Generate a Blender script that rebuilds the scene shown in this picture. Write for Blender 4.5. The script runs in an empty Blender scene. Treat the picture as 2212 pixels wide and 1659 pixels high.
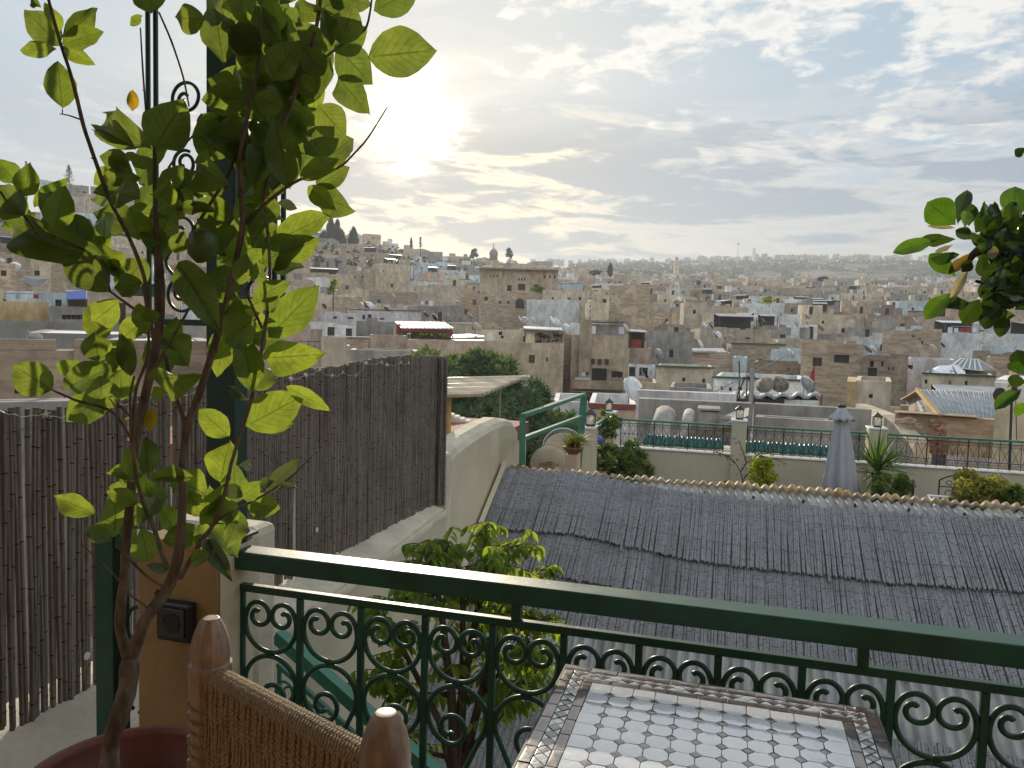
import bpy, math, random
from mathutils import Vector, Matrix
rnd = random.Random(11)
sc = bpy.context.scene
COL = sc.collection
sin, cos, pi, rad = math.sin, math.cos, math.pi, math.radians

# ------------------------------------------------------------ camera
F_PX = 1660.0
YAW, PITCH, ROLL = rad(16), rad(3.8), rad(1.5)
F0 = Vector((-sin(YAW), cos(YAW), 0)); R0 = Vector((cos(YAW), sin(YAW), 0))
FW = F0 * cos(PITCH) - Vector((0, 0, 1)) * sin(PITCH)
U0 = R0.cross(FW)
RT = R0 * cos(ROLL) + U0 * sin(ROLL); UP = U0 * cos(ROLL) - R0 * sin(ROLL)
cam_d = bpy.data.cameras.new('camera'); cam = bpy.data.objects.new('camera', cam_d); COL.objects.link(cam)
cam_d.sensor_fit = 'HORIZONTAL'; cam_d.sensor_width = 36; cam_d.lens = 36 * F_PX / 2212
cam_d.clip_start = 0.05; cam_d.clip_end = 9000
cam.matrix_world = Matrix(((RT.x, UP.x, -FW.x, 0), (RT.y, UP.y, -FW.y, 0), (RT.z, UP.z, -FW.z, 0), (0, 0, 0, 1)))
sc.camera = cam
FLOOR = -1.58

def ray(px, py):
    return FW + RT * ((px - 1106) / F_PX) + UP * ((829.5 - py) / F_PX)
def P(px, py, d): return ray(px, py) * d
def PY(px, py, Y):
    r = ray(px, py); return r * (Y / r.y)
def PX(px, py, X):
    r = ray(px, py); return r * (X / r.x)
def PZ(px, py, Z):
    r = ray(px, py); return r * (Z / r.z)
def proj(p):
    d = p.dot(FW); return 1106 + F_PX * p.dot(RT) / d, 829.5 - F_PX * p.dot(UP) / d, d
def lerp(a, b, t): return a + (b - a) * t
def interp(tab, x):
    if x <= tab[0][0]: return tab[0][1]
    for (x0, y0), (x1, y1) in zip(tab, tab[1:]):
        if x <= x1: return lerp(y0, y1, (x - x0) / (x1 - x0))
    return tab[-1][1]

# ------------------------------------------------------------ world, sun, exposure
SUN = ray(885, 262).normalized()
SUN_EL = math.asin(SUN.z); SUN_AZ = math.atan2(SUN.x, SUN.y)
EXPOSURE = 0.85
HAZE = 0.00046
sc.view_settings.view_transform = 'Standard'; sc.view_settings.look = 'None'
sc.view_settings.exposure = EXPOSURE; sc.view_settings.gamma = 1; sc.view_settings.use_curve_mapping = False
sc.cycles.use_denoising = True
sc.cycles.max_bounces = 6; sc.cycles.diffuse_bounces = 3; sc.cycles.glossy_bounces = 2
sc.cycles.transmission_bounces = 4; sc.cycles.transparent_max_bounces = 6; sc.cycles.volume_bounces = 0
sc.cycles.sample_clamp_indirect = 6

class NT:
    """small helper for building node trees"""
    def __init__(s, nt): s.nt = nt
    def n(s, typ, **kw):
        nd = s.nt.nodes.new(typ)
        for k, v in kw.items():
            if k == 'ins':
                for kk, vv in v.items(): s.set(nd, kk, vv)
            else: setattr(nd, k, v)
        return nd
    def set(s, nd, key, v):
        sock = nd.inputs[key]
        if isinstance(v, bpy.types.NodeSocket): s.nt.links.new(v, sock)
        elif isinstance(v, bpy.types.Node): s.nt.links.new(v.outputs[0], sock)
        else:
            if isinstance(v, (tuple, list)) and len(v) == 3 and sock.type == 'RGBA': v = (*v, 1)
            sock.default_value = v
    def m(s, op, a, b=0.0, c=None, clamp=False):
        nd = s.n('ShaderNodeMath', operation=op, use_clamp=clamp)
        s.set(nd, 0, a); s.set(nd, 1, b)
        if c is not None: s.set(nd, 2, c)
        return nd.outputs[0]
    def vm(s, op, a, b=None):
        nd = s.n('ShaderNodeVectorMath', operation=op); s.set(nd, 0, a)
        if b is not None:
            if op == 'SCALE': s.set(nd, 'Scale', b)
            else: s.set(nd, 1, b)
        return nd.outputs['Value'] if op in ('DOT_PRODUCT', 'LENGTH') else nd.outputs[0]
    def mix(s, f, a, b, mode='MIX'):
        nd = s.n('ShaderNodeMix', data_type='RGBA', blend_type=mode)
        s.set(nd, 0, f); s.set(nd, 6, a); s.set(nd, 7, b); return nd.outputs[2]
    def ramp(s, f, lo, hi, a=0.0, b=1.0, smooth=True):
        nd = s.n('ShaderNodeMapRange', interpolation_type='SMOOTHSTEP' if smooth else 'LINEAR')
        for k, v in zip((0, 1, 2, 3, 4), (f, lo, hi, a, b)): s.set(nd, k, v)
        return nd.outputs[0]
    def noise(s, vec, scale, detail=4, rough=.55, dist=0.0, out=0):
        nd = s.n('ShaderNodeTexNoise')
        if vec is not None: s.set(nd, 'Vector', vec)
        s.set(nd, 'Scale', scale); s.set(nd, 'Detail', detail); s.set(nd, 'Roughness', rough); s.set(nd, 'Distortion', dist)
        return nd.outputs[out]
    def xyz(s, x, y, z):
        nd = s.n('ShaderNodeCombineXYZ'); s.set(nd, 0, x); s.set(nd, 1, y); s.set(nd, 2, z); return nd.outputs[0]

world = bpy.data.worlds.new('World'); sc.world = world; world.use_nodes = True
wt = world.node_tree; wt.nodes.clear(); w = NT(wt)
SKY_STRENGTH = 0.10
KS = 0.86 / SKY_STRENGTH                    # cloud radiances below are written in picture units
geo = w.n('ShaderNodeTexCoord').outputs['Generated']
dirv = w.vm('NORMALIZE', geo)
sp = w.n('ShaderNodeSeparateXYZ', ins={0: dirv}); dz = sp.outputs[2]
sky = w.n('ShaderNodeTexSky', sky_type='NISHITA', sun_disc=False, sun_elevation=SUN_EL, sun_rotation=SUN_AZ,
          air_density=1.0, dust_density=2.0, ozone_density=1.5, altitude=400)
cs = w.m('MAXIMUM', w.vm('DOT_PRODUCT', dirv, tuple(SUN)), 0.0)
g_wide = w.m('POWER', cs, 16.0); g_mid = w.m('POWER', cs, 45.0); g_near = w.m('POWER', cs, 1100.0); g_core = w.m('POWER', cs, 1400.0)
zc = w.m('MAXIMUM', dz, 0.0)
inv = w.m('DIVIDE', 1.0, w.m('ADD', zc, 0.10))
pl = w.vm('SCALE', dirv, inv)                 # cloud sheet seen in perspective
az = w.m('ARCTAN2', sp.outputs[0], sp.outputs[1])
band = w.xyz(w.m('MULTIPLY', az, 1.0), w.m('MULTIPLY', w.m('ADD', zc, w.m('MULTIPLY', az, 0.05)), 6.5), 0.0)
# clear sky : Nishita dulled by a thin veil
veil = w.mix(g_wide, (.275 * KS, .36 * KS, .445 * KS), (.47 * KS, .46 * KS, .42 * KS))
low = w.ramp(dz, .0, .24, 1.0, 0.0)
veil = w.mix(w.m('MULTIPLY', low, .75), veil, w.mix(g_wide, (.48 * KS, .41 * KS, .32 * KS), (.58 * KS, .44 * KS, .27 * KS)))
base = w.mix(.95, sky, veil)
# thin fibrous cirrus
ci = w.noise(w.xyz(w.m('MULTIPLY', az, 1.6), w.m('MULTIPLY', w.m('SUBTRACT', zc, w.m('MULTIPLY', az, .13)), 14.0), 3.0), 1.8, 7, .55, .4)
base = w.mix(w.m('MULTIPLY', w.m('MULTIPLY', w.ramp(ci, .46, .66), w.ramp(dz, .10, .2)), .55), base, (.44 * KS, .455 * KS, .47 * KS))
# puffs of altocumulus higher up
side = w.vm('DOT_PRODUCT', dirv, tuple(R0))
plw = w.vm('ADD', pl, w.vm('SCALE', w.noise(pl, 5.0, 3, .5, 0, 1), .10))
grp = w.noise(w.vm('MULTIPLY', plw, (1.0, 1.35, 1.0)), 1.55, 3, .5)
n_hi = w.noise(plw, 9.0, 8, .60, .1)
puff = w.m('ADD', w.m('MULTIPLY', n_hi, .50), w.m('MULTIPLY', grp, .62))
thr = w.m('SUBTRACT', .645, w.m('MULTIPLY', w.ramp(side, -.12, .18), .105))
m_hi = w.ramp(dz, .17, .25)
ph = w.m('SUBTRACT', puff, thr)
d_hi = w.m('MULTIPLY', w.ramp(ph, -.02, .095), m_hi)
core = w.ramp(ph, .05, .17)
c_hi = w.mix(core, (.69 * KS, .665 * KS, .62 * KS), (.53 * KS, .535 * KS, .54 * KS))
c_hi = w.mix(w.m('MULTIPLY', g_mid, .6), c_hi, (1.0 * KS, .86 * KS, .62 * KS))
c1 = w.mix(w.m('MULTIPLY', d_hi, .92), base, c_hi)
# streaky blue grey strata low down, with lit ragged rims
bw = w.noise(band, 2.0, 3, .5); bandw = w.vm('ADD', band, w.xyz(w.m('MULTIPLY', bw, .30), w.m('MULTIPLY', bw, .30), 0))
n_lo = w.noise(bandw, 2.3, 7, .55, .3)
n_lo2 = w.noise(w.vm('ADD', w.vm('MULTIPLY', bandw, (1.6, 1.0, 1)), (7.3, 1.7, 0)), 6.5, 7, .6, .25)
m_lo = w.m('MULTIPLY', w.m('MULTIPLY', w.ramp(dz, .02, .085), w.ramp(dz, .22, .30, 1.0, 0.0)), w.ramp(side, -.62, -.22, .35, 1.0))
q_lo = w.m('ADD', w.m('MULTIPLY', n_lo, .68), w.m('MULTIPLY', n_lo2, .32))
q_lo = w.m('ADD', q_lo, w.m('MULTIPLY', w.m('SUBTRACT', w.ramp(dz, .05, .19, 0.0, 1.0), .5), .05))
f_lo = w.m('MULTIPLY', w.ramp(q_lo, .465, .535), m_lo)
rim = w.m('MULTIPLY', w.m('MULTIPLY', w.ramp(q_lo, .44, .475), w.ramp(q_lo, .475, .53, 1.0, 0.0)), m_lo)
dark_lo = w.mix(g_wide, (.225 * KS, .28 * KS, .35 * KS), (.36 * KS, .345 * KS, .325 * KS))
c2 = w.mix(w.m('MULTIPLY', f_lo, .88), c1, dark_lo)
c2 = w.mix(w.m('MULTIPLY', rim, w.ramp(g_mid, .0, .25, .34, .75)), c2, w.mix(w.ramp(g_mid, .0, .5), (.58 * KS, .53 * KS, .47 * KS), (.96 * KS, .78 * KS, .50 * KS)))
# the sun burning through the cloud
brk = w.ramp(w.m('ADD', w.m('MULTIPLY', n_lo2, .6), w.m('MULTIPLY', n_hi, .4)), .43, .54, 1.4, .0)
glow = w.m('ADD', w.m('MULTIPLY', w.m('MULTIPLY', w.m('POWER', cs, 1500.0), w.m('ADD', brk, .35)), 3.2 * KS), w.m('ADD', w.m('MULTIPLY', w.m('MULTIPLY', g_near, brk), 1.2 * KS), w.m('MULTIPLY', g_mid, .035 * KS)))
gl = w.vm('SCALE', w.xyz(1.0, .88, .64), glow)
c3 = w.mix(1.0, c2, gl, 'ADD')
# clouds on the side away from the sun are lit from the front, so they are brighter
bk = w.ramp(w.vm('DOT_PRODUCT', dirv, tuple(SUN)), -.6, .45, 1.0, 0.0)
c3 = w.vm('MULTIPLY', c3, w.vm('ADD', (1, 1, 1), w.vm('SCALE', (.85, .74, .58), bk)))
# ground haze colour below the horizon
c4 = w.mix(w.ramp(dz, -.05, .0, 1.0, 0.0), c3, (.30 * KS, .29 * KS, .27 * KS))
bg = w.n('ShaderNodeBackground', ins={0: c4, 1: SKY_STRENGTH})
wo = w.n('ShaderNodeOutputWorld', ins={0: bg.outputs[0]})
world.cycles.sampling_method = 'MANUAL'; world.cycles.sample_map_resolution = 512

sun_d = bpy.data.lights.new('sun', 'SUN'); sun_d.energy = 3.2; sun_d.angle = rad(0.6); sun_d.color = (1, .86, .66)
sun_o = bpy.data.objects.new('sun', sun_d); COL.objects.link(sun_o)
sun_o.rotation_euler = (-SUN).to_track_quat('-Z', 'Y').to_euler()
# ------------------------------------------------------------ builders
class M:
    def __init__(s): s.v, s.f, s.mi, s.uv = [], [], [], None
    def add(s, vs, fs, m=0):
        o = len(s.v); s.v.extend([tuple(p) for p in vs])
        for f in fs: s.f.append(tuple(i + o for i in f)); s.mi.append(m)
        return s
    def quad(s, a, b, c, d, m=0): return s.add((a, b, c, d), ((0, 1, 2, 3),), m)
    def obox(s, c, ax, ay, az, m=0):
        c, ax, ay, az = Vector(c), Vector(ax), Vector(ay), Vector(az)
        vs = [c + ax * i + ay * j + az * k for k in (-1, 1) for j in (-1, 1) for i in (-1, 1)]
        return s.add(vs, ((0, 2, 3, 1), (4, 5, 7, 6), (0, 1, 5, 4), (2, 6, 7, 3), (0, 4, 6, 2), (1, 3, 7, 5)), m)
    def box(s, x0, x1, y0, y1, z0, z1, m=0):
        return s.obox(((x0 + x1) / 2, (y0 + y1) / 2, (z0 + z1) / 2), ((x1 - x0) / 2, 0, 0), (0, (y1 - y0) / 2, 0), (0, 0, (z1 - z0) / 2), m)
    def bar(s, a, b, w, h, up=(0, 0, 1), m=0):
        a, b = Vector(a), Vector(b); d = b - a; L = d.length; d.normalize()
        u = Vector(up); sd = d.cross(u)
        if sd.length < 1e-4: sd = d.cross(Vector((1, 0, 0)))
        sd.normalize(); u2 = sd.cross(d)
        return s.obox((a + b) / 2, d * L / 2, sd * w / 2, u2 * h / 2, m)
    def tube(s, pts, r, n=6, m=0, cap=True):
        pts = [Vector(p) for p in pts]; k = len(pts)
        rs = r if isinstance(r, (list, tuple)) else [r] * k
        o = len(s.v); t0 = (pts[1] - pts[0]).normalized()
        u = t0.cross(Vector((0, 0, 1)))
        if u.length < .05: u = t0.cross(Vector((1, 0, 0)))
        u.normalize()
        for i, p in enumerate(pts):
            t = (pts[min(i + 1, k - 1)] - pts[max(i - 1, 0)])
            if t.length < 1e-9: t = t0
            t.normalize(); u = (u - t * u.dot(t)); u.normalize(); w_ = t.cross(u)
            for j in range(n):
                a = 2 * pi * j / n; s.v.append(tuple(p + (u * cos(a) + w_ * sin(a)) * rs[i]))
        for i in range(k - 1):
            for j in range(n):
                j2 = (j + 1) % n
                s.f.append((o + i * n + j, o + i * n + j2, o + (i + 1) * n + j2, o + (i + 1) * n + j)); s.mi.append(m)
        if cap:
            s.f.append(tuple(o + j for j in reversed(range(n)))); s.mi.append(m)
            s.f.append(tuple(o + (k - 1) * n + j for j in range(n))); s.mi.append(m)
        return s
    def lathe(s, prof, c, n=16, m=0, ax=None, up=None):
        c = Vector(c); z = Vector(ax or (0, 0, 1)).normalized()
        x = z.cross(Vector(up or (0, 1, .001)));
        if x.length < .05: x = z.cross(Vector((1, 0, 0)))
        x.normalize(); y = z.cross(x); o = len(s.v); k = len(prof)
        for r, h in prof:
            for j in range(n):
                a = 2 * pi * j / n; s.v.append(tuple(c + z * h + (x * cos(a) + y * sin(a)) * r))
        for i in range(k - 1):
            for j in range(n):
                j2 = (j + 1) % n
                s.f.append((o + i * n + j, o + i * n + j2, o + (i + 1) * n + j2, o + (i + 1) * n + j)); s.mi.append(m)
        if prof[0][0] > 1e-4: s.f.append(tuple(o + j for j in reversed(range(n)))); s.mi.append(m)
        if prof[-1][0] > 1e-4: s.f.append(tuple(o + (k - 1) * n + j for j in range(n))); s.mi.append(m)
        return s
    def mesh(s, name, mats, smooth=False):
        me = bpy.data.meshes.new(name); me.from_pydata(s.v, [], s.f)
        for mt in (mats if isinstance(mats, (list, tuple)) else [mats]): me.materials.append(mt)
        if any(s.mi): me.polygons.foreach_set('material_index', s.mi)
        if smooth: me.polygons.foreach_set('use_smooth', [True] * len(s.f))
        if s.uv:
            ul = me.uv_layers.new(name='UVMap')
            for lp in me.loops: ul.data[lp.index].uv = s.uv[lp.vertex_index]
        me.update(); return me
    def build(s, name, mats, parent=None, smooth=False, kind=None, bevel=0):
        return link(name, s.mesh(name, mats, smooth), parent, kind=kind, bevel=bevel)

def link(name, me, parent=None, mat=None, kind=None, bevel=0):
    o = bpy.data.objects.new(name, me); COL.objects.link(o)
    if mat is not None: o.matrix_basis = mat
    if parent is not None: attach(o, parent)
    if kind: o['kind'] = kind
    if bevel:
        b = o.modifiers.new('bevel', 'BEVEL'); b.width = bevel; b.segments = 2; b.limit_method = 'ANGLE'; b.angle_limit = rad(40)
    return o
WM = {}
def wmat(o):
    return WM.get(o.name, o.matrix_basis)
def attach(o, parent):
    o.parent = parent; o.matrix_parent_inverse = wmat(parent).inverted()
    WM[o.name] = o.matrix_basis.copy()
def tag(o, label, cat, group=None):
    o['label'] = label; o['category'] = cat
    if group: o['group'] = group
    return o
def thing(name, label, cat, loc=(0, 0, 0), group=None):
    o = bpy.data.objects.new(name, None); COL.objects.link(o); o.location = loc; o.empty_display_size = .1
    WM[o.name] = Matrix.Translation(Vector(loc)); o['category'] = cat; o['label'] = label
    if group: o['group'] = group
    return o
def struct(o): o['kind'] = 'structure'; return o

# ------------------------------------------------------------ materials
def new_mat(name):
    mt = bpy.data.materials.new(name); mt.use_nodes = True; mt.node_tree.nodes.clear()
    return mt, NT(mt.node_tree)
def finish(mt, t, shader, disp=None):
    o = t.n('ShaderNodeOutputMaterial'); t.set(o, 0, shader); return mt
def bsdf(t, col, rough=.7, bump=None, bstr=.3, bdist=.01, metal=0.0, spec=.5, **kw):
    b = t.n('ShaderNodeBsdfPrincipled', ins={'Base Color': col, 'Roughness': rough, 'Metallic': metal, 'Specular IOR Level': spec})
    for k, v in kw.items(): t.set(b, k, v)
    if bump is not None:
        bn = t.n('ShaderNodeBump', ins={'Strength': bstr, 'Distance': bdist, 'Height': bump}); t.set(b, 'Normal', bn.outputs[0])
    return b.outputs[0]
def wpos(t): return t.n('ShaderNodeNewGeometry').outputs['Position']
def orand(t): return t.n('ShaderNodeObjectInfo').outputs['Random']
def irand(t): return t.n('ShaderNodeNewGeometry').outputs['Random Per Island']
def sc3(c, k): return tuple(x * k for x in c)

def plaster(name, col, rough=.85, scale=1.2, var=.22, bump=.25, stain=.0, objvar=.0, dirt=(.10, .09, .08), fine=40):
    mt, t = new_mat(name); p = wpos(t)
    a = t.noise(p, scale, 6, .6); b = t.noise(p, fine, 4, .6)
    c = t.mix(t.ramp(a, .3, .7), sc3(col, 1 - var), sc3(col, 1 + var * .6))
    c = t.mix(t.m('MULTIPLY', t.ramp(b, .45, .75), .25), c, sc3(col, .72))
    if fine < 5:
        e_ = t.noise(t.vm('MULTIPLY', p, (1.0, 1.0, .55)), 1.1, 8, .72); c = t.mix(1.0, c, t.mix(t.ramp(e_, .34, .64), (.72, .70, .68), (1.14, 1.13, 1.11)), 'MULTIPLY')
    if stain and fine < 5:
        s2 = t.noise(t.vm('MULTIPLY', p, (4.5, 4.5, .55)), 1.0, 6, .65); c = t.mix(t.m('MULTIPLY', t.ramp(s2, .50, .74), .42), c, dirt)
    if stain:
        st = t.noise(t.vm('MULTIPLY', p, (1.6, 1.6, .35)), scale * 1.7, 7, .65)
        c = t.mix(t.m('MULTIPLY', t.ramp(st, .52, .72), stain), c, dirt)
    if objvar:
        r = orand(t)
        c = t.mix(1.0, c, t.mix(r, (1 - objvar, 1 - objvar, 1 - objvar), (1 + objvar * .6, 1 + objvar * .55, 1 + objvar * .5)), 'MULTIPLY')
    return finish(mt, t, bsdf(t, c, rough, t.m('ADD', a, t.m('MULTIPLY', b, .35)), bump, .02, spec=.25))
def simple(name, col, rough=.6, var=.12, scale=8, bump=.1, metal=0.0, spec=.5, objvar=0.0, coat=0.0):
    mt, t = new_mat(name); p = wpos(t); a = t.noise(p, scale, 5, .6)
    c = t.mix(t.ramp(a, .3, .7), sc3(col, 1 - var), sc3(col, 1 + var))
    if objvar:
        r = orand(t); c = t.mix(1.0, c, t.mix(r, (1 - objvar,) * 3, (1 + objvar,) * 3), 'MULTIPLY')
    kw = {'Coat Weight': coat} if coat else {}
    return finish(mt, t, bsdf(t, c, t.ramp(a, .2, .8, max(rough - .1, .05), min(rough + .1, 1)), a, bump, .004, metal, spec, **kw))

def glow_mat(name, col, tw):
    mt, t = new_mat(name); d = bsdf(t, col, .35); tb = t.n('ShaderNodeBsdfTranslucent', ins={0: col})
    ms = t.n('ShaderNodeMixShader', ins={0: tw, 1: d, 2: tb.outputs[0]}); return finish(mt, t, ms.outputs[0])
def rubble(name, col, objvar=.15):
    """old weathered masonry: courses of thin bricks showing through patchy render"""
    mt, t = new_mat(name); p = wpos(t)
    a = t.noise(p, .55, 6, .65); h = t.noise(t.vm('MULTIPLY', p, (.35, .35, 2.2)), 2.2, 5, .65); f = t.noise(p, 5, 4, .6)
    c = t.mix(t.ramp(h, .35, .65), sc3(col, .72), sc3(col, 1.18))
    c = t.mix(t.ramp(a, .52, .66), c, sc3((col[0] * 1.1, col[1] * 1.12, col[2] * 1.15), 1.25))
    c = t.mix(t.m('MULTIPLY', t.ramp(f, .5, .72), .5), c, sc3(col, .5))
    r = orand(t); c = t.mix(1.0, c, t.mix(r, (1 - objvar,) * 3, (1 + objvar * .8,) * 3), 'MULTIPLY')
    return finish(mt, t, bsdf(t, c, .9, t.m('ADD', h, f), .5, .05, spec=.15))

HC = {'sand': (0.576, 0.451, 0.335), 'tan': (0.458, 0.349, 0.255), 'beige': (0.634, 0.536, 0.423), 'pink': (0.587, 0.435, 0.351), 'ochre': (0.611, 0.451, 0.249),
      'grey': (0.364, 0.339, 0.319), 'white': (0.800, 0.800, 0.800), 'blue': (0.611, 0.711, 0.760), 'brown': (0.341, 0.259, 0.195), 'cream': (0.728, 0.621, 0.465), 'lilac': (0.728, 0.688, 0.726)}
HM = {}
for k_, c_ in HC.items():
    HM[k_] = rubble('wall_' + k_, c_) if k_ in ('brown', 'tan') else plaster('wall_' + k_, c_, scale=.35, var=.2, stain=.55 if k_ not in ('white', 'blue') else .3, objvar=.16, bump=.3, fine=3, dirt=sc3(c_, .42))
MAT = {}
MAT['roof_floor'] = plaster('roof_floor', (.33, .30, .27), scale=.4, var=.3, stain=.5, objvar=.25, fine=4)
MAT['opening'] = simple('dark_opening', (.035, .03, .028), .6)
MAT['glass_dark'] = simple('window_glass', (.03, .033, .038), .12, var=.3)
MAT['frame_brown'] = simple('brown_frame', (.11, .07, .045), .7)
MAT['tin'] = simple('tin_sheet', (.36, .37, .39), .6, var=.25, scale=1.5, metal=.2)
MAT['tin_dark'] = simple('dark_tin_sheet', (.22, .22, .23), .5, var=.25, scale=1.5, metal=.3)
MAT['red_cloth'] = simple('red_cloth', (.30, .045, .04), .85)
MAT['red_roof'] = plaster('red_terrace_floor', (.27, .10, .085), scale=1.5, var=.25, fine=12)
MAT['maroon'] = simple('maroon_paint', (.20, .05, .045), .7)
MAT['dish_white'] = simple('dish_white', (.80, .81, .82), .35, var=.08, scale=5, objvar=.1)
MAT['dish_beige'] = simple('dish_beige', (.52, .45, .35), .55, var=.1, scale=6)
MAT['dish_rust'] = simple('dish_rust', (.58, .47, .39), .6, var=.45, scale=4)
MAT['metal_dark'] = simple('dark_metal', (.06, .06, .06), .5, metal=.5)
MAT['metal_grey'] = simple('grey_metal', (.30, .30, .30), .45, metal=.6)
def chipped(name, col, rough):
    mt, t = new_mat(name); p = wpos(t); a = t.noise(p, 9, 5, .6); b = t.noise(p, 70, 5, .7); e = t.noise(p, 6, 3, .5)
    c = t.mix(t.ramp(a, .3, .7), sc3(col, .75), sc3(col, 1.25)); c = t.mix(t.m('MULTIPLY', t.ramp(b, .58, .75), .35), c, sc3(col, 2.4))
    chip = t.m('MULTIPLY', t.ramp(b, .645, .665), t.ramp(e, .50, .58)); c = t.mix(chip, c, (.10, .05, .03))
    return finish(mt, t, bsdf(t, c, t.ramp(a, .2, .8, rough - .08, rough + .12), t.m('ADD', t.m('MULTIPLY', b, .5), t.m('MULTIPLY', chip, -.6)), .22, .003, spec=.45, **{'Coat Weight': .04}))
MAT['green_paint'] = chipped('green_paint', (.010, .066, .041), .40)
MAT['post_paint'] = chipped('dark_green_post_paint', (.008, .042, .030), .5)
MAT['green_mid'] = simple('green_paint_far', (.035, .17, .11), .4, var=.15, scale=8, bump=.04)
MAT['iron'] = simple('wrought_iron', (.02, .028, .022), .45, metal=.2)
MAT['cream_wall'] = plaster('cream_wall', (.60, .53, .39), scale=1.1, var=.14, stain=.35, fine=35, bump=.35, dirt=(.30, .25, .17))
MAT['cream_cap'] = plaster('cream_cap', (.62, .55, .43), scale=2, var=.2, stain=.35, fine=30, bump=.7, dirt=(.3, .26, .2))
MAT['terrace_wall'] = plaster('far_terrace_wall', (.50, .45, .34), scale=.8, var=.1, stain=.2, fine=25, dirt=(.3, .27, .2))
MAT['ochre_pillar'] = plaster('ochre_paint', (.31, .205, .095), scale=3.0, var=.22, stain=.5, fine=60, bump=.5, dirt=(.20, .13, .06))
MAT['floor_tile'] = plaster('terrace_floor', (.26, .17, .12), scale=2, var=.2)
MAT['white_plastic'] = simple('white_plastic', (.7, .69, .66), .4)
MAT['black_plastic'] = simple('black_plastic', (.012, .012, .014), .35, bump=.02)
MAT['terracotta'] = simple('terracotta', (.17, .048, .03), .55, var=.25, scale=7, bump=.15)
MAT['clay'] = simple('clay_pot', (.33, .16, .10), .75, var=.2)
MAT['soil'] = simple('soil', (.03, .022, .015), .95, var=.4, scale=60, bump=.8)
MAT['lantern_glass'] = glow_mat('frosted_glass', (.72, .68, .56), .3)
MAT['canvas'] = simple('grey_canvas', (.36, .36, .39), .85, var=.1, scale=30)
MAT['blue_tarp'] = simple('blue_tarp', (.08, .13, .42), .6, var=.3)
MAT['white_cloth'] = simple('white_cloth', (.68, .70, .76), .8)
MAT['black_cloth'] = simple('black_cloth', (.015, .016, .02), .9)
MAT['red_laundry'] = simple('red_laundry', (.34, .03, .03), .9)
MAT['yellow_wood'] = simple('yellow_wood', (.42, .27, .09), .6, var=.2, scale=10)
MAT['green_tile'] = simple('green_glazed_tile', (.010, .095, .075), .35, var=.35, scale=12)
MAT['solar'] = simple('solar_panel', (.02, .025, .05), .12)
MAT['canopy_sheet'] = simple('warm_sheet', (.62, .50, .36), .4, var=.25, scale=3, metal=.25)
MAT['ac_white'] = simple('ac_casing', (.66, .65, .60), .45)
MAT['brick'] = simple('old_brick', (.34, .17, .115), .9, var=.3, scale=12, bump=.5, objvar=.3)

def wood_mat():
    mt, t = new_mat('turned_wood'); p = wpos(t)
    a = t.noise(t.vm('MULTIPLY', p, (60, 60, 6)), 1.0, 5, .6); b = t.noise(p, 14, 4, .6)
    c = t.mix(t.ramp(a, .3, .7), (.20, .125, .085), (.34, .235, .165)); c = t.mix(t.m('MULTIPLY', t.ramp(b, .5, .75), .45), c, (.09, .04, .02))
    return finish(mt, t, bsdf(t, c, .42, a, .15, .003))
MAT['wood'] = wood_mat()
def rope_mat():
    mt, t = new_mat('straw_rope'); p = wpos(t)
    a = t.noise(p, 260, 4, .6); b = t.noise(p, 22, 4, .6)
    c = t.mix(t.ramp(a, .3, .7), (.19, .135, .075), (.38, .285, .17)); c = t.mix(t.m('MULTIPLY', t.ramp(b, .45, .7), .45), c, (.12, .085, .045))
    return finish(mt, t, bsdf(t, c, .8, a, .5, .002, spec=.3))
MAT['rope'] = rope_mat()
def reed_mat(name, c0, c1, dark):
    mt, t = new_mat(name); p = wpos(t)
    r = t.m('FRACT', t.m('ADD', orand(t), irand(t))); a = t.noise(t.vm('ADD', t.vm('MULTIPLY', p, (60, 60, 5)), t.xyz(t.m('MULTIPLY', r, 90), 0, 0)), 1.0, 4, .6)
    b = t.noise(p, 3.0, 4, .6)
    r2 = t.m('ADD', t.m('MULTIPLY', r, .5), t.ramp(a, .3, .7, 0.0, .5)); c = t.mix(r2, c0, c1); a2 = t.noise(t.vm('ADD', t.vm('MULTIPLY', p, (45, 45, 11)), t.xyz(t.m('MULTIPLY', r, 37), 3, 0)), 1.0, 3, .6); c = t.mix(t.m('MULTIPLY', t.ramp(a2, .52, .72), .55), c, dark); c = t.mix(t.m('MULTIPLY', t.ramp(b, .45, .7), .35), c, dark)
    return finish(mt, t, bsdf(t, c, .75, a, .35, .003, spec=.25))
MAT['reed'] = reed_mat('dark_reed', (.14, .113, .093), (.265, .222, .19), (.075, .06, .05))
MAT['reed_node'] = simple('reed_joint', (.035, .025, .02), .9)
MAT['roof_reed'] = reed_mat('weathered_reed', (.20, .195, .20), (.335, .325, .33), (.11, .105, .107))
MAT['roof_reed_node'] = simple('weathered_reed_joint', (.075, .07, .075), .9)
def corr_mat(name, trans, tw):
    mt, t = new_mat(name); p = wpos(t); a = t.noise(t.vm('MULTIPLY', p, (3, .8, .8)), 2, 6, .65)
    c = t.mix(t.ramp(a, .35, .65), (.26, .25, .24), (.46, .45, .44))
    d = bsdf(t, c, .55, a, .2, .01, spec=.3)
    tr = t.n('ShaderNodeBsdfTranslucent', ins={0: trans})
    ms = t.n('ShaderNodeMixShader', ins={0: tw, 1: d, 2: tr.outputs[0]}); return finish(mt, t, ms.outputs[0])
MAT['corrugated'] = corr_mat('corrugated_sheet', (.4, .37, .33), .10)
MAT['ridge_lip'] = corr_mat('sunlit_sheet_edge', (.74, .57, .15), .5)  # yellow of the sun shining through the edge is put into this colour
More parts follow.
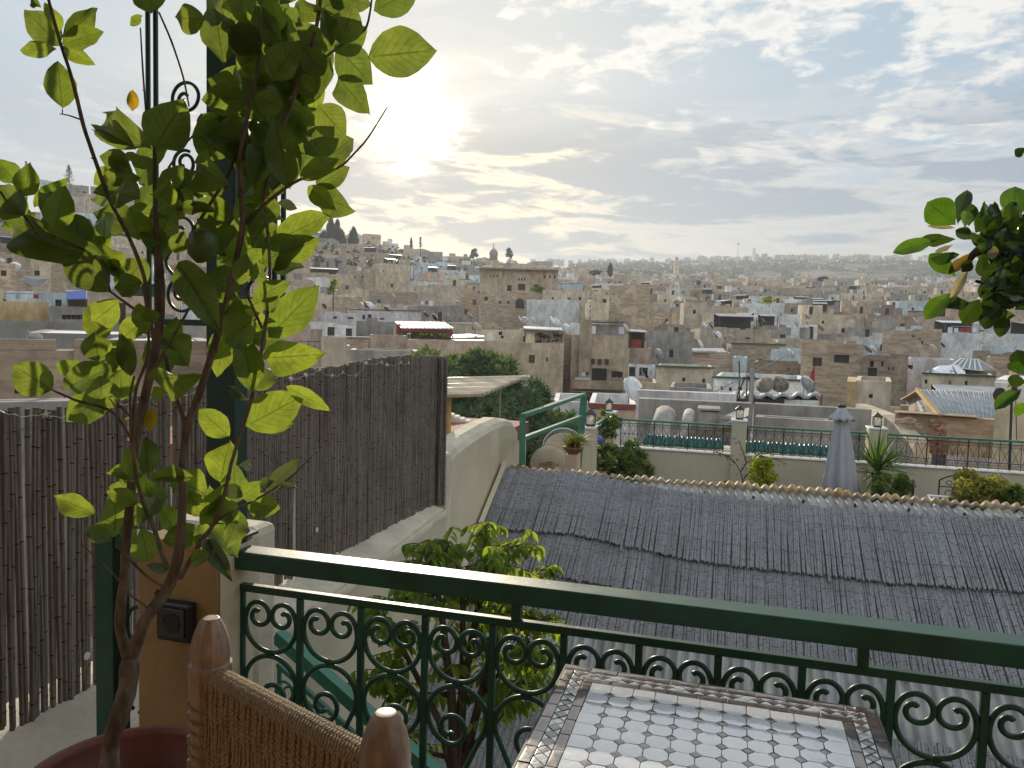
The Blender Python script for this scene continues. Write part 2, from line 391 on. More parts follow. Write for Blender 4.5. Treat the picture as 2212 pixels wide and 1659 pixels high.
def tile_mat(name, c0, c1, rough):
    mt, t = new_mat(name); p = wpos(t); r = orand(t); a = t.noise(p, 55, 4, .6); b = t.noise(p, 14, 3, .5)
    c = t.mix(r, c0, c1); c = t.mix(t.m('MULTIPLY', t.ramp(a, .55, .8), .3), c, sc3(c0, .55))
    return finish(mt, t, bsdf(t, c, t.ramp(a, .3, .8, rough, rough + .22), b, .30, .006, spec=.8, **{'Coat Weight': 1.0, 'Coat Roughness': .07, 'Coat IOR': 1.9}))
MAT['tile_white'] = tile_mat('white_zellige', (.68, .71, .76), (.82, .82, .81), .13)
MAT['tile_brown'] = tile_mat('brown_zellige', (.06, .038, .032), (.125, .085, .075), .26)
MAT['tile_blue'] = tile_mat('pale_zellige', (.50, .58, .62), (.70, .70, .68), .18)
MAT['grout'] = simple('grout', (.07, .05, .042), .9, scale=90)

def leaf_mat(name, top, trans, vein, tw=.5, rough=.38):
    mt, t = new_mat(name)
    uv = t.n('ShaderNodeUVMap').outputs[0]; s = t.n('ShaderNodeSeparateXYZ', ins={0: uv}); u, v = s.outputs[0], s.outputs[1]
    au = t.m('ABSOLUTE', t.m('SUBTRACT', u, .5))
    mid = t.ramp(au, .0, .035, 1.0, 0.0)
    fr = t.m('ABSOLUTE', t.m('SUBTRACT', t.m('FRACT', t.m('SUBTRACT', t.m('MULTIPLY', v, 8.0), t.m('MULTIPLY', au, 5.0))), .5))
    sv = t.m('MULTIPLY', t.ramp(fr, .0, .13, .65, 0.0), t.ramp(au, .30, .48, 1.0, 0.0))
    vn = t.m('MAXIMUM', mid, sv)
    r = orand(t); n = t.noise(wpos(t), 55, 4, .6)
    jit = t.mix(r, (.72, .75, .72), (1.2, 1.12, 1.0))
    ct = t.mix(1.0, t.mix(t.ramp(n, .35, .7), sc3(top, .75), top), jit, 'MULTIPLY')
    ct = t.mix(t.m('MULTIPLY', vn, .5), ct, sc3(vein, .8))
    tr = t.mix(1.0, t.mix(t.ramp(n, .35, .72), trans, sc3(trans, .7)), jit, 'MULTIPLY')
    bl = t.noise(t.vm('ADD', t.vm('SCALE', wpos(t), 13.0), t.xyz(t.m('MULTIPLY', r, 50), 0, 0)), 1.0, 5, .65)
    tr = t.mix(t.m('MULTIPLY', t.ramp(bl, .52, .74), .5), tr, (trans[0] * 1.35, trans[1] * 1.02, trans[2]))
    tr = t.mix(t.m('MULTIPLY', vn, .72), tr, sc3(vein, .5))
    d = bsdf(t, ct, rough, vn, .25, .003, spec=.35)
    tb = t.n('ShaderNodeBsdfTranslucent', ins={0: tr})
    ms = t.n('ShaderNodeMixShader', ins={0: tw, 1: d, 2: tb.outputs[0]}); return finish(mt, t, ms.outputs[0])
LEAF = [leaf_mat('shaded_leaf', (.095, .15, .05), (.245, .335, .05), (.10, .15, .03), .56),  # darker tone of leaves in shade, put into the leaf colour
        leaf_mat('sunlit_leaf', (.10, .165, .04), (.335, .45, .05), (.13, .19, .03), .56),  # brighter tone of leaves in sun, put into the leaf colour
        leaf_mat('yellow_leaf', (.30, .22, .03), (.75, .48, .03), (.35, .12, .03), .6),
        leaf_mat('pale_leaf_underside', (.20, .23, .17), (.13, .19, .05), (.12, .15, .08), .35, .6)]
LEAF_R = [leaf_mat('glossy_leaf', (.03, .07, .02), (.075, .15, .015), (.04, .08, .02), .35, .25),
          leaf_mat('glossy_green_leaf', (.03, .085, .02), (.14, .30, .02), (.05, .12, .02), .5, .3),  # greener and more translucent than the glossy leaf
          leaf_mat('brown_leaf', (.12, .085, .02), (.26, .19, .03), (.2, .1, .03), .5, .5),
          leaf_mat('cream_leaf', (.42, .40, .30), (.55, .5, .25), (.3, .3, .2), .4, .5)]
def foliage(name, top, trans, tw=.45):
    mt, t = new_mat(name); r = irand(t); q = t.m('FRACT', t.m('ADD', orand(t), r))
    j = t.mix(q, (.55, .6, .6), (1.3, 1.25, 1.1))
    d = bsdf(t, t.mix(1.0, j, top, 'MULTIPLY'), .5, spec=.3)
    tb = t.n('ShaderNodeBsdfTranslucent', ins={0: t.mix(1.0, j, trans, 'MULTIPLY')})
    ms = t.n('ShaderNodeMixShader', ins={0: tw, 1: d, 2: tb.outputs[0]}); return finish(mt, t, ms.outputs[0])
FOL = {'ficus': foliage('ficus_leaves', (.12, .20, .04), (.42, .52, .05), .55), 'loquat': foliage('loquat_leaves', (.085, .13, .065), (.14, .20, .04), .4),
       'lime': foliage('lime_leaves', (.30, .36, .03), (.62, .64, .05), .55), 'conifer': foliage('conifer_leaves', (.025, .045, .022), (.03, .05, .015), .25),
       'thuja': foliage('golden_thuja', (.24, .24, .05), (.42, .38, .05)), 'vine': foliage('vine_leaves', (.10, .16, .04), (.24, .32, .04)),
       'grassy': foliage('grassy_leaves', (.20, .21, .05), (.42, .38, .06)), 'yucca': foliage('yucca_leaves', (.07, .14, .03), (.15, .25, .03), .35),
       'far': foliage('far_trees', (.05, .065, .04), (.04, .05, .02), .2), 'dry': foliage('dry_twigs', (.12, .10, .06), (.15, .12, .05), .3)}
def bark_mat(name, c0, c1):
    mt, t = new_mat(name); p = wpos(t); a = t.noise(t.vm('MULTIPLY', p, (50, 50, 14)), 1.0, 6, .65); b = t.noise(p, 9, 4, .6)
    c = t.mix(t.ramp(a, .3, .7), c0, c1); c = t.mix(t.m('MULTIPLY', t.ramp(b, .5, .7), .4), c, sc3(c0, .7))
    return finish(mt, t, bsdf(t, c, .8, a, .6, .004, spec=.2))
MAT['bark'] = bark_mat('citrus_bark', (.075, .056, .043), (.19, .145, .11))
MAT['bark_dark'] = bark_mat('dark_bark', (.05, .035, .025), (.11, .08, .06))
# ------------------------------------------------------------ ground and hills
PROF = [(100, [(12, 900), (20, 830), (30, 790), (45, 742), (60, 690), (90, 625), (130, 545), (180, 480), (230, 425), (270, 408), (400, 408), (3000, 408)]),
        (450, [(12, 900), (20, 850), (30, 810), (45, 770), (60, 735), (90, 665), (130, 600), (180, 545), (230, 490), (270, 455), (400, 455), (3000, 455)]),
        (800, [(12, 960), (20, 930), (30, 890), (45, 840), (60, 800), (90, 728), (130, 668), (180, 618), (250, 568), (340, 532), (420, 520), (3000, 520)]),
        (1060, [(12, 960), (20, 940), (30, 900), (45, 855), (60, 810), (90, 742), (130, 690), (200, 632), (300, 597), (430, 575), (560, 560), (3000, 560)]),
        (1350, [(12, 990), (20, 950), (30, 905), (45, 860), (60, 812), (90, 750), (130, 700), (200, 652), (300, 622), (430, 605), (620, 590), (800, 586), (1150, 572), (1500, 560), (3000, 560)]),
        (1700, [(12, 1000), (20, 960), (30, 905), (45, 855), (60, 808), (90, 748), (130, 703), (200, 655), (300, 628), (430, 612), (620, 602), (800, 600), (1000, 592), (1500, 549), (3000, 549)]),
        (2000, [(12, 1000), (20, 960), (30, 905), (45, 855), (60, 808), (90, 750), (130, 706), (200, 660), (300, 632), (430, 616), (620, 606), (800, 604), (1000, 594), (1500, 552), (3000, 552)]),
        (2400, [(12, 1000), (20, 960), (30, 905), (45, 855), (60, 810), (90, 755), (130, 712), (200, 668), (300, 640), (430, 622), (620, 612), (800, 608), (1000, 600), (1500, 580), (3000, 580)])]
def yline(c, d):
    """image height of the roofs at column c and distance d"""
    ld = math.log(max(d, 12))
    def one(pr): return interp([(math.log(a), b) for a, b in pr], ld)
    c = min(max(c, 100), 2400)
    for (c0, p0), (c1, p1) in zip(PROF, PROF[1:]):
        if c <= c1: return lerp(one(p0), one(p1), (c - c0) / (c1 - c0))
    return one(PROF[-1][1])
def yhor(c): return 719 + .0262 * (c - 1106)
CREST = [(0, 272), (450, 272), (800, 425), (1060, 570), (1300, 1480), (2400, 1500)]
def zroof(c, d):
    dc = interp(CREST, min(max(c, 0), 2400)); e = min(d, dc)
    return -(yline(c, e) - yhor(c)) / F_PX * e - max(d - dc, 0) * .02
def ground_z(c, d):
    z = zroof(c, d) - 8.5
    if d < 40: z = min(z, -11)
    return z
def build_terrain():
    m = M(); ds = [4, 12, 20, 30, 40, 52, 66, 82, 100, 125, 155, 190, 230, 270, 320, 380, 450, 540, 640, 760, 880, 1000, 1150, 1300, 1500, 1750, 2100, 3000]
    azs = [rad(a) for a in range(-180, -40, 10)] + [rad(-40 + i * 1.0) for i in range(81)] + [rad(a) for a in range(50, 180, 10)]
    na = len(azs)
    for d in ds:
        for a in azs:
            c = 1106 + F_PX * math.tan(max(min(a, rad(40)), rad(-40)))
            q = F0 * cos(a) * d + R0 * sin(a) * d
            dd = d if abs(a) > rad(41) else d * cos(a)
            z = ground_z(c, dd) + (2.2 * sin(a * 57 + d * .011) * sin(d * .007 + a * 23) if d > 700 else 0)
            m.v.append((q.x, q.y, z))
    m.v.append((0, 0, -11)); ce = len(m.v) - 1
    for j in range(na):
        j2 = (j + 1) % na; m.f.append((ce, j2, j)); m.mi.append(0)
    for i in range(len(ds) - 1):
        for j in range(na):
            j2 = (j + 1) % na
            m.f.append((i * na + j, i * na + j2, (i + 1) * na + j2, (i + 1) * na + j)); m.mi.append(0)
    mt, t = new_mat('hill_ground'); p = wpos(t)
    a = t.noise(p, .006, 6, .6); b = t.noise(p, .035, 6, .65)
    c = t.mix(t.ramp(a, .4, .6), (.13, .105, .075), (.20, .155, .11)); c = t.mix(t.ramp(b, .48, .60), c, (.04, .05, .03))
    finish(mt, t, bsdf(t, c, .95, b, .4, 2.0, spec=.1))
    o = m.build('ground', mt, smooth=True); struct(o)
    return min(v[2] for v in m.v), max(v[2] for v in m.v)
GZ0, GZ1 = build_terrain()

# ------------------------------------------------------------ the terrace we stand on
struct(M().box(-2.3, 2.6, -1.6, 2.08, FLOOR - .25, FLOOR).build('terrace_floor', MAT['floor_tile']))
wl = thing('unseen_back_wall', 'unseen ochre wall added behind the terrace to keep it in shade', 'wall', (0, -1.75, FLOOR))  # unseen wall, added to block the sky light from behind
M().box(-3.2, 3.4, -1.9, -1.6, FLOOR, 1.6).build('wall', MAT['ochre_pillar'], wl)
wl['kind'] = 'structure'
rf = M()  # unseen roof, shaped to shade the chair and pillar but not the table
rf.box(-3.0, 3.4, -1.6, .45, 1.55, 1.64)
for i in range(9): rf.box(-2.9 + i * .75, -2.82 + i * .75, -1.58, 2.1, 1.43, 1.548)
rf.box(-3.0, -.35, .452, 1.55, 1.55, 1.64)  # solid stretch added out of view for its shade on the left
rf.box(-3.0, 3.4, 1.93, 2.0, 1.33, 1.428)
struct(rf.build('unseen_shade_roof', MAT['frame_brown']))

# wall that carries the reed fence, running away along the left side
XF = -2.50; XW = -2.235; XW2 = -2.40
FT = [(0, 884), (130, 882), (160, 870), (280, 858), (420, 836), (560, 806), (700, 795), (740, 789), (800, 775), (880, 768), (955, 770)]
FB = [(0, 1642), (230, 1497), (605, 1262), (720, 1200), (830, 1150), (945, 1098)]
cap_z = PX(605, 1262, XF).z - .01
Y0, Y1 = 1.2, 6.35
wm = thing('parapet_wall', 'cream plastered wall running away under the dark reed fence', 'wall', (XW, 4, -4))
m = M()
YK = 4.1
def xw(y): return lerp(XW, XW2, min(max((y - YK) / (Y1 - YK), 0), 1))
pl_ = [(XW, Y0), (XW, YK), (XW2, Y1), (-2.78, Y1), (-2.78, Y0)]; vs = [(x, y, z) for z in (-6.0, cap_z - .06) for x, y in pl_]
m.add(vs, ((4, 3, 2, 1, 0), (5, 6, 7, 8, 9)) + tuple((k, (k + 1) % 5, 5 + (k + 1) % 5, 5 + k) for k in range(5)))
m.build('wall', MAT['cream_wall'], wm)
m = M(); nseg = 60; r2 = random.Random(3)
pr = [(-.505, -.06), (-.465, .0), (-.315, .012), (-.165, .0), (-.055, -.035), (.012, -.075), (.006, -.13)]
for i in range(nseg + 1):
    y = lerp(Y0, Y1, i / nseg)
    for (x, z) in pr: m.v.append((xw(y) + x * (1 if x > -.2 else (-2.78 - xw(y)) / -.505 if x < -.5 else 1) + r2.uniform(-.006, .006), y, cap_z + z + r2.uniform(-.006, .006)))
k = len(pr)
for i in range(nseg):
    for j in range(k - 1): m.f.append((i * k + j, i * k + j + 1, (i + 1) * k + j + 1, (i + 1) * k + j)); m.mi.append(0)
m.build('coping', MAT['cream_cap'], wm, smooth=True)

# higher end of that wall, with a rounded top
we = thing('end_wall', 'cream wall with a rounded rising top beside the reed roof', 'wall', (-2.3, 7, -4))
ya = Y1; yb = PX(1121, 930, XW2).y
top_pts = [(960, 1010), (966, 996), (972, 985), (985, 968), (1020, 940), (1060, 915), (1090, 902), (1112, 904), (1120, 918)]
tops = []
for px, py in top_pts:
    q = PX(px, py + 14, XW2 + .02); tops.append((max(q.y, Y1), q.z))
tops = sorted(tops)
m = M()
m.v = []; n = len(tops)
for (y, z) in tops:
    for (x, dz_) in ((XW2 + .01, -8), (XW2 + .01, -.02), (XW2 - .02, .03), (XW2 - .09, .065), (XW2 - .22, .065), (XW2 - .29, .02), (XW2 - .30, -8)):
        m.v.append((x, y, (z + dz_) if dz_ > -5 else -6.0))
for i in range(n - 1):
    for j in range(6):
        m.f.append((i * 7 + j, i * 7 + j + 1, (i + 1) * 7 + j + 1, (i + 1) * 7 + j)); m.mi.append(1 if 1 <= j <= 4 else 0)
m.f.append(tuple(range(6, -1, -1))); m.mi.append(0); m.f.append(tuple((n - 1) * 7 + j for j in range(7))); m.mi.append(0)
m.build('wall', [MAT['cream_wall'], MAT['cream_cap']], we)
stp = M()
stp.box(-2.52, XW2 + .012, Y1 - .03, Y1 + .10, -6, PX(958, 982, XW2).z)
stp.build('wall_end_post', MAT['cream_cap'], we, bevel=.02)

# neighbour's red floored roof with a canopy behind that wall
nb = thing('neighbour_roof', 'dusky red terrace floor with a cream parapet behind the rounded wall', 'terrace', (-4, 9, -3))
zr_ = PX(1000, 930, -2.9).z - .12
M().box(-6.5, -2.72, 6.6, 10.4, zr_ - .2, zr_).build('floor', MAT['red_roof'], nb)
m = M(); qa = P(975, 893, 10.6); qb = P(1070, 905, 10.6)
for i in range(9):
    t_ = i / 8; c_ = qa.lerp(qb, t_); m.obox((c_.x, c_.y, c_.z - .5 - .02 * i), R0 * .048, F0 * .14, (0, 0, .5))
m.build('parapet', MAT['cream_cap'], nb, bevel=.03)
M().box(-6.4, -2.74, 6.75, 10.35, -6, zr_ - .202).build('wall', MAT['cream_wall'], nb)
cn = thing('roof_canopy', 'striped corrugated canopy on a yellow post over the red floor', 'canopy', (-3.6, 9, -2.6))
m = M(); a_ = P(940, 818, 8.3); b_ = P(1142, 812, 10.3); c_ = P(1040, 853, 8.0); d_ = P(930, 855, 7.4)
nx = 60
for i in range(nx + 1):
    t_ = i / nx
    L_ = d_.lerp(a_, t_); Rr_ = c_.lerp(b_, t_)
    for s_ in (0, .35, .7, 1):
        p_ = L_.lerp(Rr_, s_); m.v.append((p_.x, p_.y, p_.z + .024 * sin(t_ * 2 * pi * 13)))
for i in range(nx):
    for j in range(3): m.f.append((i * 4 + j, i * 4 + j + 1, (i + 1) * 4 + j + 1, (i + 1) * 4 + j)); m.mi.append(0)
o = m.build('sheet', MAT['canopy_sheet'], cn, smooth=True)
sd = o.modifiers.new('solid', 'SOLIDIFY'); sd.thickness = .012
q = P(966, 862, 8.0); M().box(q.x - .035, q.x + .035, q.y - .04, q.y + .04, zr_, q.z + .06).build('post', MAT['yellow_wood'], cn)
q = P(1081, 836, 9.4); M().tube([(q.x, q.y, zr_ - .4), (q.x, q.y, q.z)], .012, 6).build('pole', MAT['metal_grey'], cn)
M().bar(P(952, 858, 7.8), P(1142, 815, 10.25), .05, .04).build('edge_beam', MAT['tin'], cn)

# ------------------------------------------------------------ reed roof
YR = 8.0; ZR = PY(1105, 1012, YR).z; TS = math.tan(rad(31)); NR = Vector((0, -sin(rad(31)), cos(rad(31))))
def RP(px, py, off=0.0):
    r = ray(px, py); o0 = NR * off   # plane through (0,YR,ZR)+off*NR
    p0 = Vector((0, YR, ZR)) + o0
    return r * (p0.dot(NR) / r.dot(NR))
SD = Vector((0, cos(rad(31)), sin(rad(31))))   # up the slope
def RPt(x, y): return Vector((x, y, ZR - (YR - y) * TS))
rr = thing('reed_roof', 'grey reed covered lean-to roof on corrugated sheets below the railing', 'roof', (0, 6, -4))
XL = PY(1100, 1012, YR).x; XR = PY(2330, 1112, YR).x + .6
# corrugated sheet, wavy across
m = M(); pitch = .085; nx = int((XR - XL) / pitch * 8); rows = [7.94, 7.86, 7.6, 7.0, 6.3, 5.6, 4.9, 4.3]
for i in range(nx + 1):
    x = lerp(XL, XR, i / nx); wv = .021 * sin(2 * pi * x / pitch); lip = .010 * sin(x * 3.1) + .008 * sin(x * 7.7 + 1)
    for j, y in enumerate(rows):
        p = RPt(x, y) + NR * wv; m.v.append(tuple(p))
k = len(rows)
for i in range(nx):
    for j in range(k - 1): m.f.append((i * k + j, i * k + j + 1, (i + 1) * k + j + 1, (i + 1) * k + j)); m.mi.append(0)
o = m.build('corrugated_sheet', MAT['corrugated'], rr, smooth=True)
m = M()
for i in range(nx + 1):
    x = lerp(XL, XR, i / nx); wv = .021 * sin(2 * pi * x / pitch)
    for j, (y, k_, up_) in enumerate(((7.965, .9, .0), (7.995, .95, .004), (8.02, 1.0, .008))):
        p = RPt(x, y + (.010 * sin(x * 3.1) + .008 * sin(x * 7.7 + 1)) * (j / 2)) + NR * (wv * k_ + up_ + .012 * sin(x * 1.7) * j / 2 + (.012 * sin(x * 13.7) + .009 * sin(x * 29 + 2)) * j / 2); m.v.append(tuple(p))
for i in range(nx):
    for j in range(2): m.f.append((i * 3 + j, i * 3 + j + 1, (i + 1) * 3 + j + 1, (i + 1) * 3 + j)); m.mi.append(0)
o = m.build('ridge_lip', MAT['ridge_lip'], rr, smooth=True); sd = o.modifiers.new('solid', 'SOLIDIFY'); sd.thickness = .006
m = M()
for x in [XL + .25 + i * .46 for i in range(int((XR - XL) / .46))]:
    p = RPt(x, YR - .17) + NR * .02; m.tube([p, p + NR * .045], [.009, .006], 5); m.lathe([(.016, 0), (.016, .006)], p + NR * .02, 8, ax=NR)
m.build('sheet_screw', MAT['metal_dark'], rr)
for x in [XL + .1, (XL + XR) / 2, XR - .2]:
    M().bar(RPt(x, 4.4) - NR * .08, RPt(x, 7.9) - NR * .08, .07, .09, NR).build('rafter', MAT['frame_brown'], rr)
def reed_geo(m, a, b, r, nrm, rg, node=.18, n=6, bow=.004):
    """one reed from a to b: slightly bowed, swollen at each joint, joint rings in material 1"""
    d = b - a; L = d.length; dn = d.normalized(); side = dn.cross(nrm).normalized()
    bw = rg.uniform(-bow, bow); bz = rg.uniform(-bow, bow)
    pts, rs = [], []; s = 0.0
    pts.append(a); rs.append(r)
    s = rg.uniform(.05, node)
    marks = []
    while s < L - .01:
        for ds_, k_ in ((-.006, 1.0), (0, 1.18), (.006, .97)):
            pts.append(a + dn * (s + ds_)); rs.append(r * k_)
        marks.append(s); s += rg.uniform(.6, 1.35) * node
    pts.append(b); rs.append(r * .96)
    pts = [p + side * bw * sin(pi * min(max((p - a).dot(dn) / L, 0), 1)) + nrm * bz * sin(2 * pi * (p - a).dot(dn) / L) for p in pts]
    o = len(m.f); m.tube(pts, rs, n, 0)
    for i in range(len(pts) - 1):
        if abs((pts[i + 1] - pts[i]).length - .006) < .0012 and rs[i + 1] > rs[i] * 1.0 - 1e-9 and rs[i + 1] / r > 1.05:
            for j in range(n): m.mi[o + i * n + j] = 1
def curve_y(pxpts):
    tab = sorted((RP(px, py).x, RP(px, py).y) for px, py in pxpts); return lambda x: interp(tab, x)
A_top = curve_y([(1095, 1024), (1249, 1033), (1356, 1054), (1515, 1080), (1621, 1093), (1781, 1109), (1940, 1122), (2205, 1134), (2320, 1146)])
A_bot = curve_y([(1060, 1155), (1090, 1157), (1239, 1168), (1366, 1197), (1488, 1224), (1621, 1242), (1780, 1258), (1913, 1274), (2099, 1287), (2205, 1294), (2350, 1305)])
B_bot = curve_y([(1040, 1230), (1196, 1252), (1270, 1268), (1380, 1286), (1700, 1346), (2212, 1418), (2400, 1440)])
C_bot = curve_y([(1100, 1345), (1240, 1363), (1500, 1397), (1800, 1440), (2212, 1497), (2400, 1520)])
D_top = curve_y([(700, 1430), (1000, 1475), (1400, 1530), (1941, 1600), (2212, 1646), (2400, 1670)])
rg = random.Random(5)
def strip(top, bot, off, x0, x1, pitch, parts, ext=.0, r=.0111):
    x = x0; stuff = M(); cnt = 0
    while x < x1:
        yt = top(x) + rg.uniform(-.02, .02) + ext; yb = bot(x) + rg.uniform(-.012, .012) - (.06 if rg.random() < .015 else 0)
        sx = rg.uniform(-.012, .012)
        a = RPt(x + sx, yb) + NR * (off + rg.uniform(-.004, .004)); b = RPt(x - sx * .5, yt) + NR * (off - .012 + rg.uniform(-.004, .004))
        rr_ = r * rg.uniform(.8, 1.15)
        _, _, dd = proj(a.lerp(b, .5))
        if (b - a).length > .03:
            if parts and cnt < 300:
                mm = M(); reed_geo(mm, a, b, rr_, NR, rg, .16, 5); mm.build('reed', [MAT['roof_reed'], MAT['roof_reed_node']], rr); cnt += 1
            else: reed_geo(stuff, a, b, rr_, NR, rg, .16, 5)
        x += pitch * rg.uniform(.82, 1.12)
    if stuff.f: stuff.build('reed_mat', [MAT['roof_reed'], MAT['roof_reed_node']], rr, kind='stuff')
strip(A_top, A_bot, .088, XL + .01, XL + 5.6, .0182, True)
strip(A_top, A_bot, .088, XL + 5.6, XR, .0182, False)
strip(lambda x: A_bot(x) + .25, B_bot, .058, XL + .01, XR, .0182, False)
strip(lambda x: B_bot(x) + .25, C_bot, .034, XL + .01, XR, .0182, False)
strip(D_top, lambda x: 4.35, .034, XL + .01, XR - .8, .0182, False)
# thin tie wires over the mats
m = M()
for dy in (.22, .55, .88):
    pts = [RPt(x, A_top(x) - dy) + NR * .101 for x in [XL + .05 + i * .3 for i in range(int((XR - XL) / .3))]]
    m.tube(pts, .0012, 4)
m.build('tie_wire', MAT['metal_dark'], rr)
M().bar(RPt(XL - .03, 4.4) + NR * .02, RPt(XL - .03, YR) + NR * .02, .05, .16, NR).build('verge_board', MAT['cream_wall'], rr)
# courtyard below
struct(M().box(XL - .1, XR + 1, 2.1, 9.2, -6.2, -6.0).build('courtyard_floor', MAT['floor_tile']))
hw = thing('lower_wall', 'cream house wall under the eave of the reed roof', 'wall', (0, 4.2, -6))
M().box(XL + .2, XR, 4.45, 4.7, -6, RPt(0, 4.5).z - .12).build('wall', MAT['cream_wall'], hw)

# ------------------------------------------------------------ far terrace beyond the ridge
FD = 14.6
pt0 = P(1338, 962, 14.6); YT = pt0.y
def TP(px, py): return PY(px, py, YT)
zt = TP(1600, 981).z; XT0 = TP(1335, 962).x; XT1 = TP(2330, 1030).x + 3
ZF = zt - 1.25
struct(M().box(-2.3, XT1, 8.3, YT + .2, ZF - .3, ZF).build('lower_terrace_floor', MAT['floor_tile']))
tw = thing('terrace_parapet', 'long cream parapet of the lower terrace with a white edge, behind the parasol', 'wall', (2, YT, ZF))
M().box(XT0, XT1, YT, YT + .22, ZF - 4, zt - .03).build('wall', MAT['terrace_wall'], tw)
M().box(XT0 - .01, XT1, YT - .03, YT + .25, zt - .028, zt).build('coping', MAT['white_plastic'], tw, bevel=.01)
def pillar_at(px0, px1, ytop, lab, Y=YT, zb=None, dep=.36):
    a = PY(px0, ytop, Y - .06); b = PY(px1, ytop, Y - .06); zb = ZF if zb is None else zb
    p = thing('terrace_pillar', lab, 'pillar', ((a.x + b.x) / 2, Y, zb), 'cream lantern pillars of the lower terrace')
    M().box(a.x, b.x, Y - .06, Y - .06 + dep, zb, a.z).build('shaft', MAT['terrace_wall'], p, bevel=.015)
    M().box(a.x - .012, b.x + .012, Y - .072, Y - .048 + dep, a.z + .001, a.z + .035).build('cap', MAT['white_plastic'], p, bevel=.01)
    return (a.x + b.x) / 2, Y - .06 + dep / 2, a.z + .036
pl_pos = [pillar_at(1581, 1614, 911, 'cream pillar with a lantern on top, left of the closed parasol'),
          pillar_at(1878, 1918, 928, 'cream pillar with a lantern on top, behind the spiky yucca'),
          pillar_at(1298, 1327, 893, 'cream pillar with a lantern on top at the far corner behind the vine', YT + .3, ZF),
          pillar_at(1259, 1283, 927, 'near cream pillar with a lantern on top beside the green stair rail', 11.6, ZF)]
def lantern(x, y, z, h, lab):
    s = h / .5
    t = thing('lantern', lab, 'lantern', (x, y, z), 'lanterns on the lower terrace pillars')
    b = .105 * s; bw = M(); bw.box(x - b * 1.1, x + b * 1.1, y - b * 1.1, y + b * 1.1, z, z + .05 * s)
    for i in (-1, 1):
        for j in (-1, 1): bw.box(x + i * b - .011 * s, x + i * b + .011 * s, y + j * b - .011 * s, y + j * b + .011 * s, z + .05 * s, z + .30 * s)
    bw.build('frame', MAT['metal_dark'], t)
    r = M(); rz = z + .30 * s; e = b * 1.35
    vs = [(x - e, y - e, rz), (x + e, y - e, rz), (x + e, y + e, rz), (x - e, y + e, rz), (x - e, y - e, rz + .015), (x + e, y - e, rz + .015), (x + e, y + e, rz + .015), (x - e, y + e, rz + .015), (x, y, rz + .16 * s)]
    r.add(vs, ((3, 2, 1, 0), (0, 1, 5, 4), (1, 2, 6, 5), (2, 3, 7, 6), (3, 0, 4, 7), (4, 5, 8), (5, 6, 8), (6, 7, 8), (7, 4, 8)))
    r.tube([(x, y, rz + .155 * s), (x, y, rz + .22 * s)], [.012 * s, .004 * s], 6)
    r.build('roof', MAT['metal_dark'], t)
    for (i, j) in ((0, -1), (0, 1), (-1, 0), (1, 0)):
        pn = M()
        # arched pane
        ax = Vector((1, 0, 0)) if j else Vector((0, 1, 0)); c = Vector((x + i * b * .93, y + j * b * .93, z + .05 * s))
        pr = [(-.8, 0), (.8, 0), (.8, .55), (.5, .78), (0, 1), (-.5, .78), (-.8, .55)]
        pn.add([c + ax * u * b + Vector((0, 0, v_ * .235 * s)) for u, v_ in pr], ((0, 1, 2, 3, 4, 5, 6),))
        pn.build('pane', MAT['lantern_glass'], t)
LL = ['black lantern on the pillar left of the closed parasol', 'black lantern on the pillar above the yucca', 'black lantern on the far corner pillar behind the vine', 'black lantern on the near pillar by the green stair rail']
for (x, y, z), lb, h in zip(pl_pos, LL, (.285, .285, .27, .29)): lantern(x, y, z, h, lb)
# scroll railings on the parapet
def scroll_strip(t, xa, xb, y, z0, z1, n_, axis='x', dens=.155):
    fr = M(); k = max(2, int(abs(xb - xa) / dens)); st = (xb - xa) / k
    V = (lambda u, z: Vector((u, y, z))) if axis == 'x' else (lambda u, z: Vector((y, u, z)))
    fr.tube([V(xa, z0 + .02), V(xb, z0 + .02)], .006, 5); fr.tube([V(xa, z1 - .06), V(xb, z1 - .06)], .006, 5)
    for i in range(k + 1): fr.tube([V(xa + i * st, z0), V(xa + i * st, z1)], .006 if i % 4 else .010, 4)
    fr.build('bars', MAT['iron'], t)
    for i in range(k):
        s = M(); c = xa + (i + .5) * st; R = abs(st) * .22
        for sg in (-1, 1):
            for (zc_, vv) in ((z1 - .06 - R * 1.15, 1), (z0 + .02 + R * 1.15, -1)):
                pts = []
                for q in range(15):
                    a = lerp(-.3 * pi, 1.9 * pi, q / 14); r_ = R * (1 - .62 * q / 14)
                    pts.append(V(c + sg * (st * .25 - cos(a) * r_ * .95), zc_ + vv * sin(a) * r_))
                s.tube(pts, .0042, 4)
            s.tube([V(c + sg * st * .42, z1 - .06 - R * 1.6), V(c, (z0 + z1) / 2 - .02), V(c + sg * st * .42, z0 + .02 + R * 1.6)], .004, 4)
        s.build('scroll', MAT['iron'], t)
    tr = M(); tr.bar(V(xa, z1), V(xb, z1), .055, .035); tr.build('top_rail', MAT['green_mid'], t)
rails = [(1340, 1581, 917, 947, 'green topped scroll railing left of the first lantern pillar'), (1614, 1878, 950, 972, 'green topped scroll railing behind the closed parasol'),
         (1918, 2330, 963, 1000, 'green topped scroll railing right of the yucca')]
for i, (pa, pb, ya_, yb_, lb) in enumerate(rails):
    a = TP(pa, ya_); b = TP(pb, yb_); zz = (a.z + b.z) / 2
    t = thing('terrace_railing', lb, 'railing', ((a.x + b.x) / 2, YT + .1, zt), 'scroll railings of the lower terrace')
    scroll_strip(t, a.x, b.x, YT + .1, zt, zt + .50, 0)
xa_ = pl_pos[2][0]
t = thing('terrace_railing', 'short green railing running back between the two corner lantern pillars', 'railing', (xa_, 13, zt), 'scroll railings of the lower terrace')
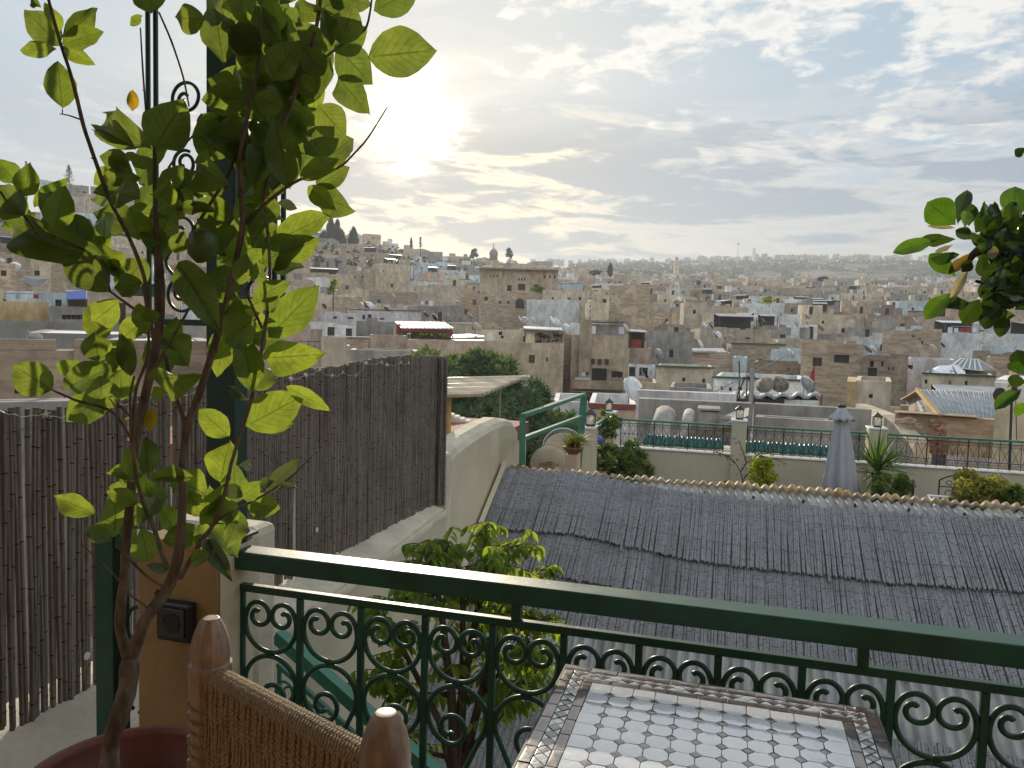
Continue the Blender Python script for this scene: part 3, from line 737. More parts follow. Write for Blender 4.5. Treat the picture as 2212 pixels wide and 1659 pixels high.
scroll_strip(t, 11.9, YT + .1, xa_ - .02, zt, zt + .5, 0, 'y', .2)
sw = thing('side_parapet', 'low cream side wall under the short railing, grown over with vine', 'wall', (xa_, 13, ZF))
M().box(xa_ - .14, xa_ + .12, 11.8, YT + .2, ZF - 3, zt - .002).build('wall', MAT['terrace_wall'], sw)
m = M(); m.tube([TP(1880, 978), TP(1990, 990), TP(2330, 1012)], .008, 5); m.tube([TP(1340, 935), TP(1581, 957), TP(1614, 960), TP(1800, 975)], .006, 5)
tag(m.build('string_cable', simple('violet_cable', (.06, .04, .22), .5)), 'thin violet cable strung along the lower terrace railing', 'cable')
# green glazed tiles of the roof edge just beyond the parapet
te = thing('tiled_eave', 'row of green glazed barrel tiles beyond the lower terrace railing', 'tiled eave', (0, YT + 1.2, zt))
yb_ = YT + 1.1; a = PY(1395, 948, yb_); b = PY(1800, 975, yb_); nt_ = 44
M().box(a.x - .1, b.x + .2, yb_ + .02, yb_ + .8, ZF - 3, a.z - .14).build('wall', MAT['cream_wall'], te)
tl = M(); R_ = .052
for row, (yy, zz) in enumerate(((0, 0), (.28, .12))):
    for j in range(9):
        an = pi * j / 8; tl.v.append((cos(an) * R_ * (1 - .12 * row), yy, zz + sin(an) * R_ * 1.5))
for j in range(8): tl.f.append((j, j + 1, 9 + j + 1, 9 + j)); tl.mi.append(0)
tl.f.append(tuple(range(8, -1, -1))); tl.mi.append(0)
tme = tl.mesh('tile', MAT['green_tile'], True)
for i in range(nt_):
    t_ = i / (nt_ - 1)
    if .44 < t_ < .53: continue
    o = link('tile', tme, None, Matrix.Translation(Vector((lerp(a.x, b.x, t_), yb_ - .1, a.z - .11 + rnd.uniform(-.006, .006)))) @ Matrix.Rotation(rnd.uniform(-.06, .06), 4, 'Z')); attach(o, te)
# ------------------------------------------------------------ the city
LMK = [('red canopy', 915, 712), ('tower house', 1300, 790), ('shuttered sand wall', 1060, 800), ('palace', 1130, 610),
       ('ridge minaret', 1065, 545), ('white minaret', 1460, 575), ('domed tower', 1273, 662), ('cypress clump', 715, 515), ('single cypress', 763, 520),
       ('dish shed', 1690, 835), ('red flag house', 1800, 780), ('slit window house', 2070, 826), ('closed parasol', 1812, 960),
       ('blank brown wall', 1970, 735), ('pyramid glass roof', 2100, 785), ('blue painted wall', 2158, 757), ('citrus tree', 400, 600), ('reed fence', 300, 800), ('round bastion', 182, 445),
       ('blue awning', 160, 640), ('ochre wall', 50, 672), ('bare hillside', 1750, 590), ('glossy shrub', 2130, 620), ('grey tower block', 1450, 750), ('palace arches', 180, 485), ('steel mast', 1594, 540)]
USED = {}
def relation(px, py):
    n, lx, ly = min(LMK, key=lambda l: (l[1] - px) ** 2 + 2.2 * (l[2] - py) ** 2)
    dx, dy = px - lx, py - ly
    h = 'left of' if dx < 0 else 'right of'; v = 'above' if dy < 0 else 'below'
    if abs(dx) < 25 and abs(dy) < 14: return 'close beside the ' + n
    if abs(dx) > 2.2 * abs(dy): return h + ' the ' + n
    if abs(dy) > 1.6 * abs(dx): return v + ' the ' + n
    return v + ' and ' + h + ' the ' + n
NUMW = ['no windows', 'one window', 'two windows', 'three windows', 'four windows', 'five windows', 'six windows', 'seven windows', 'eight windows']
PENDING = []          # (object, base label, px)
def pend(o, base, px): PENDING.append((o, base, px))
ORD = ['leftmost', 'second from left', 'third from left', 'fourth from left', 'fifth from left', 'sixth from left', 'seventh from left', 'eighth from left', 'ninth from left', 'tenth from left', 'eleventh from left', 'twelfth from left', 'thirteenth from left', 'fourteenth from left', 'fifteenth from left']
def settle_labels():
    g = {}
    for o, b, px in PENDING: g.setdefault(b, []).append((px, o))
    for b, l in g.items():
        l.sort(key=lambda q: q[0])
        for i, (px, o) in enumerate(l):
            o['label'] = b if len(l) == 1 else b + ', ' + ORD[min(i, 14)]
    PENDING.clear()

def facade(m, o, ux, win, w_, z0, z1, rects, dep=.2, mi=0, ri=0):
    """wall panel with real openings; rects are (u0, z0, u1, z1)"""
    us = sorted(set([0, w_] + [u for r in rects for u in (r[0], r[2])])); zs = sorted(set([z0, z1] + [z for r in rects for z in (r[1], r[3])]))
    pt = lambda u, z, d=0: o + ux * u + Vector((0, 0, z)) + win * d
    for a, b in zip(us, us[1:]):
        for c, d in zip(zs, zs[1:]):
            mu, mz = (a + b) / 2, (c + d) / 2
            if any(r[0] < mu < r[2] and r[1] < mz < r[3] for r in rects): continue
            m.quad(pt(a, c), pt(b, c), pt(b, d), pt(a, d), mi)
    for (a, c, b, d) in rects:
        m.quad(pt(a, c), pt(a, c, dep), pt(b, c, dep), pt(b, c), ri); m.quad(pt(a, d), pt(b, d), pt(b, d, dep), pt(a, d, dep), ri)
        m.quad(pt(a, c), pt(a, d), pt(a, d, dep), pt(a, c, dep), ri); m.quad(pt(b, c), pt(b, c, dep), pt(b, d, dep), pt(b, d), ri)
def window_part(parent, o, ux, win, r, kind, dep=.2):
    u0, z0, u1, z1 = r; m = M(); pt = lambda u, z, d=0: o + ux * u + Vector((0, 0, z)) + win * d
    m.quad(pt(u0, z0, dep), pt(u1, z0, dep), pt(u1, z1, dep), pt(u0, z1, dep), 0)
    fr = M()
    if kind in (0, 2):
        t = min(.07, (u1 - u0) * .1); d_ = dep - .05
        for (a, b, c, e) in ((u0, z0, u0 + t, z1), (u1 - t, z0, u1, z1), (u0 + t, z0, u1 - t, z0 + t), (u0 + t, z1 - t, u1 - t, z1), ((u0 + u1) / 2 - t / 2, z0 + t, (u0 + u1) / 2 + t / 2, z1 - t)):
            fr.obox(pt((a + c) / 2, (b + e) / 2, d_), ux * (c - a) / 2, win * .03, (0, 0, (e - b) / 2))
        if kind == 2:
            for k in range(3): fr.obox(pt((u0 + u1) / 2, lerp(z0, z1, (k + .5) / 3), d_ + .012), ux * (u1 - u0) * .46, win * .012, (0, 0, (z1 - z0) * .13))
    wo_ = m.build('window', [MAT['opening'] if kind == 1 else MAT['glass_dark']], parent)
    if fr.f: fr.build('frame', MAT['frame_brown'], wo_)
    return wo_
def block(m, o, ux, win, w_, dep, z0, z1, par=.55, th=.22, rects=(), mi=0):
    """hollow topped building: four walls, parapet ring"""
    q = lambda u, d, z: o + ux * u + win * d + Vector((0, 0, z))
    facade(m, o, ux, win, w_, z0, z1, rects, mi=mi, ri=mi)
    m.quad(q(w_, 0, z0), q(w_, dep, z0), q(w_, dep, z1), q(w_, 0, z1), mi); m.quad(q(0, dep, z0), q(0, 0, z0), q(0, 0, z1), q(0, dep, z1), mi)
    m.quad(q(w_, dep, z0), q(0, dep, z0), q(0, dep, z1), q(w_, dep, z1), mi)
    i0, i1, j0, j1 = th, w_ - th, th, dep - th; zi = z1 - par
    O = [q(0, 0, z1), q(w_, 0, z1), q(w_, dep, z1), q(0, dep, z1)]; I = [q(i0, j0, z1), q(i1, j0, z1), q(i1, j1, z1), q(i0, j1, z1)]; B = [q(i0, j0, zi), q(i1, j0, zi), q(i1, j1, zi), q(i0, j1, zi)]
    for k in range(4):
        k2 = (k + 1) % 4; m.quad(O[k], O[k2], I[k2], I[k], mi); m.quad(I[k], I[k2], B[k2], B[k], mi)
    return B
def jag_top(m, o, ux, win, w_, dep, z1, rg_, mi=0):
    """crumbling, uneven top courses so rooflines are not ruler straight"""
    u = 0.0
    while u < w_ - .3:
        l_ = rg_.uniform(.6, 2.4); l_ = min(l_, w_ - u)
        if rg_.random() < .55:
            hgt = rg_.uniform(.06, .35)
            m.obox(o + ux * (u + l_ / 2) + win * .14 + Vector((0, 0, z1 + hgt / 2 + .003)), ux * l_ / 2, win * .12, (0, 0, hgt / 2), mi)
        u += l_
def house(x0, x1, yt, yb, d, col, wins=(), lab=None, yaw=None, depth=8.0, par=.55, roof='roof_floor', name='house', cat='house', group=None, jag=True, coping=None, base=None, roofcol=None):
    a = P(x0, yt, d); b = P(x1, yt, d); zt_ = (a.z + b.z) / 2; zb = (P((x0 + x1) / 2, yb, d).z - 3) if base is None else base
    yaw = (yaw or 0.0) - math.atan(((x0 + x1) / 2 - 1106) / F_PX)
    ux = Vector((cos(yaw) * R0.x - sin(yaw) * R0.y, sin(yaw) * R0.x + cos(yaw) * R0.y, 0)); win = Vector((-ux.y, ux.x, 0))
    W_ = abs((b - a).dot(ux)); ctr = (a + b) / 2; o = Vector((ctr.x, ctr.y, 0)) - ux * W_ / 2
    t = thing(name, lab or 'x', cat, (ctr.x, ctr.y, zb), group)
    sc_ = d / F_PX; rects, kinds = [], []
    for wv in wins:
        cx, cy, w_, h_ = wv[:4]; kd = wv[4] if len(wv) > 4 else 0
        q = P(cx, cy, d); u = (Vector((q.x, q.y, 0)) - o).dot(ux); ww = w_ * sc_ / 2; hh = h_ * sc_ / 2
        r = (max(u - ww, .05), q.z - hh, min(u + ww, W_ - .05), min(q.z + hh, zt_ - .1))
        if r[2] > r[0] and r[3] > r[1]: rects.append(r); kinds.append(kd)
    m = M(); B = block(m, o, ux, win, W_, depth, zb, zt_, par, .22, rects)
    if jag: jag_top(m, o, ux, win, W_, depth, zt_, rnd)
    m.build('wall', HM.get(col) or MAT[col], t)
    M().quad(*B).build('roof', HM.get(roof) or MAT[roof], t)
    for r, kd in zip(rects, kinds): window_part(t, o, ux, win, r, kd)
    if coping:
        M().obox(o + ux * W_ / 2 + win * .1 + Vector((0, 0, zt_ + .06)), ux * (W_ / 2 + .1), win * .25, (0, 0, .055)).build('coping', MAT[coping], t)
    return dict(t=t, o=o, ux=ux, win=win, W=W_, zt=zt_, ctr=ctr, d=d, par=par, depth=depth)
def pbox(parent, name, x0, x1, yt, yb, d, dep, mat, lean=0):
    """box standing at camera distance d spanning the given columns and rows, going back by dep"""
    a = P(x0, yt, d); b = P(x1, yb, d); dr = Vector((a.x + b.x, a.y + b.y, 0)).normalized(); sdv = Vector((dr.y, -dr.x, 0)); c = (a + b) / 2 + dr * dep / 2
    return M().obox(c, sdv * ((b - a).dot(sdv)) / 2, dr * dep / 2, (0, 0, (a.z - b.z) / 2)).build(name, HM.get(mat) or MAT[mat], parent)
def sheet(parent, name, p, mat, th=.04, rib=0):
    """thin real sheet through four picture points (px, py, d) in order, thickened downwards"""
    q = [P(*v) for v in p]; n = (q[1] - q[0]).cross(q[3] - q[0]).normalized()
    if n.z < 0: n = -n
    m = M(); lo = [v - n * th for v in q]
    m.add(q + lo, ((0, 1, 2, 3), (7, 6, 5, 4), (0, 4, 5, 1), (1, 5, 6, 2), (2, 6, 7, 3), (3, 7, 4, 0)))
    for i in range(rib):
        s = (i + .5) / rib; m.bar(q[0].lerp(q[1], s) + n * th * .6, q[3].lerp(q[2], s) + n * th * .6, .05, .06, n)
    return m.build(name, HM.get(mat) or MAT[mat], parent)

# --- satellite dishes
def dish_meshes():
    r = M(); pr = [(0, .0)] + [(.45 * i / 5, .11 * (i / 5) ** 2) for i in range(1, 6)]
    r.lathe(pr, (0, 0, 0), 18); r.lathe([(.45, .11), (.462, .10), (.45, .09)] , (0, 0, 0), 18); r.lathe([(0, -.012)] + [(.45 * i / 5, .11 * (i / 5) ** 2 - .012) for i in range(1, 6)], (0, 0, 0), 18)
    a = M(); a.tube([(0, -.42, .10), (0, -.12, .48)], .014, 5); a.tube([(0, -.14, .44), (0, -.10, .54)], [.035, .03], 6)
    b = M(); b.tube([(0, 0, -.02), (0, .12, -.16)], .03, 5)
    return r, a, b
DR, DA, DB = dish_meshes(); DRM = {k: DR.mesh('reflector', MAT[k], True) for k in ('dish_white', 'dish_beige', 'dish_rust')}
DAM = DA.mesh('feed_arm', MAT['metal_grey']); DBM = DB.mesh('bracket', MAT['metal_grey'])
DMINI = {}
def dish(pos, dia=.9, az=None, el=None, mat='dish_white', pole=.8, lab=None, px=0, py=0, parts=True):
    az = rad(rnd.gauss(-55, 16)) if az is None else rad(az); el = rad(rnd.uniform(28, 45)) if el is None else rad(el)
    pos = Vector(pos); s = dia / .9
    # dish axis: az measured from the direction towards the camera, positive to the left of the picture
    ax = (-F0 * cos(az) - R0 * sin(az)) * cos(el) + Vector((0, 0, sin(el)))
    xx = Vector((0, 0, 1)).cross(ax).normalized(); yy = ax.cross(xx)
    mt = Matrix(((xx.x, yy.x, ax.x, pos.x), (xx.y, yy.y, ax.y, pos.y), (xx.z, yy.z, ax.z, pos.z), (0, 0, 0, 1))) @ Matrix.Scale(s, 4)
    t = thing('satellite_dish', lab or 'x', 'satellite dish', pos - Vector((0, 0, pole)), 'satellite dishes on the rooftops')
    for nm, me in (('reflector', DRM[mat]),) + ((('feed_arm', DAM), ('bracket', DBM)) if parts else ()):
        o = link(nm, me, None, mt.copy()); attach(o, t)
    bk = pos - ax * .16 * s
    M().tube([(bk.x, bk.y, pos.z - pole), (bk.x, bk.y, pos.z)], .025, 5).build('pole', MAT['metal_grey'], t)
    if lab is None: pend(t, {'dish_white': 'white', 'dish_beige': 'beige', 'dish_rust': 'rusty'}[mat] + ' satellite dish ' + relation(px, py), px)
    return t
def pdish(px, py, d, dia=.9, lab=None, **k): return dish(P(px, py, d), dia, lab=lab, px=px, py=py, **k)

# --- trees made of many leaf faces
def leaf_cloud(m, c, rx, ry, rz, n, size, rg_, clumps=9, flat=.5, mi=0):
    cl = []
    for i in range(clumps):
        a = rg_.uniform(0, 2 * pi); e = rg_.uniform(-.9, 1); k = rg_.uniform(.35, .85)
        cl.append((Vector((cos(a) * rx * k * math.sqrt(1 - e * e * .8), sin(a) * ry * k * math.sqrt(1 - e * e * .8), e * rz * .72)), rg_.uniform(.28, .5)))
    for i in range(n):
        cc, r_ = rg_.choice(cl)
        v = Vector((rg_.gauss(0, 1), rg_.gauss(0, 1), rg_.gauss(0, 1))).normalized() * (rg_.random() ** .4) * r_
        p = Vector(c) + cc + Vector((v.x * rx, v.y * ry, v.z * rz))
        u = Vector((rg_.gauss(0, 1), rg_.gauss(0, 1), rg_.gauss(0, flat))).normalized(); w_ = u.cross(Vector((rg_.gauss(0, 1), rg_.gauss(0, 1), rg_.gauss(0, 1)))).normalized()
        s = size * rg_.uniform(.6, 1.3)
        m.add([p - u * s, p + w_ * s * .38, p + u * s, p - w_ * s * .38], ((0, 1, 2, 3),), mi)
def tree(px, ybase, ytop, wpx, d, kind, mat, lab, name='tree', n=500, group=None, size=None, shape='round'):
    a = P(px, ybase, d); b = P(px, ytop, d); h = b.z - a.z; w_ = wpx * d / F_PX / 2
    t = thing(name, lab, 'tree', a, group); rg_ = random.Random(int(px * 7 + d)); size = size or max(h * .045, .12)
    M().tube([a - Vector((0, 0, 4)), a + Vector((0, 0, h * .25)), a + Vector((w_ * .1, 0, h * .75))], [h * .035, h * .028, h * .01], 6).build('trunk', MAT['bark_dark'], t)
    m = M()
    if shape == 'cypress':
        for i in range(n):
            s = rg_.random() ** .8; zz = h * (.04 + .96 * s); r_ = w_ * (math.sin(pi * min(.12 + s * .9, 1)) ** .6) * rg_.uniform(.5, 1.05) * (1 + .15 * sin(s * 23 + px)); an = rg_.uniform(0, 2 * pi)
            p = a + Vector((cos(an) * r_, sin(an) * r_, zz)); u = Vector((cos(an) * .35, sin(an) * .35, 1)).normalized(); v = Vector((-sin(an), cos(an), rg_.uniform(-.4, .4)))
            k = size * rg_.uniform(.6, 1.4); m.add([p - u * k, p + v * k * .4, p + u * k * 1.1, p - v * k * .4], ((0, 1, 2, 3),))
    elif shape == 'pine':
        for i in range(n):
            s = rg_.random() ** .7; lv = int(s * 9) / 9; zz = h * (.1 + .9 * s); r_ = w_ * (1.02 - s) * rg_.uniform(.2, 1.1) * (1.15 - .5 * (s * 9 - int(s * 9))); an = rg_.uniform(0, 2 * pi)
            p = a + Vector((cos(an) * r_, sin(an) * r_, zz)); u = Vector((cos(an), sin(an), rg_.uniform(-.1, .5))).normalized(); v = Vector((-sin(an), cos(an), rg_.uniform(-.4, .4)))
            k = size * rg_.uniform(.6, 1.4); m.add([p - u * k, p + v * k * .35, p + u * k, p - v * k * .35], ((0, 1, 2, 3),))
    else:
        leaf_cloud(m, a + Vector((0, 0, h * .54)), max(w_, h * .3), max(w_, h * .3), h * .46, n, size, rg_, 14)
    m.build('crown', FOL[mat], t); return t

HAND = []
def H(lab, x0, x1, yt, yb, d, col, wins=(), **k):
    r = house(x0, x1, yt, yb, d, col, wins, lab, **k); HAND.append((x0, x1, yt, yb, d)); return r

# ---- near and middle houses read off the photograph
sandwall = H('big sand wall with a brown shutter below the dark plant pergola', 879, 1219, 738, 872, 72, 'sand', [(1149, 776, 13, 18, 2), (1182, 777, 4, 9, 1), (1184, 836, 3, 6, 1)], depth=9, jag=False)
H('pinkish sand wall left of the big wall, below the red canopy', 799, 878, 724, 872, 73, 'pink', depth=6)
H('low brown roof house with a pale edge above the grey fence wall', 664, 797, 729, 800, 66, 'tan', [(778, 754, 20, 5, 1)], coping='tin', jag=False)
H('weathered grey stub wall with dark streaks behind the reed fence', 694, 756, 746, 830, 30, 'beige', [], depth=2, par=.1)
H('long dark grey wall between the fence and the red canopy house', 757, 905, 757, 850, 36, 'grey', depth=3, par=.15, jag=False)
H('white house with two dark doors left of the red canopy', 667, 769, 703, 740, 78, 'white', [(715, 716, 15, 19, 1), (754, 718, 13, 17, 1)], depth=7)
H('grey patched house between the white doors and the red canopy', 770, 850, 694, 740, 84, 'grey', [], depth=7)
H('long white and mauve terrace with arched openings', 697, 815, 676, 704, 98, 'lilac', [(724, 686, 8, 5, 1), (757, 687, 12, 4, 1), (786, 685, 6, 10, 1), (799, 684, 8, 12, 1)], depth=8)
rc = H('house that carries the red canopy with roof plants', 850, 985, 733, 752, 80, 'sand', [], depth=9, jag=False)
cp = thing('red_canopy', 'ribbed sheet canopy with red valance over a plant filled roof', 'canopy', P(915, 735, 80))
sheet(cp, 'roof_sheet', [(867, 708.5, 80.2), (980, 708.5, 80.2), (960, 696, 86), (853, 694.5, 86)], 'tin', .08, 12)
pbox(cp, 'valance', 868, 977, 709.5, 718, 80.5, .12, 'red_cloth'); pbox(cp, 'side_cloth', 856, 868, 700, 722, 82.5, .3, 'red_cloth'); pbox(cp, 'right_curtain', 966, 974, 718, 730, 80.8, .2, 'red_cloth')
for px in (869, 905, 940, 976): pbox(cp, 'post', px, px + 1.6, 716, 735, 80.6, .08, 'metal_dark')
pbox(cp, 'back_wall', 869, 977, 709, 736, 84.5, .15, 'frame_brown')
m = M(); rg_ = random.Random(4)
for i in range(14): q = P(878 + i * 7, 731 - rg_.uniform(0, 5), 82); leaf_cloud(m, q, .45, .4, .5, 45, .12, rg_, 3)
tag(m.build('roof_plants', FOL['ficus']), 'dark leafy potted plants crowded under the red canopy', 'plants')
ac = thing('air_conditioner', 'small white box unit at the left corner under the red canopy', 'air conditioner', P(882, 725, 79.7)); pbox(ac, 'casing', 879.5, 886, 720, 731, 79.6, .4, 'ac_white'); pbox(ac, 'grille', 880.7, 884.8, 722, 729, 79.5, .06, 'opening')
pg = thing('roof_pergola', 'dark plant filled pergola under a flat tin roof right of the palm wall', 'pergola', P(1174, 740, 73))
sheet(pg, 'roof_sheet', [(1131, 709, 73), (1218, 713.5, 73), (1216, 708, 78), (1131, 704, 78)], 'tin', .12); pbox(pg, 'beam', 1134, 1216, 711, 719, 73.4, .1, 'sand')
for px in (1133, 1187, 1213): pbox(pg, 'post', px, px + 2, 715, 741, 73.5, .1, 'frame_brown')
pbox(pg, 'back_wall', 1133, 1216, 714, 742, 78.5, .2, 'beige'); pbox(pg, 'screen', 1134, 1155, 720, 741, 73.6, .1, 'cream')
m = M()
for i in range(12): q = P(1158 + i * 5, 734 - rg_.uniform(0, 10), 75); leaf_cloud(m, q, .4, .4, .6, 45, .12, rg_, 3)
tag(m.build('roof_plants', FOL['conifer']), 'dark plants growing inside the flat roofed pergola', 'plants')
H('yellowish house with a small window left of the pergola', 1046, 1130, 713, 742, 77, 'cream', [(1081, 720, 8, 8), (1085, 728, 6, 6, 1)], depth=6)
g_ = thing('tin_roof', 'pair of long pale sheet roofs right of the red canopy', 'roof', P(1010, 730, 78)); sheet(g_, 'sheet', [(973, 735, 76), (1086, 737, 76), (1034, 731, 82), (975, 731, 82)], 'tin', .1); sheet(g_, 'sheet', [(973, 729, 80), (1066, 727.5, 80), (1014, 721, 86), (975, 723, 86)], 'tin', .1)
th = H('tall tower house with a balcony, black washing and three small windows', 1234, 1358, 724, 872, 78, 'sand',
       [(1280, 781, 9, 13), (1295, 782, 9, 13), (1310.5, 782, 9, 13), (1294.5, 809, 32, 27, 1), (1285, 832, 15, 9, 1), (1304.5, 832, 16, 9, 1), (1267, 864, 12, 14, 1), (1290, 864, 12, 14, 1)], depth=9, jag=False)
T = th['t']
pbox(T, 'corner_shaft', 1253, 1275, 693, 822, 77.7, .35, 'sand'); pbox(T, 'shaft_top', 1251.5, 1277, 690, 694, 77.6, .55, 'sand'); pbox(T, 'hood', 1276, 1325, 775.5, 777, 77.4, .55, 'frame_brown'); pbox(T, 'hood', 1279, 1335, 796, 797.5, 77.4, .55, 'frame_brown')
pbox(T, 'balcony', 1236, 1360, 822, 843, 77.3, .7, 'sand'); pbox(T, 'balcony_rail', 1242, 1276, 815, 821.5, 77.35, .06, 'white_cloth'); pbox(T, 'ledge', 1235, 1385, 847, 849.5, 77.0, .9, 'grey')
for i in range(4): pbox(T, 'shaft_slot', 1257.5 + i * 4.6, 1259 + i * 4.6, 696, 702, 77.65, .06, 'frame_brown')
hut = H('dark roof room with white side walls on top of the tower house', 1276, 1350, 701, 724, 80, 'grey', depth=5, par=.1, jag=False)
pbox(hut['t'], 'flat_roof', 1272, 1351, 691, 697, 79.4, 5.8, 'grey'); pbox(hut['t'], 'white_pier', 1276, 1287, 704, 722, 79.85, .2, 'white_cloth'); pbox(hut['t'], 'white_pier', 1337, 1349, 706, 722, 79.85, .2, 'white_cloth')
pbox(hut['t'], 'white_wall', 1232, 1252, 697, 724, 79.9, .3, 'white')
lb = thing('laundry', 'black washing hung over the tower house balcony', 'laundry', P(1333, 808, 77)); mm = M()
for i in range(7): q = P(1323 + i * 3.3, 809 + rnd.uniform(-1, 1), 77.1); mm.obox(q, R0 * .085, F0 * .05, (0, 0, rnd.uniform(.25, .37)))
mm.build('cloth', MAT['black_cloth'], lb, bevel=.03); M().tube([P(1318, 804, 77.1), P(1347, 804, 77.1)], .02, 4).build('line', MAT['metal_dark'], lb)
lb = thing('laundry', 'white towel on a line at the left of the tower house', 'laundry', P(1260, 808, 77)); pbox(lb, 'towel', 1256.5, 1264, 804, 813, 77.1, .05, 'white_cloth'); pbox(lb, 'cloth', 1266, 1271, 804, 810, 77.1, .06, 'black_cloth'); M().tube([P(1238, 804, 77.1), P(1274, 804, 77.1)], .015, 4).build('line', MAT['metal_dark'], lb)
H('narrow house in the gap beside the tower house, its shade put into brown walls', 1219, 1233, 722, 875, 82, 'brown', [], depth=7)  # the dark brown carries the shade of the alley gap
H('small pink house right of the tower house', 1359, 1406, 752, 800, 82, 'pink', [], depth=6, jag=False)
pv = thing('roof_shelter', 'dark roof shelter with a red cloth beside the tower house', 'shelter', P(1380, 750, 82)); sheet(pv, 'roof_sheet', [(1357, 715, 82), (1398, 717, 82), (1393, 713, 87), (1357, 711, 87)], 'tin', .1)
pbox(pv, 'back_wall', 1358, 1392, 716, 753, 86, .2, 'opening'); pbox(pv, 'red_cloth', 1364, 1385, 733, 752, 82.5, .1, 'red_cloth')
for px in (1360, 1390): pbox(pv, 'post', px, px + 1.5, 716, 753, 82.3, .1, 'frame_brown')
H('tall grey rendered block right of the tower house', 1396, 1500, 716, 800, 90, 'grey', [(1450, 764, 9, 17, 1), (1419, 770, 3, 5, 1)], depth=9, jag=False)
H('white terrace room with dark openings below the pink house', 1357, 1416, 791, 835, 70, 'white', [(1366, 803, 14, 20, 1), (1390, 803, 18, 18, 1)], depth=5, jag=False)
H('cream house with two small windows and a green tiled edge', 1417, 1541, 794, 856, 60, 'cream', [(1477, 820, 6, 9), (1520, 822, 6, 9), (1477, 831, 22, 5, 1)], depth=8, coping='green_tile', jag=False)
H('low sand annex with three square windows behind the dish', 1346, 1418, 826, 872, 56, 'sand', [(1352, 843, 9, 9, 1), (1364, 843, 9, 9, 1), (1377, 843, 9, 9, 1)], depth=6, jag=False)
H('grey rounded plaster roof in front of the cream green edged house', 1447, 1537, 838, 868, 50, 'grey', [], depth=6, jag=False)
bb = H('brown block with a white sheet on its flat roof', 1495, 1578, 762, 812, 75, 'tan', [], depth=7); sheet(bb['t'], 'roof_sheet', [(1496, 759, 74.8), (1570, 761, 74.8), (1562, 752, 82), (1495, 752, 82)], 'tin', .1)
wh = H('low white house with small square windows behind the three dishes', 1540, 1741, 820, 870, 50, 'white', [(1558, 840, 6, 8), (1577, 842, 6, 8), (1598, 841, 8, 7)], depth=9, coping='green_tile', jag=False)
H('brown rubble house with one barred window behind the low white house', 1628, 1735, 784, 835, 64, 'brown', [(1707, 813, 14, 12), (1703, 797, 4, 4, 1)], depth=8)
H('pale blue house front left of the rubble house', 1584, 1614, 772, 800, 72, 'blue', [], depth=6)
H('tall brown house with a wide black window and rooftop loggia', 1731, 1866, 742, 836, 61, 'tan', [(1765, 782, 19, 19), (1818, 775, 30, 17, 1)], depth=9)
H('dark rubble house with a tall black doorway, right of the red flag', 1864, 1962, 771, 836, 59, 'brown', [(1884, 807, 18, 24, 1), (1883, 786, 8, 13, 1), (1906, 786, 4, 12, 1), (1920, 796, 3, 6, 1), (1929, 796, 3, 6, 1)], depth=8)
fl = thing('red_flag', 'red flag hanging from a pole before the tall brown house', 'flag', P(1752, 825, 60)); M().tube([P(1757, 830, 60), P(1760, 785, 60)], .035, 5).build('pole', MAT['metal_dark'], fl); M().add([P(1759, 788, 59.9), P(1760, 822, 59.9), P(1746, 826, 59.6), P(1753, 805, 59.8), P(1759, 788, 60.1), P(1760, 822, 60.1), P(1746, 826, 59.8), P(1753, 805, 60.0)], ((0, 1, 2, 3), (7, 6, 5, 4), (0, 4, 5, 1), (1, 5, 6, 2), (2, 6, 7, 3), (3, 7, 4, 0))).build('cloth', MAT['red_laundry'], fl)
yl = H('grey plaster cube house with one black window behind the parasol top', 1848, 1926, 823, 900, 40, 'beige', [(1881, 856, 8, 8, 1)], depth=6)
pbox(yl['t'], 'sunlit_side_wall', 1830, 1848, 824, 905, 40.3, 6, 'ochre')  # ochre stands in for orange sunlight on the left side
H('long low cream house with three slit windows and a green tiled edge', 1992, 2147, 811, 848, 54, 'cream', [(1999, 826, 5, 9), (2052, 827, 5, 9), (2087, 827, 5, 9)], depth=9, coping='green_tile', jag=False)
H('large brown blank wall of ruined masonry', 1906, 2034, 714, 760, 95, 'tan', [(1973, 726, 4, 5, 1), (1992, 740, 3, 8, 1), (1987, 733, 3, 4, 1)], depth=9)
H('pale grey flat house in front of the pyramid roof', 1957, 2062, 776, 815, 66, 'lilac', [(1966, 793, 10, 8, 1)], depth=8, jag=False)
bw = H('blue painted roof wall at the right under the leaves', 2121, 2196, 748, 772, 88, 'blue', [(2170, 765, 5, 4, 1)], depth=7, jag=False)
H('brown ruined house right of the pyramid roof', 2130, 2230, 772, 815, 70, 'tan', [], depth=8)
H('brown house below the blue painted wall', 2100, 2230, 765, 800, 82, 'brown', [], depth=8)
pyr = thing('glass_roof', 'grey pitched glass roof with white gable bars', 'glass roof', P(2100, 800, 62)); m = M()
a, b, c, d_ = P(2053, 793, 60), P(2120, 800, 60), P(2150, 799, 66), P(2090, 790, 66); r1, r2_ = P(2076, 774.5, 63), P(2112, 776, 64)
m.add([a, b, c, d_, r1, r2_], ((0, 1, 5, 4), (1, 2, 5), (2, 3, 4, 5), (3, 0, 4))); m.build('roof', MAT['tin_dark'], pyr)
m = M()
for i in range(6): m.bar(a.lerp(b, i / 5), r1.lerp(r2_, i / 5), .10, .07)
for u, v in ((a, b), (r1, r2_), (a, r1), (b, c), (c, r2_), (a, d_), (d_, r1)): m.bar(u, v, .12, .1)
m.build('glazing_bar', MAT['white_plastic'], pyr); pbox(pyr, 'wall', 2054, 2150, 797, 835, 61, 6, 'brown')
tn = thing('party_tent', 'white tent roof right of the rusty dish', 'tent', P(2050, 808, 58)); m = M(); ap = P(2068, 788.5, 60)
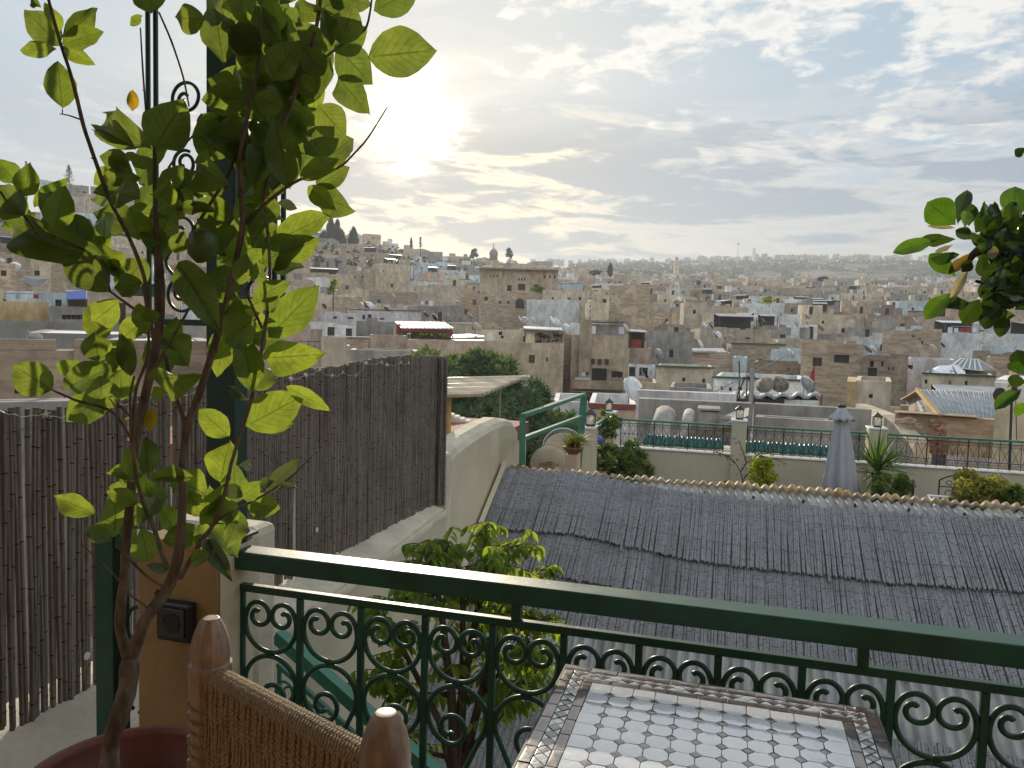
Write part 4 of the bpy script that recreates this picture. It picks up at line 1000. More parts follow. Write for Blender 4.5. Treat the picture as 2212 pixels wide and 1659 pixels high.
cs_ = [P(2012, 808, 57), P(2086, 810, 57), P(2084, 797, 62), P(2014, 796, 62)]; m.add(cs_ + [ap, P(2030, 789.5, 60)], ((0, 1, 4, 5), (1, 2, 4), (2, 3, 5, 4), (3, 0, 5))); m.build('canopy', MAT['white_cloth'], tn)
for q in cs_: M().tube([q, q - Vector((0, 0, 1.6))], .03, 5).build('pole', MAT['white_plastic'], tn)
# dark shed with a wavy tin roof and three dishes
sh = H('shabby whitewashed shed under a wavy tin roof with three dishes', 1585, 1767, 862, 900, 36, 'white', [(1736, 878, 9, 9, 1), (1650, 876, 6, 3, 1), (1665, 878, 5, 3, 1)], depth=5, par=.05, jag=False)
m = M(); nx = 40
for i in range(nx + 1):
    px = lerp(1578, 1776, i / nx)
    for (yy, dd) in ((848, 40.5), (857, 35.7)): q = P(px, yy, dd); m.v.append((q.x, q.y, q.z + .08 * sin(i * .9) + rnd.uniform(-.03, .03)))
for i in range(nx): m.f.append((i * 2, i * 2 + 1, i * 2 + 3, i * 2 + 2)); m.mi.append(0)
o = m.build('wavy_roof', MAT['tin_dark'], sh['t'], smooth=True); sd = o.modifiers.new('s', 'SOLIDIFY'); sd.thickness = .05
for px in (1581, 1773): pbox(sh['t'], 'post', px, px + 2, 852, 890, 35.5, .06, 'frame_brown')
m = M()
for px in range(1585, 1770, 5): q = P(px, 866 + rnd.uniform(-1.5, 1.5), 35.9); m.obox(q, R0 * .05, F0 * .02, (0, 0, rnd.uniform(.05, .14)))
m.build('torn_edge', MAT['metal_dark'], sh['t'])
pdish(1653, 833, 38, .85, 'cream satellite dish at the left of three on the wavy tin shed', mat='dish_beige', az=35, el=25); pdish(1683, 832, 38, .9, 'white and rust painted dish in the middle of three on the tin shed', mat='dish_rust', az=5, el=30); pdish(1742, 832, 38, .95, 'large white dish at the right of three on the tin shed', az=-30, el=30)
# grey walls just beyond the lower terrace
H('long grey streaked wall with a mauve top beyond the lower railing', 1378, 1622, 866, 960, 24, 'grey', [], depth=.5, par=.03, jag=False)
H('mauve white parapet behind the long grey streaked wall', 1374, 1590, 847, 890, 27, 'lilac', [], depth=.5, par=.03, jag=False)
H('dark grey weathered wall behind the closed parasol', 1626, 1880, 878, 960, 24, 'grey', [], depth=.5, par=.03, jag=False)
H('lower grey wall with black mould in front of the dark grey wall', 1630, 1800, 905, 965, 21.5, 'grey', [], depth=.7, par=.03, jag=False)
ch = thing('chimney_box', 'grey concrete vent box in front of the streaked wall', 'chimney', P(1531, 925, 22.5)); pbox(ch, 'shaft', 1510, 1553, 889, 930, 22.5, .8, 'grey'); pbox(ch, 'cap', 1507, 1556, 882, 887.5, 22.4, 1.0, 'grey')
lt = thing('lean_to', 'dark lean-to sheet beside the lantern pillar', 'lean-to', P(1575, 920, 22)); sheet(lt, 'sheet', [(1552, 922, 21.5), (1616, 898, 21.5), (1618, 880, 23), (1556, 898, 23)], 'tin_dark', .1); pbox(lt, 'wall', 1553, 1614, 905, 935, 21.9, 1, 'brown')
pp = thing('drain_pipe', 'fat grey concrete pipes sloping down the streaked wall', 'pipe', P(1470, 930, 21)); M().tube([P(1489, 893, 22), P(1486, 905, 21.5), P(1462, 968, 20)], .16, 10).build('pipe', HM['grey'], pp, True); M().tube([P(1437, 896, 22), P(1432, 912, 21.5), P(1425, 960, 20)], .3, 10).build('pipe', HM['grey'], pp, True)
# antenna mast
an = thing('antenna_mast', 'tall grey lattice antenna mast with a long aerial beside the tin shed', 'antenna', P(1621, 905, 30))
M().tube([P(1618, 930, 30), P(1626, 795, 30)], [.11, .08], 6).build('mast', MAT['metal_grey'], an); m = M(); m.tube([P(1530, 853, 30), P(1692, 772, 30)], .022, 5)
for i in range(11): q = P(lerp(1536, 1688, i / 10), lerp(850, 774, i / 10), 30); m.tube([q - Vector((0, 0, .16)), q + Vector((0, 0, .16))], .008, 4)
m.build('aerial', MAT['metal_grey'], an)
m = M()
for a, b in (((1598, 930), (1597, 780)), ((1610, 920), (1614, 815)), ((1616, 812), (1646, 920)), ((1611, 812), (1590, 860)), ((1609, 815), (1632, 815))): m.tube([P(*a, 30.2), P(*b, 30.2)], .028, 5)
m.build('stay', MAT['metal_dark'], an); pbox(an, 'junction_box', 1603, 1611, 808, 814, 29.9, .15, 'white_cloth')
an = thing('antenna_mast', 'thin tv aerial mast before the white terrace room', 'antenna', P(1372, 870, 45)); M().tube([P(1372, 872, 45), P(1373, 776, 45)], .03, 5).build('mast', MAT['metal_grey'], an)
m = M()
for dy, wd in ((0, 8), (4, 6), (8, 9)): m.tube([P(1373 - wd, 778 + dy, 45), P(1373 + wd, 777 + dy, 45)], .012, 4)
m.build('aerial', MAT['metal_grey'], an)
# corrugated gable shed, brick wall, white house with fan units on the right
gs = thing('gable_shed', 'shed with a grey corrugated gable roof right of the parasol', 'shed', P(2060, 900, 26))
ridge0, ridge1 = P(1981, 841, 25.0), P(2152, 848, 27); ev0, ev1 = P(2030, 898, 21.6), P(2150, 909, 22.6); ew0 = P(1945, 862, 28.5)
m = M(); nx = 70
for i in range(nx + 1):
    t_ = i / nx; wv = .025 * sin(t_ * 2 * pi * 28)
    for s_ in (0, .5, 1): q = ridge0.lerp(ridge1, t_).lerp(ev0.lerp(ev1, t_), s_); m.v.append((q.x, q.y, q.z + wv))
for i in range(nx):
    for j in range(2): m.f.append((i * 3 + j, i * 3 + j + 1, (i + 1) * 3 + j + 1, (i + 1) * 3 + j)); m.mi.append(0)
o = m.build('front_roof', MAT['tin'], gs, smooth=True); s_ = o.modifiers.new('s', 'SOLIDIFY'); s_.thickness = .03
ew1 = ew0 + (ridge1 - ridge0); M().add([ridge0, ridge1, ew1, ew0, ridge0 - Vector((0, 0, .04)), ridge1 - Vector((0, 0, .04)), ew1 - Vector((0, 0, .04)), ew0 - Vector((0, 0, .04))], ((0, 1, 2, 3), (7, 6, 5, 4), (0, 4, 5, 1), (1, 5, 6, 2), (2, 6, 7, 3), (3, 7, 4, 0))).build('back_roof', MAT['yellow_wood'], gs)
dn = Vector((0, 0, -4)); gi = (R0 * .25)
M().add([ridge0 + gi - Vector((0, 0, .06)), ev0 + gi - Vector((0, 0, .06)), ev0 + gi + dn, ew0 + gi + dn, ew0 + gi - Vector((0, 0, .06))], ((0, 4, 3, 2, 1),)).build('gable_wall', HM['grey'], gs)
m = M()
for i in range(7): q = ridge0.lerp(ev0, .25 + i * .07) - Vector((0, 0, .25 + i * .05)); m.obox(q - R0 * .02 + Vector((0, 0, -.05)), R0 * .05, (ev0 - ridge0).normalized() * .42, (0, 0, .03))
m.build('louvre', MAT['white_plastic'], gs); M().bar(ridge0, ev0, .1, .12).build('barge_board', MAT['yellow_wood'], gs)
pbox(gs, 'orange_pier', 1945, 1961, 876, 905, 26.5, .6, 'ochre')
bk = thing('brick_wall', 'crumbling brick wall with fallen plaster in front of the gable shed', 'wall', P(2030, 930, 21.3))
pbox(bk, 'wall', 1931, 2145, 897, 985, 21.6, .5, 'tan'); pbox(bk, 'coping', 1929, 2110, 894.5, 897.6, 21.5, .7, 'tan')
me = M().obox((0, 0, 0), R0 * .105, F0 * .03, (0, 0, .029)).mesh('brick', MAT['brick'])
for r_ in range(12):
    for c_ in range(14):
        px = 2010 + c_ * 9.6 + (r_ % 2) * 4.8; py = 917 + r_ * 5.2
        if px > 2142 or rnd.random() < (.55 if px < 2090 else .12): continue
        o = link('brick', me, None, Matrix.Translation(P(px, py, 21.6) - F0 * rnd.uniform(-.005, .02)) @ Matrix.Rotation(rnd.uniform(-.03, .03), 4, 'Z')); attach(o, bk)
m = M()
for i in range(16):
    cx, cy = rnd.uniform(1938, 2075), rnd.uniform(903, 945); n_ = 9; ph = rnd.random() * 6; rr_ = rnd.uniform(5, 13)
    pts = [P(cx + cos(2 * pi * k / n_) * rr_ * 1.6 * rnd.uniform(.6, 1.2), cy + sin(2 * pi * k / n_) * rr_ * .55 * rnd.uniform(.6, 1.2), 21.6) - F0 * .035 for k in range(n_)]
    bkp = [p + F0 * .06 for p in pts]; m.add(pts + bkp, [tuple(range(n_))] + [(k, k + n_, (k + 1) % n_ + n_, (k + 1) % n_) for k in range(n_)])
m.build('plaster_patch', HM['pink'], bk)
sl = thing('sloping_wall', 'ochre edged wall stepping down towards the parasol', 'wall', P(1930, 930, 24)); m = M()
q0, q1, q2 = P(1861, 872, 27), P(1928, 897, 23), P(1992, 957, 20.5)
for u, v in ((q0, q1), (q1, q2)):
    m.obox((u + v) / 2 - Vector((0, 0, 2)), (v - u) / 2, R0 * .2, (0, 0, 2)); 
m.build('wall', HM['beige'], sl)
wr = thing('white_house', 'cream white house with fan units at the right edge', 'house', P(2180, 1000, 17.5)); yw = rad(8)
a = P(2146, 830, 17.4); b = P(2330, 845, 17.4)
pbox(wr, 'wall', 2146, 2460, 838, 1100, 17.5, 3, 'cream'); pbox(wr, 'parapet', 2144, 2462, 822, 839, 17.4, 3.2, 'white')
M().tube([P(2186, 850, 17.35), P(2180, 1020, 17.35)], .03, 6).build('drain_pipe', MAT['metal_dark'], wr); M().tube([P(2194, 850, 17.35), P(2196, 950, 17.35)], .012, 5).build('cable', MAT['metal_dark'], wr)
ac = thing('air_conditioner', 'white outdoor fan unit on the corner of the cream white house', 'air conditioner', P(2160, 880, 17)); pbox(ac, 'casing', 2148, 2172, 826, 877, 17.0, .32, 'ac_white')
M().lathe([(.0, 0), (.13, 0), (.15, .01), (.15, .03)], P(2158, 852, 16.98), 20, ax=-F0).build('fan_grille', MAT['opening'], ac); pbox(ac, 'foot', 2149, 2153, 877, 881, 17.05, .3, 'frame_brown')
ac = thing('air_conditioner', 'second dark fronted fan unit half hidden by leaves', 'air conditioner', P(2190, 860, 17)); pbox(ac, 'casing', 2182, 2216, 830, 868, 16.9, .32, 'ac_white'); pbox(ac, 'fan_grille', 2185, 2197, 836, 852, 16.88, .05, 'opening')
# red edged terrace house below the green stair rail
rt = H('low house with a maroon edged pink terrace behind the corner lantern', 1272, 1374, 873, 935, 32, 'white', [(1340, 903, 12, 14, 1)], depth=6, jag=False)
pbox(rt['t'], 'pink_wall', 1272, 1372, 884, 903, 31.8, .2, 'pink'); pbox(rt['t'], 'maroon_edge', 1272, 1374, 871, 884, 31.7, .25, 'maroon'); pbox(rt['t'], 'maroon_base', 1236, 1330, 921, 929, 31.5, .3, 'maroon')
H('pale mauve house wall behind the green stair rail', 1196, 1270, 868, 935, 34, 'lilac', [], depth=5, jag=False)
pdish(1365, 842, 29, .95, 'large white dish on the wall corner above the maroon terrace', az=-35, el=22, pole=.6)
pdish(1372 + 20, 826, 62, .8, 'white dish on the white terrace room', az=-60, el=20)
# palace, towers, minarets
pal = H('large sand palace front with three small windows and a big arch', 1037, 1206, 578, 700, 150, 'sand',
        [(1121, 603, 3, 6, 1), (1127, 603, 3, 6, 1), (1133.5, 603, 3, 6, 1), (1100, 622, 10, 13, 1), (1127, 620, 15, 14, 1), (1158, 621, 10, 14, 1), (1177, 598, 3.5, 7, 1), (1188, 598, 3.5, 7, 1), (1198, 598, 3.5, 7, 1), (1060, 596, 3, 6, 1), (1067, 596, 3, 6, 1), (1074, 596, 3, 6, 1)], depth=14, jag=False)
pbox(pal['t'], 'cornice', 1034, 1208, 580, 582.5, 149, 1, 'brown'); pbox(pal['t'], 'pilaster', 1080, 1083, 583, 632, 149.7, .4, 'sand'); pbox(pal['t'], 'pilaster', 1168, 1171, 583, 632, 149.7, .4, 'sand')
l2 = H('lower sand range with a dark arched doorway under the palace', 1040, 1172, 632, 700, 130, 'tan', [(1123, 660, 18, 12, 1), (1080, 653, 5, 6, 1), (1098, 653, 5, 6, 1), (1050, 645, 8, 9, 1)], depth=10, jag=False)
M().lathe([(0, 0), (.72, 0), (.72, .05)], P(1123, 654, 129.9), 20, ax=-F0).build('arch_head', MAT['opening'], l2['t'])
H('white washed long terrace wall below the palace', 1138, 1251, 648, 672, 118, 'white', [], depth=8)
H('small sand house with windows right of the palace', 1172, 1300, 628, 672, 125, 'beige', [(1194, 645, 4, 6, 1), (1228, 646, 8, 6, 1), (1253, 645, 5, 7, 1)], depth=8)
H('cream house with one window above the little domed tower', 1283, 1316, 640, 672, 112, 'cream', [(1306, 650, 8, 8)], depth=6)
H('long brown masonry block right of the little domed tower', 1316, 1405, 620, 680, 120, 'tan', [(1325, 634, 2, 3, 1), (1340, 636, 2, 3, 1)], depth=10)
def minaret(px, yb, yt, wpx, d, col, lab, dome=True, balc=True, name='minaret'):
    h = (yb - yt) * d / F_PX; w_ = wpx * d / F_PX; a = P(px, yb, d); t = thing(name, lab, 'minaret', a)
    M().obox(a + Vector((0, 0, h * .36 - 4)), R0 * w_ / 2, F0 * w_ / 2, (0, 0, h * .36 + 4)).build('shaft', HM[col], t)
    if balc: M().obox(a + Vector((0, 0, h * .725)), R0 * w_ * .57, F0 * w_ * .57, (0, 0, h * .012)).build('gallery', HM[col], t)
    M().obox(a + Vector((0, 0, h * .77)), R0 * w_ * .27, F0 * w_ * .27, (0, 0, h * .06)).build('lantern_stage', HM[col], t)
    M().lathe([(w_ * .31, 0), (w_ * .34, h * .03), (w_ * .27, h * .075), (w_ * .1, h * .10), (.02, h * .11)], a + Vector((0, 0, h * .83)), 12).build('dome', HM['grey'], t, True)
    m = M(); m.tube([a + Vector((0, 0, h * .93)), a + Vector((0, 0, h * 1.02))], w_ * .02 + .03, 4)
    for k in (.95, .975, .995): m.lathe([(0, -.01 * h), (w_ * .06, 0), (0, .01 * h)], a + Vector((0, 0, h * k)), 8)
    m.build('finial', MAT['metal_dark'], t); mw = M()
    for k in (.2, .42, .6): mw.obox(a + Vector((0, 0, h * k)) - F0 * w_ / 2, R0 * w_ * .06, F0 * .03, (0, 0, h * .035))
    mw.build('slit_window', MAT['opening'], t); return t
minaret(1460, 604, 552, 9.5, 560, 'cream', 'slim pale minaret rising before the far hill')
minaret(1273, 700, 636, 18, 108, 'cream', 'little domed sand tower behind the tower house roof')
dm = thing('minaret', 'dark domed minaret breaking the ridge skyline', 'minaret', P(1066, 566, 400)); pbox(dm, 'shaft', 1052, 1078, 562, 590, 400, 6, 'tan'); M().lathe([(2.1, 0), (2.1, 3.2), (2.4, 3.6), (1.9, 5.2), (.8, 6.3), (.05, 7)], P(1066, 564, 402), 14).build('dome', HM['brown'], dm, True); M().tube([P(1066, 535, 402), P(1066, 526, 402)], .18, 4).build('finial', MAT['metal_dark'], dm)
minaret(1637 - 9, 556, 534, 6, 1380, 'white', 'tiny white minaret on the far hilltop')
H('mosque hall with a row of small windows under the pale minaret', 1430, 1472, 590, 612, 520, 'cream', [(1438 + i * 4.4, 598, 2, 4, 1) for i in range(7)], depth=14, jag=False)
mst = thing('steel_mast', 'thin steel mast with a disc top on the far hill skyline', 'mast', P(1594, 560, 1300)); M().tube([P(1593, 582, 1300), P(1594.5, 524, 1300)], [.9, .45], 5).build('pole', MAT['metal_grey'], mst); M().lathe([(0, -.6), (3.2, 0), (3.2, .5), (0, 1.2)], P(1594.6, 527, 1300), 10).build('disc', MAT['metal_grey'], mst)
# left hill : bastion and blue fronted palace
bs = thing('bastion', 'round sand bastion on the left hill above the blue arcade', 'tower', P(182, 460, 200)); q = P(182, 462, 207)
M().lathe([(5.2, -12), (5.0, 0), (4.85, 4.2), (4.98, 4.3), (4.98, 4.7), (4.6, 4.7), (4.6, 4.2), (0, 4.2)], q, 28).build('wall', HM['beige'], bs, False)
for px in (159, 187, 211): pbox(bs, 'slit_window', px - .7, px + .7, 433, 437, 201.8, .3, 'opening')
ar = H('pale blue arcade front with round arches on the left hill', 132, 224, 460, 505, 195, 'blue', [(163, 489, 15, 18, 1), (190, 491, 17, 18, 1), (140, 490, 12, 16, 1), (213, 492, 13, 18, 1)], depth=8, jag=False)
for px, r_ in ((163, 7.5), (190, 8.5), (140, 6), (213, 6.5)): M().lathe([(0, 0), (r_ * 195 / F_PX, 0), (r_ * 195 / F_PX, .06)], P(px, 481, 194.9), 20, ax=-F0).build('arch_head', MAT['opening'], ar['t'])
H('sand block on the left hill crest left of the bastion', 86, 142, 392, 470, 215, 'blue', [], depth=8)
H('pale house on the hill crest above the bastion', 140, 192, 400, 450, 225, 'grey', [(183, 415, 6, 6, 1)], depth=8)
H('long sand house on the hill crest right of the bastion', 196, 300, 407, 480, 220, 'beige', [], depth=9)
H('sand house on the crest behind the citrus leaves', 300, 440, 418, 500, 230, 'sand', [(330, 440, 5, 6, 1)], depth=9)
# left neighbourhood seen through the citrus tree
H('ochre plain roof wall at the left edge', -40, 107, 651, 715, 45, 'ochre', [], depth=6, jag=False)
lw = H('pale blue roof terrace with washing lines above the ochre wall', 14, 146, 630, 668, 50, 'blue', [(127, 655, 12, 17, 0)], depth=6, jag=False)
lb = thing('laundry', 'row of small washing on the line before the pale blue terrace', 'laundry', P(60, 650, 49)); ml = M(); ml.tube([P(12, 634.5, 49), P(97, 634.5, 49)], .015, 4); ml.build('line', MAT['metal_dark'], lb)
for i, (px, w_, mt_) in enumerate(((24, 8, 'white_cloth'), (38, 9, 'canvas'), (50, 8, 'white_cloth'), (66, 9, 'white_cloth'), (78, 12, 'red_laundry'), (90, 5, 'canvas'))): pbox(lb, 'garment', px - w_ / 2, px + w_ / 2, 636, 645, 49, .04, mt_)
for px in (10, 61, 97): pbox(lb, 'post', px, px + 1, 633, 655, 49.2, .05, 'metal_dark')
aw = H('brown walled room under a blue awning on the left roofs', 146, 190, 645, 668, 49, 'frame_brown', [], depth=4, jag=False)
sheet(aw['t'], 'blue_awning', [(143, 646, 47.5), (186, 645, 47.5), (187, 627, 50), (145, 628, 50)], 'blue_tarp', .06); pbox(aw['t'], 'white_cloth', 142, 187, 626, 631, 49.9, .3, 'white_cloth')
H('low grey house with a strip of small windows below the blue awning', 107, 191, 662, 712, 42, 'grey', [(139 + i * 10.2, 685, 8.5, 10) for i in range(5)], depth=5, jag=False)
H('beige house with a dark window behind the yellow leaf', 189, 262, 640, 705, 44, 'beige', [(206, 664, 15, 21), (250, 687, 10, 6, 1)], depth=6)
H('brown house with red door at the far left edge', -30, 34, 572, 650, 75, 'tan', [(8, 590, 10, 12, 1)], depth=7)
H('pale house with a small dark window above the white awning', 66, 110, 560, 620, 85, 'beige', [(80, 590, 10, 11)], depth=7)
hn = thing('hammock_awning', 'white cloth sagging over a roof at the left', 'awning', P(78, 615, 60)); m = M(); 
for i in range(9):
    for j in range(4): t_, s_ = i / 8, j / 3; q = P(lerp(51, 106, t_) - 4 * s_, lerp(598, 602, t_) + 22 * s_ * (1 - (2 * t_ - 1) ** 2) * .6 + 6 * s_, 60 + s_); m.v.append(tuple(q))
for i in range(8):
    for j in range(3): m.f.append((i * 4 + j, i * 4 + j + 1, (i + 1) * 4 + j + 1, (i + 1) * 4 + j)); m.mi.append(0)
o = m.build('cloth', MAT['white_cloth'], hn, True); s_ = o.modifiers.new('s', 'SOLIDIFY'); s_.thickness = .03
# flat roofs and walls close behind the left fence
H('long low grey roof parapet with bare patches on the left', -80, 450, 697, 735, 21, 'grey', [], depth=3, par=.12, yaw=rad(-3))
for (x0, x1, y, yb, d, dp, lab, colr) in ((60, 320, 721, 760, 14.5, 7, 'grey flat roof with a white painted floor left of the citrus stem', 'white'), (230, 470, 738, 800, 12.0, 4.5, 'flat roof with a bright white floor behind the main post', 'white')):
    H(lab, x0, x1, y, yb, d, 'grey', [], depth=dp, par=.02, roof=colr, jag=False)
H('crumbling grey brown wall with a small hole above the reed fence', 165, 460, 753, 930, 11.2, 'brown', [(277, 775, 12, 11, 1)], depth=.6, par=.05)
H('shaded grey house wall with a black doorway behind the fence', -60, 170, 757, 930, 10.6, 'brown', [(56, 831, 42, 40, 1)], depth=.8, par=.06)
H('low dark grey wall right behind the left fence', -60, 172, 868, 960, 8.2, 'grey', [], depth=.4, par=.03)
dk = thing('rusty_post', 'weathered wooden post behind the citrus leaves', 'post', P(263, 800, 11)); M().tube([P(263, 800, 10.9), P(264, 655, 10.9)], .045, 6).build('post', MAT['bark_dark'], dk)
br = thing('pigeon', 'grey bird resting on the flat roof edge at the left', 'bird', P(77, 828, 10)); q = P(78, 825.5 - 97, 12.5)
M().lathe([(0, -.13), (.05, -.08), (.075, 0), (.055, .08), (.03, .12), (0, .15)], q, 10, ax=R0 * -.9 + Vector((0, 0, .25))).build('body', HM['grey'], br, True); M().lathe([(0, -.04), (.035, 0), (0, .045)], q + R0 * -.13 + Vector((0, 0, .075)), 8).build('head', HM['grey'], br, True)

# ---- trees in the town
tree(149, 400, 357, 32, 235, 'pine', 'conifer', 'ragged dark conifer on the left hill crest', 'conifer_tree', 700, shape='pine')
tree(57, 405, 348, 16, 240, 'pine', 'conifer', 'narrow dark conifer tip at the far left crest', 'conifer_tree', 300, shape='pine')
for i, (px, yb, yt, wp, lab) in enumerate(((700, 560, 505, 30, 'broad cypress at the left of the dark clump'), (714, 560, 470, 20, 'tallest cypress of the dark clump with a knobbly top'), (728, 560, 480, 18, 'second tall cypress of the dark clump'), (735, 560, 500, 26, 'bushy cypress at the right of the dark clump'))):
    tree(px, yb, yt, wp, 300 + i * 3, 'c', 'conifer', lab, 'cypress_tree', 900, 'cypresses on the ridge', 1.1, 'cypress')
tree(763, 550, 495, 22, 310, 'c', 'conifer', 'single tall pointed cypress right of the dark clump', 'cypress_tree', 900, 'cypresses on the ridge', 1.0, 'cypress')
tree(1023, 560, 536, 22, 440, 'r', 'far', 'rounded tree on the skyline right of the ridge houses', 'tree', 250, size=1.0); tree(1101, 562, 535, 15, 420, 'r', 'conifer', 'leaning dark tree beside the domed minaret', 'tree', 260, size=.9); tree(888, 535, 515, 5, 380, 'c', 'conifer', 'tiny cypress on the ridge left of two', 'cypress_tree', 100, 'cypresses on the ridge', .6, 'cypress'); tree(908, 537, 512, 9, 380, 'p', 'conifer', 'little pine on the ridge', 'pine_tree', 120, size=.7, shape='pine')
tree(1318, 598, 572, 12, 330, 'c', 'conifer', 'dark cypress before the pale houses right of the palace', 'cypress_tree', 250, 'cypresses on the ridge', .8, 'cypress'); tree(1160, 633, 618, 34, 146, 'r', 'ficus', 'green bush before the palace windows', 'bush', 350, size=.3); tree(720, 640, 600, 20, 120, 'r', 'ficus', 'small green tree among the houses left of the citrus leaf tip', 'tree', 300, size=.3); tree(1285, 596, 584, 26, 300, 'r', 'far', 'low green trees left of the cypress right of the palace', 'tree', 250, size=.6)
tree(1662, 655, 640, 30, 190, 'r', 'ficus', 'green roof garden bush in the middle town', 'bush', 250, size=.4); tree(1775, 600 + 10, 596, 24, 330, 'r', 'far', 'dark green tree among the upper houses', 'tree', 220, size=.6)

# ---- dishes read off the photograph
for px, py, d, dia in ((1192, 893 - 0 - 200, 76, 1.0), (1124, 692, 84, 1.1), (1133, 692, 84, .9), (1151, 693, 84, .7), (1203, 696, 84, .9), (1352, 709, 78, 1.0), (1223, 712, 74, 1.2), (1391, 809, 68, 1.1), (1424, 764, 85, 1.2), (1467, 647, 120, .9), (1478, 651, 120, .7), (970, 684, 90, 1.0), (1015, 684, 90, 1.0), (1030, 707, 80, 1.1),
                        (938, 686, 90, .9), (783, 660, 105, 1.0), (791, 660, 105, 1.1), (799, 660, 105, 1.2), (920, 680, 92, .8), (1543, 724, 82, .9), (1552, 724, 82, .9), (1580, 731, 80, 1.0), (1512, 744, 78, 1.1), (1522, 705, 95, 1.1), (1533, 703, 95, 1.2), (1650, 694, 105, 1.0), (1720, 702, 100, 1.2), (1770, 707, 98, .9), (1741, 684, 112, 1.0), (1745, 703, 100, 1.0), (1706, 765, 68, 1.0), (1873, 755, 64, .8), (1887, 757, 64, .9),
                        (1978, 694, 110, 1.3), (2015, 755, 76, 1.1), (1893, 693, 118, .9), (2034, 745, 88, .9), (2045, 688, 120, .9), (1602, 677, 130, .8), (1686, 679, 128, .7), (1530, 643, 180, 1.0), (1600, 630, 210, 1.3), (2060, 802, 50, 1.0), (1330, 690, 95, .9), (960, 800 - 100, 86, .8), (835, 668, 100, .9), (850, 640, 130, 1.0), (760, 645, 125, 1.0), (700, 662, 110, .9), (33, 577, 86, 1.2), (60, 612, 80, 1.0), (1875, 640, 190, 1.2), (2120, 740, 95, 1.0), (1957, 790, 60, 1.0)):
    pdish(px, py, d, dia, mat='dish_rust' if (px in (1352, 1745, 1957, 1873)) else ('dish_beige' if px % 5 == 0 else 'dish_white'), pole=1.6, parts=d < 100)
